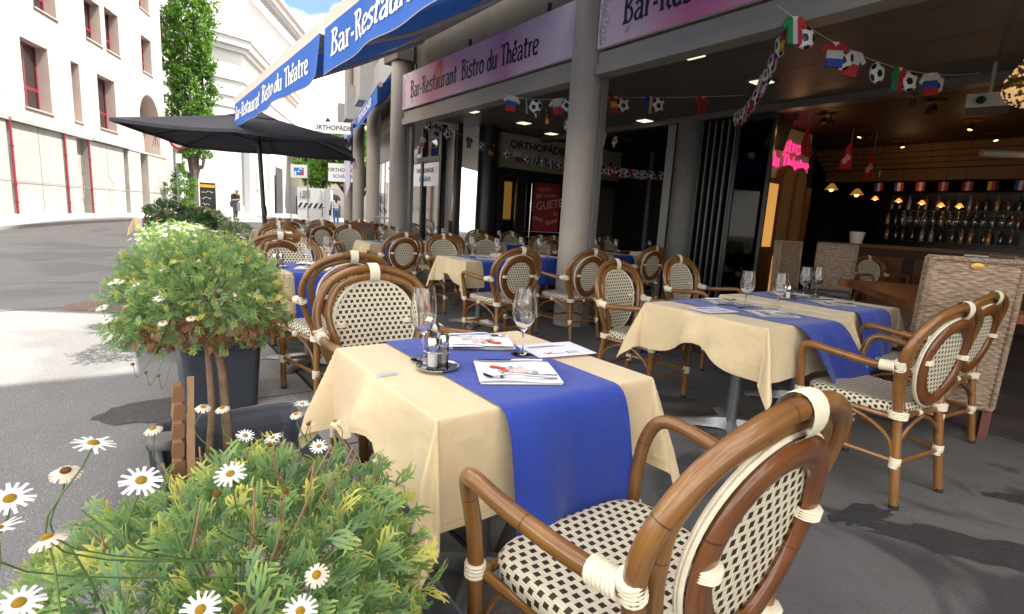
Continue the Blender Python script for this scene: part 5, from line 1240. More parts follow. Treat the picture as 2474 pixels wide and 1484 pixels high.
# ---------------- planters ----------------
mat('planter',(.036,.042,.058),.5,nscale=3,namt=.08,bump=.05,bscale=200); mat('gravel_soil',(.22,.19,.16),.9,nscale=60,namt=.7,bump=1,bscale=80); mat('soil',(.03,.02,.015),.95,nscale=40,namt=.5,bump=1)
def planter(b0,b1,a0,a1,h,lb,soil='gravel_soil',rnd_=.05,dep=.05):
    t=thing('planter',lb,'planter',group='dark grey plastic planters',mw=FRAME@Matrix.Translation(((b0+b1)/2,(a0+a1)/2,0)))
    w,d=(b1-b0)/2,(a1-a0)/2
    def ring(s,z,inset=0,n=12):
        P=[];r=rnd_*s
        for cx,cy,a in ((w-r,d-r,0),(-w+r,d-r,90),(-w+r,-d+r,180),(w-r,-d+r,270)):
            for k in range(n):
                an=R(a+90*k/(n-1)); P.append(Vector(((cx*s+(r-inset)*math.cos(an)),(cy*s+(r-inset)*math.sin(an)),z)))
        return P
    prof=[(.80,0,0),(.80,.01,0),(.90,h*.80,0),(.905,h*.84,0),(.915,h*.845,0),(.925,h*.9,0),(.93,h-.03,0),(1.0,h-.028,0),(1.012,h-.015,0),(1.0,h,0),(.965,h,0),(.94,h-.012,0),(.92,h-.03,0),(.90,h-dep-.03,0)]
    vs=[];R_=[ring(s,z) for s,z,_ in prof]; n=len(R_[0])
    for r in R_: vs+=r
    fs=[]
    for j in range(len(prof)-1):
        for k in range(n): fs.append((j*n+k,j*n+(k+1)%n,(j+1)*n+(k+1)%n,(j+1)*n+k))
    fs.append(tuple(range(n-1,-1,-1)))
    mb=MB(); mb.add(vs,fs); pb=mb.obj('pot_body','planter',t,sharp=50)
    mb=MB()
    for zz in (h-.055,h-.065,h-.085): mb.tube([v*1.0 for v in [Vector((q.x*1.003,q.y*1.003,zz)) for q in ring(.905+.03*((zz-(h-.1))/.1),zz)]],.0012,4,closed=True)
    mb.obj('moulded_line','planter',pb)
    mb=MB(); P=ring(.90,h-dep); mb.add(P,[tuple(range(len(P)))]); rr=random.Random(int(h*100+b0*10))
    for k in range(int(900*w*d*4)): 
        x=rr.uniform(-w*.85,w*.85); y=rr.uniform(-d*.86,d*.86); s=rr.uniform(.003,.008); mb.ico((x,y,h-dep+s*.5),s,0,(1,rr.uniform(.6,1),.6))
    mb.obj('soil',soil,t,smooth=False)
    return t
planter(-.86,-.40,-.75,.83,.42,'long dark grey planter under the two nearest daisy bushes',dep=.13)
planter(-.72,-.28,1.93,2.62,.43,'dark blue-grey planter box standing on the kerb past the first trellis')
planter(-.75,-.30,3.6,4.3,.43,'dark planter hidden under the far white daisies')
# wooden edging leaning out of the first planter
mat('raw_wood',(.30,.18,.09),.75,nscale=9,namt=.25,bump=.2,bscale=60); mat('orange_wood',(.22,.115,.055),.7,nscale=10,namt=.2)
tr=thing('wooden_trellis','narrow wooden trellis of stacked notched blocks beside a plank, in the planter','trellis',mw=FRAME@Matrix.Translation((-.83,.36,.22))@Matrix.Rotation(R(4),4,'Y'))
rr=random.Random(8)
for k in range(8):
    T=Matrix.Translation((0,.0+.025*k,.02+.050*k))@Matrix.Rotation(R(3),4,'X')@Matrix.Rotation(rr.uniform(-.06,.06),4,'Z'); mb=MB(); mb.prism([(-.016,0),(-.008,-.008),(.012,-.008),(.016,.0),(.015,.040),(.008,.047),(-.014,.045)],-.024,.024,'y',T); mb.obj('notched_block','orange_wood',tr,smooth=False)
mb=MB(); mb.box(.020,.040,-.03,.015,-.1,.36,Matrix.Rotation(R(-20),4,'X')); mb.box(.022,.038,-.02,.01,.36,.47,Matrix.Rotation(R(-20),4,'X')); mb.obj('plank','raw_wood',tr,smooth=False)
# solar garden lamp
mat('lamp_plastic',(.10,.095,.09),.4); pane_mat('lamp_clear',(.97,.97,.97),.12)
sl=thing('solar_lamp','small solar garden lamp standing in the planter edge','garden lamp',mw=FRAME@Matrix.Translation((-.84,.60,.28))@Matrix.Scale(1.2,4))
mb=MB(); mb.lathe([(.034,.0),(.040,.10),(.043,.115)],20); mb.obj('clear_shade','lamp_clear',sl); mb=MB(); mb.lathe([(.040,.112),(.042,.128),(.036,.138),(0,.139)],24,cap0=True); mb.obj('cap','lamp_plastic',sl); mb=MB(); mb.lathe([(0,-.27),(.010,-.26),(.012,0),(.034,.0)],10); mb.obj('stake','lamp_plastic',sl)
# ---------------- daisies ----------------
leaf_mat('daisy_leaf',(.12,.27,.17),(.28,.42,.13),(.78,.72,.18),transl=.42); leaf_mat('daisy_leaf_dark',(.02,.07,.04),(.04,.11,.035),(.16,.18,.04)); leaf_mat('dry_leaf',(.16,.06,.03),(.25,.11,.05),(.30,.16,.08))
mat('petal',(.85,.85,.87),.6,transl=.35); mat('petal_old',(.70,.60,.50),.7,transl=.2); mat('disc_yellow',(.72,.42,.015),.8,bump=1,bscale=700); mat('disc_brown',(.30,.13,.02),.9,bump=1,bscale=700); mat('stem_green',(.10,.17,.05),.6,nscale=20); mat('stem_dry',(.30,.17,.10),.8); mat('trunk_brown',(.17,.11,.07),.9,nscale=30,namt=.3,bump=.5)
rl=random.Random(11)
def leaf_template(seed,L=.078,fing=5,wd=.0034):
    r=random.Random(seed); V=[];F=[];n=len
    def strand(pts,w0,w1):
        o=len(V); m=len(pts)
        for i,p in enumerate(pts):
            q0=pts[max(0,i-1)]; q1=pts[min(m-1,i+1)]; t=(q1-q0).normalized(); s=Vector((-t.y,t.x,0))
            w=w0+(w1-w0)*i/(m-1)
            if i==m-1: w*=.35
            V.append((p-s*w,0)); V.append((p+s*w,0))
        for i in range(m-1): F.append((o+2*i,o+2*i+1,o+2*i+3,o+2*i+2))
    spine=[Vector((0,i/5*L,0.010*math.sin(i/5*3)*L/.07)) for i in range(6)]
    strand(spine,wd*.45,wd*1.1)
    for k in range(fing):
        s=1 if k%2 else -1; b=L*(.30+.56*k/fing); a=R(r.uniform(32,60)); l_=L*r.uniform(.38,.60)*(1-.3*k/fing)
        P=[Vector((0,b,.006))+Vector((s*math.sin(a*(1-.25*j))*l_*j/3,math.cos(a*(1-.25*j))*l_*j/3,.004*math.sin(j))) for j in range(4)]
        strand(P,wd*.75,wd*.85)
        if r.random()<.5:
            q=P[2]; a2=a+.5*s*0+.4; strand([q,q+Vector((s*math.sin(a2)*l_*.2,math.cos(a2)*l_*.2,0)),q+Vector((s*math.sin(a2)*l_*.4,math.cos(a2)*l_*.4,.002))],wd*.6,wd*.6)
    return [v[0] for v in V],F,L
LT=[leaf_template(i) for i in range(6)]
def add_leaf(V,F,U,T,tmpl,droop,hue):
    vs,fs,L=tmpl; o=len(V)
    for p in vs:
        k=p.y/L; q=Vector((p.x,p.y*(1-.25*droop*k*k),p.z-droop*L*.6*k*k)); V.append(T@q)
    for f in fs:
        F.append(tuple(o+i for i in f)); U.append(tuple((min(1,max(0,hue+.45*(vs[i].y/L)**2+(.1 if abs(vs[i].x)>.012 else 0))),0) for i in f))
def bush(name,lb,centre,rx,ry,rz,nleaf,seed,grp,leafmat='daisy_leaf',s=1,trunk=None,dry=0,flat=.35,cat='flowering shrub',yell=.3):
    r=random.Random(seed); t=thing(name,lb,cat,centre,0,grp); V=[];F=[];U=[];V2=[];F2=[];U2=[]
    for i in range(nleaf):
        th=r.uniform(0,2*math.pi); ph=math.asin(r.uniform(-.75,1)); q=r.uniform(.62,1.0)**.6
        lump=1+.13*math.sin(th*3+seed)*math.cos(ph*4+seed)+.08*math.sin(th*7)
        d=Vector((math.cos(ph)*math.cos(th)*rx,math.cos(ph)*math.sin(th)*ry,math.sin(ph)*rz))*q*lump
        nrm=Vector((d.x/rx,d.y/ry,d.z/rz)).normalized()
        g=(nrm*.9+Vector((r.uniform(-1,1),r.uniform(-1,1),r.uniform(-.5,1.1)))*.75).normalized()
        if nrm.z<-.1: g=(g+Vector((0,0,-.9))).normalized()
        x=g.cross(Vector((r.uniform(-1,1),r.uniform(-1,1),r.uniform(-1,1)))).normalized(); z=x.cross(g)
        sc=s*r.uniform(.65,1.35); T=Matrix((x*sc,g*sc,z*sc)).transposed().to_4x4(); T.translation=d
        hue=r.betavariate(1.1,2.6)*(.9 if r.random()<yell else .35)+.05
        if dry and nrm.z<-.15 and r.random()<dry*(1.2 if (d.x>-.08 and d.y<.05) else .25): add_leaf(V2,F2,U2,T,r.choice(LT),.8,r.random())
        else: add_leaf(V,F,U,T,r.choice(LT),r.uniform(.1,.8),hue)
    mb=MB(); mb.add(V,F,U); mb.obj('foliage',leafmat,t)
    if V2: mb=MB(); mb.add(V2,F2,U2); mb.obj('dry_foliage','dry_leaf',t)
    # inner twigs
    mb=MB()
    for k in range(60):
        th=r.uniform(0,6.28); ph=r.uniform(-.3,1.4); q=r.uniform(.6,.95); p=Vector((math.cos(ph)*math.cos(th)*rx*q,math.cos(ph)*math.sin(th)*ry*q,math.sin(ph)*rz*q)); mb.tube([(0,0,-rz*.55),p*.5+Vector((0,0,-.02)),p],.0022*s,5)
    mb.obj('twigs','stem_green',t)
    if trunk: mb=MB(); mb.tube(spline([Vector(p)-Vector(centre) for p in trunk],5),lambda i:.016-.0002*i,10); mb.obj('trunk','trunk_brown',t)
    return t
def make_flower(seed,kind):
    r=random.Random(seed); mb=MB(); np_=r.randint(15,19); Rr=.024 if kind==0 else .017
    mb.m=0
    for k in range(np_):
        a=2*math.pi*k/np_+r.uniform(-.08,.08); w=.0040*r.uniform(.8,1.1); up=.12 if kind==0 else -.35
        if kind==0: up=r.uniform(-.05,.28)
        vs=[];m_=5
        for i in range(m_+1):
            q=i/m_; d=.006+q*(Rr*r.uniform(.95,1.05) if i==m_ else Rr)-.0; ww=w*math.sin(min(1,q*1.15+.28)*math.pi*.82)**.7; zz=.004+up*q*Rr-.25*q*q*Rr*.6
            for s in (-1,0,1): vs.append(Vector((math.cos(a)*d-math.sin(a)*ww*s,math.sin(a)*d+math.cos(a)*ww*s,zz-abs(s)*.0006)))
        fs=[]
        for i in range(m_):
            for j in range(2): fs.append((i*3+j,i*3+j+1,i*3+j+4,i*3+j+3))
        mb.add(vs,fs)
    mb.m=1; mb.ico((0,0,.0045),.0085,2,(1,1,.55)); mb.m=2; mb.lathe([(.0,-.004),(.005,-.002),(.007,.002)],10)
    return mb.mesh('daisy_flower',['petal' if kind==0 else 'petal_old','disc_yellow' if kind<2 else 'disc_brown','stem_green'])
FM=[make_flower(1,0),make_flower(2,0),make_flower(3,0),make_flower(4,1),make_flower(5,2)]
def dead_head():
    mb=MB(); mb.ico((0,0,0),.009,2,(1,1,.7)); return mb.mesh('dry_flower_head',['disc_brown'])
DH=dead_head()
def flower(t,p,d,k,sc=1,root=None,stem=True):
    """p,d local to thing"""
    o=bpy.data.objects.new('dry_flower_head' if k<0 else 'daisy_flower',DH if k<0 else FM[k]); COL.objects.link(o); o.parent=t; o.location=p; o.rotation_mode='QUATERNION'; o.rotation_quaternion=Vector(d).to_track_quat('Z','Y'); o.scale=(sc,sc,sc)
    if stem:
        rt=Vector(root) if root is not None else Vector(p)*.55
        q0=Vector(p); L=(q0-rt).length; mb=MB(); dn=Vector(d).normalized(); mb.tube(spline([q0-dn*.003*sc,q0-dn*L*.30,rt],5),.0016*sc,6)
        s_=mb.obj('flower_stem','stem_green' if k!=-2 else 'stem_dry',t)
    return o
def stick(t,n,r,rx,ry,rz,sc=1):
    for k in range(n):
        th=r.uniform(0,6.28); ph=r.uniform(.25,1.3); p=Vector((math.cos(ph)*math.cos(th)*rx,math.cos(ph)*math.sin(th)*ry,math.sin(ph)*rz))*.8; q=p*1.25+Vector((r.uniform(-.04,.04),r.uniform(-.04,.04),r.uniform(.02,.09)*sc)); mb=MB(); mb.tube([p,(p+q)/2+Vector((.004,0,0)),q],.0015*sc,5); mb.obj('cut_stalk','stem_dry' if k%2 else 'stem_green',t)
B1=Vector((-.39,.70,.575)); b1=bush('daisy_bush','large foreground daisy bush with yellowing leaves and big white flowers',B1,.255,.34,.17,2100,5,'daisy bushes in the planters',s=.72,yell=.42,trunk=[(-.42,.80,.35),(-.40,.76,.45),(-.38,.70,.6)])
rb=random.Random(3); stick(b1,60,rb,.27,.33,.18)
F1=[(-0.372,0.443,0.976,0),(-0.407,0.452,0.943,4),(-0.325,0.436,0.947,0),(-0.290,0.519,0.913,1),(-0.405,0.396,0.947,1),(-0.336,0.353,0.944,3),(-0.391,0.370,0.936,2),(-0.185,0.485,0.826,3),(-0.258,0.408,0.844,0),(-0.187,0.448,0.814,2),(-0.366,0.356,0.885,0),(-0.337,0.896,0.770,1),(-0.243,0.959,0.720,3),(-0.346,1.010,0.772,3),(-0.410,1.001,0.808,2),(-0.418,0.990,0.791,3),(-0.409,1.037,0.755,3),(-0.516,0.846,0.853,3),(-0.514,0.900,0.831,3),(-0.516,0.723,0.865,3),(-0.430,0.917,0.771,1),(-0.474,0.900,0.780,2),(-0.338,0.575,0.857,-1),(-0.414,0.869,0.781,-2),(-0.231,0.419,0.838,-1),(-0.377,0.949,0.790,-1),(-0.288,0.646,0.825,-2)]
dirs1={0:(.25,.1,1),1:(.2,-.25,1),2:(.35,-.35,1),3:(.1,-.45,1),7:(.1,-.7,.9),8:(.1,-.6,1)}
for i,(x,y,z,k) in enumerate(F1):
    p=Vector((x,y,z))-B1; d=dirs1.get(i,(rb.uniform(-.3,.4),rb.uniform(-.5,.1),1)); flower(b1,p,d,k,.56 if k==0 else .54,root=(p.x*.55+(.10 if x<-.36 else 0),p.y*.55+.10,p.z*.35))
B2=Vector((-1.13,1.87,.845)); b2=bush('daisy_bush','round daisy bush on a bare stem in the middle of the planters, browning underneath',B2,.26,.255,.185,2700,8,'daisy bushes in the planters',s=.60,dry=.5,trunk=[(-.93,1.66,.34),(-.96,1.70,.5),(-1.02,1.78,.66),(-1.14,1.87,.85)],yell=.35)
mb=MB(); mb.tube(spline([Vector(p)-B2 for p in ((-.97,1.60,.34),(-.985,1.66,.5),(-1.06,1.78,.68),(-1.12,1.86,.86))],5),.011,8); mb.obj('trunk','trunk_brown',b2)
F2=[(-1.262,1.578,0.856,1),(-1.221,1.540,0.827,0),(-1.274,1.647,0.927,1),(-1.262,1.657,0.930,3),(-1.226,1.681,0.916,1),(-1.111,1.648,0.974,1),(-1.090,1.588,0.895,0),(-1.051,1.539,0.831,3),(-0.991,1.581,0.841,3),(-0.917,1.862,0.879,0),(-1.102,1.892,1.005,0),(-1.089,1.782,1.000,4),(-1.125,1.760,1.000,4),(-1.087,1.720,0.967,4),(-1.091,2.009,0.968,4),(-0.883,1.870,0.834,4),(-1.236,1.670,0.897,2),(-1.331,1.861,0.962,3),(-1.379,1.952,0.975,0),(-1.326,1.991,0.999,1),(-1.353,1.843,0.948,1),(-0.966,2.179,0.922,3),(-0.943,2.187,0.905,1),(-0.959,2.069,0.900,0),(-0.995,2.167,0.930,3),(-1.352,1.971,0.986,3),(-1.486,2.125,1.007,0),(-1.100,1.472,0.717,-1),(-1.071,1.484,0.690,-1),(-1.044,1.499,0.677,-1)]
for i,(x,y,z,k) in enumerate(F2):
    p=Vector((x,y,z))-B2; o=Vector((p.x,p.y,.10)).normalized(); d=(o.x*.4,o.y*.4-.2,1); flower(b2,p,d,k,.60,root=p*.6)
stick(b2,25,rb,.28,.26,.19,.6)
def shrub(b,a,z,rx,ry,rz,n,seed,lb,nf,trunk=True,s=.55,sc=.62,mt='daisy_leaf',kinds=(0,1,2,3)):
    p=W(b,a); c=Vector((p.x,p.y,z+gh(p.x,p.y))); t=bush('daisy_bush',lb,c,rx,ry,rz,n,seed,'daisy bushes in the planters',leafmat=mt,s=s,trunk=[(c.x,c.y,.3),(c.x+.01,c.y,c.z-.2),(c.x,c.y,c.z)] if trunk else None)
    r=random.Random(seed)
    for k in range(nf):
        th=r.uniform(0,6.28); ph=r.uniform(.15,1.5); e=r.uniform(1.05,1.35); q=Vector((math.cos(ph)*math.cos(th)*rx*e,math.cos(ph)*math.sin(th)*ry*e,math.sin(ph)*rz*e)); flower(t,q,(q.x,q.y,.5),r.choice(kinds),sc,root=q*.6,stem=k%2==0)
    return t
shrub(-.50,2.28,.84,.25,.30,.15,1800,14,'daisy bush with many white flowers growing in the planter box',46)
shrub(-.53,3.60,.82,.25,.42,.15,1500,15,'pale daisy bush thick with white flowers beyond the planter box',60,s=.6)
shrub(-.50,4.7,.80,.24,.40,.14,1000,16,'farthest of the low white-flowered daisy bushes along the kerb',40,s=.9)
shrub(-.55,5.75,1.02,.17,.17,.12,420,17,'small round daisy standard on a thin stem in the brown pot by the street',26,s=.9,mt='daisy_leaf_dark')
mat('brown_pot',(.16,.06,.03),.6,nscale=8)
for b,a,h,lb in ((-.55,5.75,.62,'dark brown pot holding the small daisy standard'),(.6,9.6,.5,'brown wooden tub by the far tables')):
    p=W(b,a); z=gh(p.x,p.y); mb=MB(); mb.lathe([(0,0),(.13,0),(.17,h*.9),(.185,h*.9),(.185,h),(.165,h),(.15,h-.06),(0,h-.06)],24); o=mb.obj('plant_pot','brown_pot'); o.location=(p.x,p.y,z); tag(o,lb,'plant pot')
def green(b,a,z,rx,ry,rz,n,seed,lb,mt='daisy_leaf_dark',nm='leafy_shrub'):
    p=W(b,a); return bush(nm,lb,(p.x,p.y,z+gh(p.x,p.y)),rx,ry,rz,n,seed,'green shrubs at the end of the terrace',leafmat=mt,s=1.0,cat='shrub')
green(-.12,7.7,.80,.24,.34,.26,1100,30,'dark green dense shrub behind the small daisy standard')
green(.25,8.9,.80,.24,.34,.22,700,31,'lighter green low shrub right of the dark one','daisy_leaf')
green(.75,9.6,.66,.24,.24,.16,400,32,'small olive shrub right of the parasol pole','daisy_leaf')
# ---------------- left building ----------------
mat('joint_grey',(.18,.17,.16),.9); mat('plaster_pink',(.43,.355,.32),.85,nscale=.8,namt=.09,bump=.3,bscale=60); mat('plinth_concrete',(.33,.315,.295),.85,nscale=1.5,namt=.1,bump=.3,bscale=30); patches(M['plinth_concrete'],.9,.45,.6,.9,.5)
mat('red_frame',(.19,.018,.035),.45); mat('red_pipe',(.24,.018,.035),.4); mat('curtain',(.5,.48,.44),.9); mat('reveal',(.42,.30,.25),.85)
K=1.3
LBX=FRAME.copy()
az=R(-15.2); dv=Vector((math.sin(az),math.cos(az),0)); nv=Vector((dv.y,-dv.x,0)); P0=Vector((-14.07*K,14.2*K,0))
# local frame: x along facade (away), y = street normal reversed, z up
LM=Matrix((dv,-nv,Vector((0,0,1)))).transposed().to_4x4(); LM.translation=P0
def zz(z): return 1.2+(z-1.2)*K
def tt(t): return t*K
lbd=thing('corner_building','sunlit pinkish plaster corner building with red window frames across the street','building',mw=LM)
D_=.42*K
holes=[]
wins=[(1.74,3.09,3.63,5.55,2),(4.38,4.91,3.64,5.57,0),(6.14,7.49,3.68,5.58,2),(7.03,8.15,6.66,8.17,1),(5.54,6.68,6.65,8.05,1),(10.27,11.35,6.68,8.17,1),(10.27,11.35,9.29,10.8,1),(2.56,3.75,6.62,8.05,1),(-.6,.4,6.6,8.05,1),(-2.6,-1.3,3.63,5.55,2),(-3.9,-2.9,6.6,8.05,1),(2.56,3.75,9.3,10.8,1),(5.54,6.68,9.3,10.8,1),(7.03,8.15,9.3,10.8,1),(-.6,.4,9.3,10.8,1)]
x0,x1,zb,zt=-9*K,12.6*K,zz(3.22),zz(13)
# wall as a grid of panels around the openings
xs=sorted({x0,x1}|{tt(w[i]) for w in wins for i in (0,1)}|{tt(9.72),tt(11.9)}); zs=sorted({zb,zt}|{zz(w[i]) for w in wins for i in (2,3)}|{zz(5.75)})
mb=MB()
def inwin(x,z):
    for w in wins:
        if tt(w[0])<x<tt(w[1]) and zz(w[2])<z<zz(w[3]): return True
    return tt(9.72)<x<tt(11.9) and zb<z<zz(5.75)
for i in range(len(xs)-1):
    for j in range(len(zs)-1):
        cx,cz=(xs[i]+xs[i+1])/2,(zs[j]+zs[j+1])/2
        if not inwin(cx,cz): mb.add([(xs[i],0,zs[j]),(xs[i+1],0,zs[j]),(xs[i+1],0,zs[j+1]),(xs[i],0,zs[j+1])],[(0,1,2,3)])
# reveals
for w in wins:
    a,b,c,d=tt(w[0]),tt(w[1]),zz(w[2]),zz(w[3])
    mb.add([(a,0,c),(b,0,c),(b,0,d),(a,0,d),(a,D_,c),(b,D_,c),(b,D_,d),(a,D_,d)],[(0,4,5,1),(1,5,6,2),(2,6,7,3),(3,7,4,0)]+([(4,5,6,7)] if w[4]==0 else []))
# arch opening
ax,bx,cz=tt(9.72),tt(11.9),zz(5.75); cxm=(ax+bx)/2; r_=(bx-ax)/2; sp=cz-r_
n_=14; arc=[(cxm+r_*math.cos(math.pi*k/n_),sp+r_*math.sin(math.pi*k/n_)) for k in range(n_+1)]
mb.add([(p[0],0,p[1]) for p in arc]+[(bx,0,cz),(ax,0,cz)],[tuple([n_+1]+list(range(0,n_//2+1))),tuple([n_+2]+list(range(n_//2,n_+1))),(n_+1,n_//2,n_+2)])
vs=[];fs=[]
for p in arc: vs+=[(p[0],0,p[1]),(p[0],D_*1.6,p[1])]
for k in range(n_): fs.append((2*k,2*k+1,2*k+3,2*k+2))
o_=len(vs); vs+=[(bx,0,zb),(bx,D_*1.6,zb),(ax,0,zb),(ax,D_*1.6,zb)]; fs+=[(0,o_,o_+1,1),(2*n_,2*n_+1,o_+3,o_+2)]
mb.add(vs,fs)
mb.add([(ax,D_*1.6,zb),(bx,D_*1.6,zb),(bx,D_*1.6,cz),(ax,D_*1.6,cz)],[(0,1,2,3)])
# corner return and roof
mb.add([(x1,0,0),(x1,9,0),(x1,9,zt),(x1,0,zt),(x0,0,zt),(x0,9,zt)],[(0,1,2,3),(3,2,5,4)])
mb.obj('plaster_wall','plaster_pink',lbd,smooth=False)
mb=MB(); mb.box(ax+.5,ax+1.5,D_*1.6-.06,D_*1.6-.01,sp-.9,sp+.9); mb.obj('arched_window','red_frame',lbd,smooth=False)
for w in wins:
    if w[4]==0: 
        mb=MB(); mb.box(tt(w[0])-.03,tt(w[1])+.06,-.05,.10,zz(w[2])-.05,zz(w[2])); mb.obj('sill','plinth_concrete',lbd,smooth=False); continue
    a,b,c,d=tt(w[0]),tt(w[1])-.02,zz(w[2]),zz(w[3]); y=D_-.14
    mb=MB(); f=.085
    mb.box(a,a+f,y,y+.07,c,d); mb.box(b-f,b,y,y+.07,c,d); mb.box(a+f,b-f,y,y+.07,d-f,d); mb.box(a+f,b-f,y,y+.07,c,c+f)
    m_=(a+b)/2; mb.box(m_-.05,m_+.05,y-.01,y+.07,c+f,d-f)
    zc=c+(d-c)*.33; mb.box(a+f,m_-.05,y-.006,y+.07,zc-.06,zc+.06); mb.box(m_+.05,b-f,y-.006,y+.07,zc-.06,zc+.06)
    wn=mb.obj('window_frame','red_frame',lbd,smooth=False)
    mb=MB(); mb.box(a+f,b-f,y+.03,y+.04,c+f,d-f); mb.obj('pane','window_glass',wn,smooth=False)
    mb=MB(); mb.box(a+f,b-f,y+.20,y+.21,c,d); mb.obj('curtain','curtain',wn,smooth=False)
    mb=MB(); mb.box(a-.04,b+.10,-.06,.12,c-.06,c); mb.obj('sill','plinth_concrete',wn,smooth=False)
# concrete ground floor
mb=MB(); zl=[zz(.2),zz(1.45),zz(3.12)]
def blk(a,b,y,c=None,d=None): mb.box(tt(a),tt(b),y,y+.4,c if c is not None else zz(-.4),d if d is not None else zz(3.10))
blk(-9,.80,.02); blk(1.02,3.58,.05); blk(3.72,4.47,.05); blk(4.47,5.28,.35); blk(5.30,8.0,.05); blk(8.0,8.35,.30); blk(8.37,9.6,.03); blk(9.6,10.4,.55); blk(10.4,12.6,.03)
mb.obj('concrete_panel','plinth_concrete',lbd,smooth=False)
mb=MB()
for a,b in ((-9,9.6),(10.4,12.6)): mb.box(tt(a),tt(b),.012,.018,zz(1.45)-.012,zz(1.45)+.012)
for a in (2.3,6.6): mb.box(tt(a),tt(a)+.015,.040,.048,zz(-.4),zz(3.1))
mb.obj('panel_joint','joint_grey',lbd,smooth=False)
mb=MB(); mb.box(tt(-9),tt(.85),-.05,.6,zz(3.12),zz(3.20)); mb.box(tt(.92),tt(3.60),-.10,.6,zz(3.12),zz(3.20)); mb.box(tt(3.68),tt(5.42),-.06,.6,zz(3.12),zz(3.20)); mb.box(tt(5.42),tt(8.45),-.10,.6,zz(3.14),zz(3.22)); mb.box(tt(8.45),tt(12.6),.0,.6,zz(3.12),zz(3.21)); mb.obj('cornice_strip','plinth_concrete',lbd,smooth=False)
for a in (.92,3.63,5.17): 
    mb=MB(); mb.tube([(tt(a),-.02,zz(3.12)),(tt(a),-.02,zz(.5))],.042,10)
    for z in (.85,1.35,2.4): mb.tube([(tt(a),-.02,zz(z)),(tt(a),-.02,zz(z)+.05)],.07,10)
    mb.obj('downpipe','red_pipe',lbd)
mb=MB(); mb.box(tt(9.7),tt(10.32),.50,.56,zz(-.2),zz(2.7)); mb.obj('door','reveal',lbd,smooth=False)
mb=MB(); mb.box(tt(10.9),tt(11.3),.01,.028,zz(1.7),zz(2.1)); mb.obj('notice_board','letter_white',lbd,smooth=False)
mb=MB(); mb.box(tt(6.75),tt(7.35),-.01,.03,zz(1.6),zz(2.3)) ; 
mb=MB(); d4=[(tt(7.0),zz(1.5)),(tt(7.32),zz(1.95)),(tt(7.0),zz(2.4)),(tt(6.68),zz(1.95))]; mb.prism(d4,.030,.044,'y'); mb.obj('faded_sign','sidewalk',lbd,smooth=False)
# sidewalk in front, with kerb
def sw(name,y0,y1,z,m,n=30):
    vs=[];fs=[]
    for i in range(n+1):
        x=-14+ (60)*i/n
        for y in (y0 if not callable(y0) else y0(x),y1):
            p=LM@Vector((x,y,0)); vs.append((p.x,p.y,gh(p.x,p.y)+z))
        p=LM@Vector((x,y0 if not callable(y0) else y0(x),0)); vs.append((p.x,p.y,gh(p.x,p.y)-.2))
    for i in range(n): o=3*i; fs+=[(o,o+3,o+4,o+1),(o,o+2,o+5,o+3)]
    mb=MB(); mb.add(vs,fs); return struct(mb.obj(name,m,smooth=False))
sw('pavement',lambda x:-3.0-.02*x,1.0,.07,'sidewalk'); sw('kerb_stone',lambda x:-3.25-.02*x,-2.98+.0,.066,'kerb_granite')
# ---------------- trees ----------------
leaf_mat('tree_leaf',(.05,.13,.015),(.10,.23,.02),(.22,.36,.04),transl=.4); mat('bark',(.075,.06,.05),.9,nscale=6,namt=.3,bump=1,bscale=20)
def tree(nm,lb,base,H,crown,n,leaf,trunk_r,seed,kind='column',cat='tree',lm='tree_leaf',limbs=6,th=2.5):
    r=random.Random(seed); t=thing(nm,lb,cat,base,0,None); V=[];F=[];U=[]
    rx,z0,z1=crown; clumps=[]
    for k in range(int(n/34)):
        v=r.random(); z=z0+(z1-z0)*v; a=r.uniform(0,6.28)
        prof=(math.sin(math.pi*min(1,v*1.02+.10))**.55) if kind=='column' else math.sqrt(max(0,1-(2*v-1)**2))
        q=rx*prof*(.25+.8*r.random()**.5)*(1+.22*math.sin(a*3+z*1.3)); clumps.append((Vector((q*math.cos(a),q*math.sin(a),z)),r.uniform(.26,.58)*rx*.5))
    for c,s in clumps:
        hue0=r.uniform(0,.55)
        for k in range(34):
            d=Vector((r.gauss(0,1),r.gauss(0,1),r.gauss(0,1)*1.1)).normalized()*s*r.uniform(.5,1.1); p=c+d
            g=Vector((r.uniform(-1,1),r.uniform(-1,1),r.uniform(-.7,1))).normalized(); x=g.orthogonal().normalized(); x=Matrix.Rotation(r.uniform(0,6.28),3,g)@x; y=g.cross(x); L=leaf*r.uniform(.6,1.4); o=len(V)
            V+=[p-x*L,p+y*L*.55,p+x*L,p-y*L*.55]; F.append((o,o+1,o+2,o+3)); h=min(1,max(0,hue0+r.uniform(-.2,.35))); U.append(((h,0),)*4)
    mb=MB(); mb.add(V,F,U); mb.obj('crown',lm,t,smooth=False)
    mb=MB(); mb.tube(spline([(0,0,-.1),(.05,0,H*.15),(0,.05,H*.3)],4),lambda i:trunk_r*(1-.04*i),12)
    for k in range(limbs):
        a=k*6.28/limbs+r.uniform(-.3,.3); q=rx*(.5 if kind=='column' else .8); b=th*r.uniform(.85,1.2)
        if kind=='column': P=[(0,0,b*.5),(.35*math.cos(a),.35*math.sin(a),b),(q*math.cos(a),q*math.sin(a),b+1.4),(q*1.1*math.cos(a),q*1.1*math.sin(a),H*.8)]
        else: P=[(0,0,b*.6),(q*.35*math.cos(a),q*.35*math.sin(a),b),(q*math.cos(a),q*math.sin(a),(z0+z1)/2)]
        mb.tube(spline(P,6),lambda i:max(.02,trunk_r*.55*(1-i*.045)),8)
    mb.obj('trunk','bark',t); return t
def P_(az_,d,z=None): x,y=d*math.sin(R(az_)),d*math.cos(R(az_)); return (x,y,gh(x,y) if z is None else z)
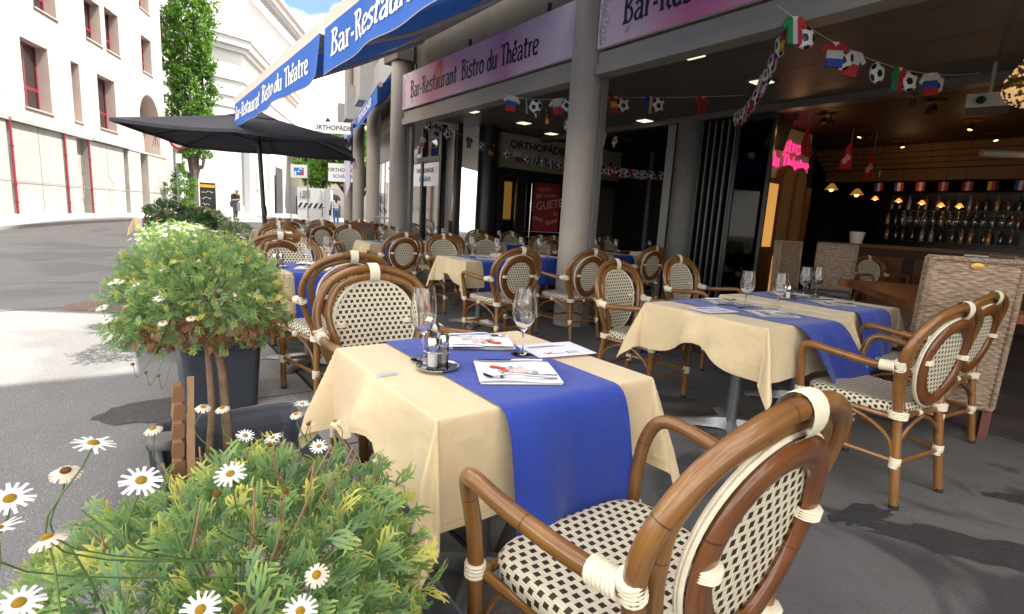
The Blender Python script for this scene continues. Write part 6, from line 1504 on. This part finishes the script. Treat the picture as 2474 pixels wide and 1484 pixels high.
tree('hornbeam_tree','tall columnar green tree between the corner building and the white building',P_(-31.4,46),19,(1.55,4.2,24),36000,.115,.30,5,th=3.2,limbs=7)
tree('plane_tree','spreading green tree behind the white container on the square',P_(-17.2,40),6,(3.0,3.0,6.2),7000,.17,.30,6,kind='round',limbs=6,th=2.4)
tree('young_tree','small bright green tree left of the spreading one on the square',P_(-20.6,46),6,(1.9,2.9,6.0),3600,.17,.2,9,kind='round',limbs=5,th=2.4)
tree('climbing_hedge','ivy bush growing by the foot of the columnar tree',P_(-32.3,40),2.9,(.85,.35,3.3),3000,.07,.06,7,cat='shrub',limbs=3,th=.6)
# ---------------- white theatre building ----------------
mat('white_stone',(.47,.465,.46),.85,nscale=.6,namt=.04); mat('grey_stone',(.42,.43,.44),.8,nscale=1,namt=.06); mat('drain_dark',(.05,.05,.05),.6); mat('roof_tile',(.42,.17,.10),.8,nscale=1.5,namt=.15); mat('arch_dark',(.05,.045,.04),.8); mat('cream_wall',(.60,.55,.43),.85,nscale=1,namt=.05)
def PX(az_,d): return Vector((d*math.sin(R(az_)),d*math.cos(R(az_)),0))
wb=thing('white_theatre','large white sunlit theatre building with mouldings and a gabled roof behind the parasol','building')
C0=PX(-36,50); C1=PX(-27.2,53); C2=PX(-22.6,76)
def wall(mb,a,b,z0,z1,off=0,th=.3):
    d=(b-a); L=d.length; T=Matrix.Translation(a)@Matrix.Rotation(math.atan2(d.y,d.x),4,'Z'); mb.box(0,L,off-th if False else -off,-off+th,z0,z1,T); return T,L
mb=MB(); wall(mb,C0,C1,-.3,13.7); wall(mb,C1,C2,-.3,13.7); mb.obj('lower_wall','white_stone',wb,smooth=False)
for z0,z1,o in ((13.7,14.1,.30),(14.1,14.7,.60),(14.7,14.9,.75),(11.4,11.6,.16),(10.1,10.25,.12),(.0,1.0,.12),(9.2,9.35,.1)):
    mb=MB(); a=C0+Vector((0,0,0)); wall(mb,C0,C1+(C1-C0).normalized()*o*.9,z0+.002,z1-.002,o,.31+o); wall(mb,C1-(C2-C1).normalized()*o*.0,C2,z0,z1,o,.3+o); mb.obj('moulding','white_stone',wb,smooth=False)
# rear volume with gable and dentilled eave
G0=PX(-38,64); G1=PX(-26.8,67); G2=PX(-22.4,86)
mb=MB(); wall(mb,G0,G1,8,24); wall(mb,G1,G2,8,24); 
d=(G1-G0).normalized(); apex=G0+(G1-G0)*.2; o=len(mb.v); mb.add([tuple(G0+Vector((0,0,24))),tuple(G1+Vector((0,0,24))),tuple(apex+Vector((0,0,32)))],[(0,1,2)]); mb.obj('upper_wall','white_stone',wb,smooth=False)
mb=MB(); T,L=wall(mb,G1+d*.9,G2+d*.9,23.6,24.2,1.2,1.2); wall(mb,G1+d*1.1,G2+d*1.1,24.2,24.6,1.5,1.5); mb.obj('eave','white_stone',wb,smooth=False)
mb=MB(); T=Matrix.Translation(G1+d*.7)@Matrix.Rotation(math.atan2((G2-G1).y,(G2-G1).x),4,'Z'); n=44
for k in range(n): mb.box(k*L/n,k*L/n+.17,-1.1,-.2,23.25,23.6,T)
mb.obj('dentils','grey_stone',wb,smooth=False)
# pilasters, drain and openings low on the side wall
dd=(C2-C1).normalized(); T=Matrix.Translation(C1)@Matrix.Rotation(math.atan2(dd.y,dd.x),4,'Z')
df=(C1-C0).normalized(); T0=Matrix.Translation(C0)@Matrix.Rotation(math.atan2(df.y,df.x),4,'Z'); LF=(C1-C0).length
mb=MB(); mb.box(-.2,1.6,-.5,-.003,-.3,6.2,T); mb.obj('grey_pilaster','grey_stone',wb,smooth=False)
mb=MB(); mb.box(7.5,9.2,-.4,-.003,-.3,6.8,T); mb.obj('grey_pilaster','grey_stone',wb,smooth=False)
mb=MB(); mb.box(9.6,12.5,-.55,-.45,-.3,5.2,T); mb.obj('dark_doorway','drain_dark',wb,smooth=False)
mb=MB(); mb.tube([T0@Vector((LF-5.4,-.10,-.2)),T0@Vector((LF-5.4,-.10,13.7))],.07,8); mb.obj('downpipe','grey_stone',wb)
mb=MB(); mb.box(3.2,4.6,-.25,-.003,2.6,4.2,T); mb.box(3.2,4.6,-.15,-.003,.0,2.2,T); mb.obj('wall_panel','grey_stone',wb,smooth=False)
# ---------------- square buildings far behind ----------------
fb=thing('arcade_hall','far cream building with red tiled roof and arched openings behind the square','building')
A_=PX(-23.5,72); B_=PX(-8,60); d=(B_-A_); L=d.length; T=Matrix.Translation(A_)@Matrix.Rotation(math.atan2(d.y,d.x),4,'Z')
mb=MB(); mb.box(0,L,0,8,-1,8.0,T); mb.obj('wall','cream_wall',fb,smooth=False)
mb=MB(); mb.box(0,L,-.1,-.003,-1,3.6,T); mb.obj('ground_floor','white_stone',fb,smooth=False)
mb=MB(); mb.add([T@Vector(p) for p in ((-1,-1.2,7.9),(L+1,-1.2,7.9),(L+1,5,10.3),(-1,5,10.3))],[(0,1,2,3)]); mb.box(-1,L+1,-1.25,-1.0,7.65,7.9,T); mb.obj('roof','roof_tile',fb,smooth=False)
for k in range(8):
    x=1.5+k*2.5; mb=MB(); mb.prism(arch(x,x+1.4,-.5,2.9),-.16,-.101,'y',T); mb.obj('arched_opening','arch_dark',fb,smooth=False)
    mb=MB(); mb.box(x,x+.5,-.03,-.002,5.4,6.5,T); mb.box(x+.7,x+1.2,-.03,-.002,5.4,6.5,T); mb.obj('window','arch_dark',fb,smooth=False)
T2=T@Matrix.Translation((8,0,8.6)); mb=MB(); mb.box(-.9,.9,1.2,3.2,0,1.4,T2); dm=mb.obj('dormer','cream_wall',fb,smooth=False); mb=MB(); mb.box(-.6,.6,1.17,1.199,.2,1.2,T2); mb.obj('dormer_window','arch_dark',dm,smooth=False)
mat('dark_red',(.25,.06,.06),.8)
tw=thing('red_tower','tip of a dark red tower far away right of the clouds','tower',tuple(PX(-17.0,120))); mb=MB(); mb.box(-1,1,-1,1,0,27); mb.lathe([(1.4,27),(.9,28),(1.1,29),(0,34)],12); mb.obj('shaft','dark_red',tw,smooth=False)
# ---------------- street furniture on the square ----------------
mat('container_white',(.62,.63,.63),.6,nscale=1,namt=.05); mat('stripe_black',(.02,.02,.02),.6); mat('pole_grey',(.25,.26,.27),.5,.5); mat('sign_blue',(.02,.20,.65),.5); mat('sign_red',(.65,.04,.05),.5)
ct=thing('white_container','white works container on the square with black hazard stripes','container',tuple(PX(-21.3,35.0)+Vector((0,0,.23))),R(14))
ct.scale=(.82,.8,.86)
mb=MB(); mb.box(-.95,.75,0,2.4,.25,2.50); mb.box(.755,1.35,0,2.4,.25,2.45); mb.obj('body','container_white',ct,smooth=False)
mb=MB(); mb.box(-.9,.7,-.012,-.003,1.02,1.03); mb.box(-.1,-.09,-.012,-.003,.25,2.5); mb.box(-.55,-.05,-.015,-.003,1.75,2.3); mb.box(.72,.735,-.012,-.002,.3,2.5); mb.box(1.0,1.01,-.012,-.002,.3,2.4); mb.obj('door_seam','pole_grey',ct,smooth=False)
mb=MB()
for k in range(5):
    x=-.93+k*.36; mb.prism([(x,1.08),(x+.16,1.08),(x+.36,1.44),(x+.20,1.44)],-.02,-.013,'y')
mb.box(-.75,-.70,-.02,-.013,1.78,2.22); mb.box(-.70,-.45,-.02,-.013,1.78,1.83); mb.box(.66,.98,-.02,-.013,1.18,1.22); mb.box(.80,.85,-.02,-.013,.5,1.18); mb.obj('hazard_stripes','stripe_black',ct,smooth=False)
for x,y in ((-.6,.3),(1.0,.3),(-.6,2.1),(1.0,2.1)): mb=MB(); mb.lathe([(0,-.09),(.22,-.09),(.22,.09),(0,.09)],16,T=Matrix.Translation((x,y,.22))@Matrix.Rotation(math.pi/2,4,'Y')); mb.obj('wheel','stripe_black',ct)
bs=thing('poster_frame','white sign with a blue and red emblem on two grey posts','sign',tuple(PX(-22.4,27)+Vector((0,0,.23))),R(-8))
for x in (-.42,.44): mb=MB(); mb.tube([(x,0,-.2),(x,0,2.95)],.028,8); mb.obj('post','pole_grey',bs)
mb=MB(); mb.box(-.40,.42,-.02,.02,2.30,2.90); bd=mb.obj('sign_panel','letter_white',bs,smooth=False)
mb=MB(); mb.box(-.24,.26,-.03,-.022,2.42,2.76); em=mb.obj('blue_emblem','sign_blue',bd,smooth=False)
mb=MB(); mb.prism([(-.22,2.43),(-.12,2.43),(-.12,2.58),(-.17,2.62),(-.22,2.52)],-.036,-.0305,'y'); mb.box(-.05,.05,-.036,-.0305,2.55,2.62); mb.box(.02,.2,-.036,-.0305,2.68,2.73); mb.obj('emblem_figures','letter_white',em,smooth=False)
mb=MB(); mb.box(.12,.26,-.036,-.0305,2.42,2.58); mb.obj('red_corner','sign_red',em,smooth=False)
mb=MB(); mb.box(-.38,.40,-.02,-.0,.05,.10); mb.obj('foot_rail','pole_grey',bs,smooth=False)
def signpost(lb,az_,d,h): 
    t=thing('sign_post',lb,'road sign',tuple(PX(az_,d)+Vector((0,0,.2)))); mb=MB(); mb.tube([(0,0,-.2),(0,0,h)],.035,10); mb.obj('post','pole_grey',t); return t
sp_=signpost('grey post with a round red-rimmed road sign in front of the columnar tree',-32.6,24,4.1)
T=Matrix.Translation((.10,-.06,3.15))@Matrix.Rotation(R(55),4,'Z')@Matrix.Rotation(math.pi/2,4,'X'); mb=MB(); mb.lathe([(0,.012),(.30,.012),(.30,-.012),(0,-.012)],28,T=T); rs=mb.obj('round_sign','sign_red',sp_); mb=MB(); mb.lathe([(0,.016),(.22,.016),(.22,.013)],28,T=T); mb.obj('sign_face','letter_white',rs)
mb=MB(); mb.box(-.0,.22,-.08,-.05,2.35,2.70); mb.obj('small_plate','letter_white',sp_,smooth=False)
ck=thing('chalkboard','tall black chalkboard with a yellow top band before the white wall','chalkboard',tuple(PX(-30.3,30)+Vector((0,0,.24))),R(18))
mb=MB(); mb.box(-.34,.34,-.03,.03,.15,1.85); bd=mb.obj('board','stripe_black',ck,smooth=False); mb=MB(); mb.box(-.32,.32,-.04,-.031,1.62,1.76); mb.obj('yellow_band','disc_yellow',bd,smooth=False)
mb=MB(); rr=random.Random(4)
for k in range(4):
    z=1.42-.30*k; ribbon(mb,[(-.26+i*.045,z+rr.uniform(-.05,.05)) for i in range(12-2*k)],.02,Matrix.Translation((0,-.034,0))@Matrix.Rotation(math.pi/2,4,'X'))
mb.obj('chalk_writing','letter_white',bd)
# hanging shop signs at the far bays
hs=thing('hanging_shop_sign','white shop sign hanging between the far columns, lower one','sign',tuple(PX(-18.3,20.2)+Vector((0,0,-.25))),R(0))
mb=MB(); mb.box(-.50,.55,-.03,.03,2.42,3.05); bd=mb.obj('sign_panel','letter_white',hs,smooth=False)
text_obj('sign_lettering','ORTHOPÄDIE',.17,'black',facing((.03,-.032,2.82),(1,0,0),(0,0,1)),bd,bold=.003); text_obj('sign_lettering','SCHÄRER',.17,'letter_blue',facing((.03,-.032,2.60),(1,0,0),(0,0,1)),bd,bold=.003)
mb=MB(); mb.tube([(.55,0,3.0),(1.3,0,3.0)],.02,6); mb.obj('bracket','pole_grey',hs)
h2=thing('hanging_shop_sign','white shop sign just above the right tip of the parasol','sign',tuple(PX(-18.9,15.5)),R(0))
mb=MB(); mb.box(-.55,.40,-.03,.03,3.20,3.50); bd=mb.obj('sign_panel','letter_white',h2,smooth=False)
text_obj('sign_lettering','ORTHOPÄDIE',.17,'black',facing((-.08,-.032,3.34),(1,0,0),(0,0,1)),bd,bold=.004)
mb=MB(); mb.tube([(.40,0,3.5),(1.2,0,3.5)],.02,6); mb.obj('bracket','pole_grey',h2)
lt=thing('street_lantern','black street lantern hanging in front of the red roof','lantern',tuple(PX(-19.7,30)+Vector((0,0,4.9))))
mb=MB(); mb.lathe([(.16,0),(.28,.55),(.30,.58),(.10,.85),(.02,.95)],6); mb.obj('housing','stripe_black',lt,smooth=False); mb=MB(); mb.lathe([(.14,.03),(.255,.53)],6); mb.obj('lantern_glass','lamp_clear',lt,smooth=False); mb=MB(); mb.tube([(0,0,.9),(0,0,1.4),(1.5,0,1.4)],.02,6); mb.obj('arm','stripe_black',lt)
# ---------------- lilac banner by the far columns ----------------
mat('lilac',(.55,.50,.66),.6); mb=MB(); bl=[(0,.9),(.55,2.9),(.15,3.25),(-.35,2.9),(-.15,2.3)]
p=Vector((*far[2],0)); bn=thing('lilac_banner','pale lilac pointed banner hung between the far columns','banner',mw=FRAME@Matrix.Translation((far[1][0]-.1,far[1][1]+.9,0))@Matrix.Rotation(R(-80),4,'Z'))
mb.prism([(.0,1.6),(.25,2.0),(.3,3.3),(.0,3.2),(-.12,2.9),(-.05,2.3)],-.01,.01,'y'); mb.obj('banner_cloth','lilac',bn,smooth=False)
rl_=thing('entrance_railing','grey tubular railing between the far round columns','railing',mw=FRAME@Matrix.Translation((far[0][0],far[0][1]-1.8,0)))
for z in (.35,.7,1.05): mb=MB(); mb.tube([(-.1,-1.0,z),(-.1,1.4,z)],.022,8); mb.obj('rail','pole_grey',rl_)
for y in (-1.0,.2,1.4): mb=MB(); mb.tube([(-.1,y,0),(-.1,y,1.08)],.022,8); mb.obj('rail_post','pole_grey',rl_)
# ---------------- people ----------------
mat('skin',(.45,.25,.17),.6,sss=.1); mat('hair_brown',(.16,.06,.025),.6,nscale=60,namt=.4); mat('hair_grey',(.40,.39,.38),.7,nscale=60,namt=.3); mat('tshirt_white',(.72,.72,.74),.85,nscale=20,namt=.05); mat('jeans',(.10,.19,.38),.85,nscale=30,namt=.15); mat('black_cloth',(.015,.014,.014),.9); mat('grey_cloth',(.10,.11,.14),.9); mat('bag_black',(.012,.012,.013),.4); mat('white_bag',(.6,.6,.6),.7)
def skinmesh(name,joints,edges,material,parent,sub=2):
    me=bpy.data.meshes.new(name); keys=list(joints); me.from_pydata([joints[k][0] for k in keys],[(keys.index(a),keys.index(b)) for a,b in edges],[]); o=bpy.data.objects.new(name,me); COL.objects.link(o); o.parent=parent
    sk=o.modifiers.new('skin','SKIN'); sk.use_smooth_shade=True
    for i,k in enumerate(keys):
        r=joints[k][1]; me.skin_vertices[0].data[i].radius=(r,r) if not isinstance(r,tuple) else r; me.skin_vertices[0].data[i].use_root=(i==0)
    ss=o.modifiers.new('sub','SUBSURF'); ss.levels=sub; ss.render_levels=sub
    me.materials.append(M[material]); return o
def person(lb,loc,rz,J,cloth,hair,extra):
    t=thing('person',lb,'person',loc,rz)
    E=[('pel','sp1'),('sp1','sp2'),('sp2','nk'),('nk','hd0'),('hd0','hd1'),('sp2','sl'),('sl','el'),('el','wl'),('wl','hl'),('sp2','sr'),('sr','er'),('er','wr'),('wr','hr'),('pel','ll'),('ll','kl'),('kl','al'),('al','tl'),('pel','lr'),('lr','kr'),('kr','ar'),('ar','tr')]
    body=skinmesh('body',J,E,'skin',t)
    for side in ('l','r'):
        h=Vector(J['h'+side][0]); w_=Vector(J['w'+side][0]); d=(h-w_).normalized(); s=d.orthogonal().normalized()
        mb=MB()
        for k in range(4): o=(k-1.5)*.018; mb.tube([h+s*o,h+s*o*1.1+d*.04,h+s*o*1.1+d*(.07+.008*(k in (1,2)))+d.cross(s)*.015],.009,6)
        mb.tube([w_+s*.03+d*.02,w_+s*.055+d*.05,w_+s*.05+d*.08],.010,6); mb.obj('fingers','skin',body)
    for nm,m_,je,ed,sc in cloth:
        JJ={k:(J[k][0],tuple(q*sc for q in J[k][1]) if isinstance(J[k][1],tuple) else J[k][1]*sc) for k in je}; skinmesh(nm,JJ,ed,m_,t)
    # face
    hc=Vector(J['hd1'][0]); mb=MB(); mb.ico(hc+Vector((0,-.108,-.02)),.018,2,(.8,1,1.2)); mb.obj('nose','skin',body)
    mb=MB(); 
    for s in (-1,1): mb.ico(hc+Vector((s*.036,-.092,.012)),.012,2)
    mb.obj('eyes','black_cloth',body)
    mb=MB(); mb.box(hc.x-.025,hc.x+.025,hc.y-.101,hc.y-.092,hc.z-.062,hc.z-.055); mb.obj('mouth','dark_red',body)
    for s in (-1,1): mb=MB(); mb.ico(hc+Vector((s*.088,0,-.01)),.022,2,(.4,.8,1.2)); mb.obj('ear','skin',body)
    hair(t,hc,J); extra(t,J); return t
TE=[('pel','sp1'),('sp1','sp2'),('sp2','nk'),('sp2','sl'),('sl','el'),('sp2','sr'),('sr','er')]
LE=[('pel','ll'),('ll','kl'),('kl','al'),('pel','lr'),('lr','kr'),('kr','ar')]
Jw={'pel':((0,0,.92),(.15,.12)),'sp1':((0,0,1.08),(.12,.09)),'sp2':((0,.01,1.34),(.15,.10)),'nk':((0,0,1.43),.05),'hd0':((0,-.01,1.50),.07),'hd1':((0,-.02,1.58),(.085,.10)),
'sl':((-.17,0,1.36),.055),'el':((-.22,.02,1.10),.042),'wl':((-.20,-.12,.93),.03),'hl':((-.19,-.19,.88),.032),'sr':((.17,0,1.36),.055),'er':((.23,.04,1.10),.042),'wr':((.25,-.06,.90),.03),'hr':((.26,-.10,.83),.032),
'll':((-.09,0,.88),.10),'kl':((-.09,-.03,.50),.065),'al':((-.08,.03,.10),.042),'tl':((-.09,-.12,.04),.04),'lr':((.09,0,.88),.10),'kr':((.10,.02,.50),.065),'ar':((.10,.10,.12),.042),'tr':((.11,-.03,.05),.04)}
def hair_w(t,hc,J):
    mb=MB(); mb.ico(hc+Vector((0,.02,.02)),.112,3,(.95,1.0,1.05)); 
    def f(u,v): a=math.pi*(u*1.1-.05); return hc+Vector((math.cos(a)*(.10-.015*v),.055+.062*math.sin(a)*(1-.2*v),-.02-.30*v))
    mb.grid(f,16,10); mb.grid(lambda u,v:f(u,v)-Vector((0,.04,0)),16,10); mb.obj('hair','hair_brown',t)
def ex_w(t,J):
    mb=MB(); mb.prism([(-.16,-.17),(.16,-.17),(.13,.14),(-.13,.14)],-.05,.05,'x',T=Matrix.Translation((.32,-.02,.74))); b=mb.obj('shoulder_bag','bag_black',t,smooth=False); mb=MB(); mb.tube(spline([(.32,-.12,.88),(.29,-.04,1.15),(.20,0,1.41),(.28,.06,1.12),(.32,.10,.88)],6),.010,6); mb.obj('strap','bag_black',b)
    for s in (-.09,.10): mb=MB(); mb.ico((s,-.05,.05),.075,2,(.6,1.5,.6)); mb.obj('shoe','white_bag',t)
wp=PX(-18.9,31.5)
person('woman in a white top and blue jeans walking away with a black shoulder bag',(wp.x,wp.y,gh(wp.x,wp.y)),R(205),Jw,[('white_top','tshirt_white',['pel','sp1','sp2','nk','sl','el','sr','er'],TE,1.2),('jeans','jeans',['pel','ll','kl','al','lr','kr','ar'],LE,1.16)],hair_w,ex_w)
Jm={k:v for k,v in Jw.items()}
Jm.update({'pel':((0,.06,.90),(.16,.14)),'sp1':((0,.06,1.08),(.15,.13)),'sp2':((0,-.02,1.36),(.18,.12)),'nk':((0,-.10,1.46),.055),'hd0':((0,-.14,1.53),.075),'hd1':((0,-.17,1.61),(.088,.105)),
'sl':((-.19,-.03,1.38),.06),'el':((-.22,-.06,1.10),.05),'wl':((-.10,-.26,1.12),.034),'hl':((-.04,-.31,1.14),.036),'sr':((.19,-.03,1.38),.06),'er':((.22,-.06,1.10),.05),'wr':((.10,-.26,1.14),.034),'hr':((.03,-.31,1.17),.036)})
def hair_m(t,hc,J): mb=MB(); mb.ico(hc+Vector((0,.02,.035)),.108,3,(.95,1.02,.95)); mb.obj('hair','hair_grey',t)
def ex_m(t,J):
    hc=Vector(J['hd1'][0]); mb=MB(); mb.box(-.08,.08,hc.y-.125,hc.y-.10,hc.z,hc.z+.035); mb.obj('sunglasses','black_cloth',t,smooth=False)
    mb=MB(); mb.prism([(-.20,-.30),(.24,-.30),(.20,.20),(-.16,.20)],-.10,.10,'x',T=Matrix.Translation((.0,-.12,.80))@Matrix.Rotation(0,4,'Z')); mb.obj('grey_bag','grey_cloth',t,smooth=False)
    for s in (-.09,.10): mb=MB(); mb.ico((s,-.05,.05),.08,2,(.6,1.6,.6)); mb.obj('shoe','black_cloth',t)
mp_=PX(-28.05,34)
person('grey-haired man in black with sunglasses and a grey bag walking to the right',(mp_.x,mp_.y,gh(mp_.x,mp_.y)),R(62),Jm,[('black_shirt','black_cloth',['pel','sp1','sp2','nk','sl','el','sr','er'],TE,1.38),('trousers','grey_cloth',['pel','ll','kl','al','lr','kr','ar'],LE,1.18)],hair_m,ex_m)
# remove the loose prototypes' empty labels if unused
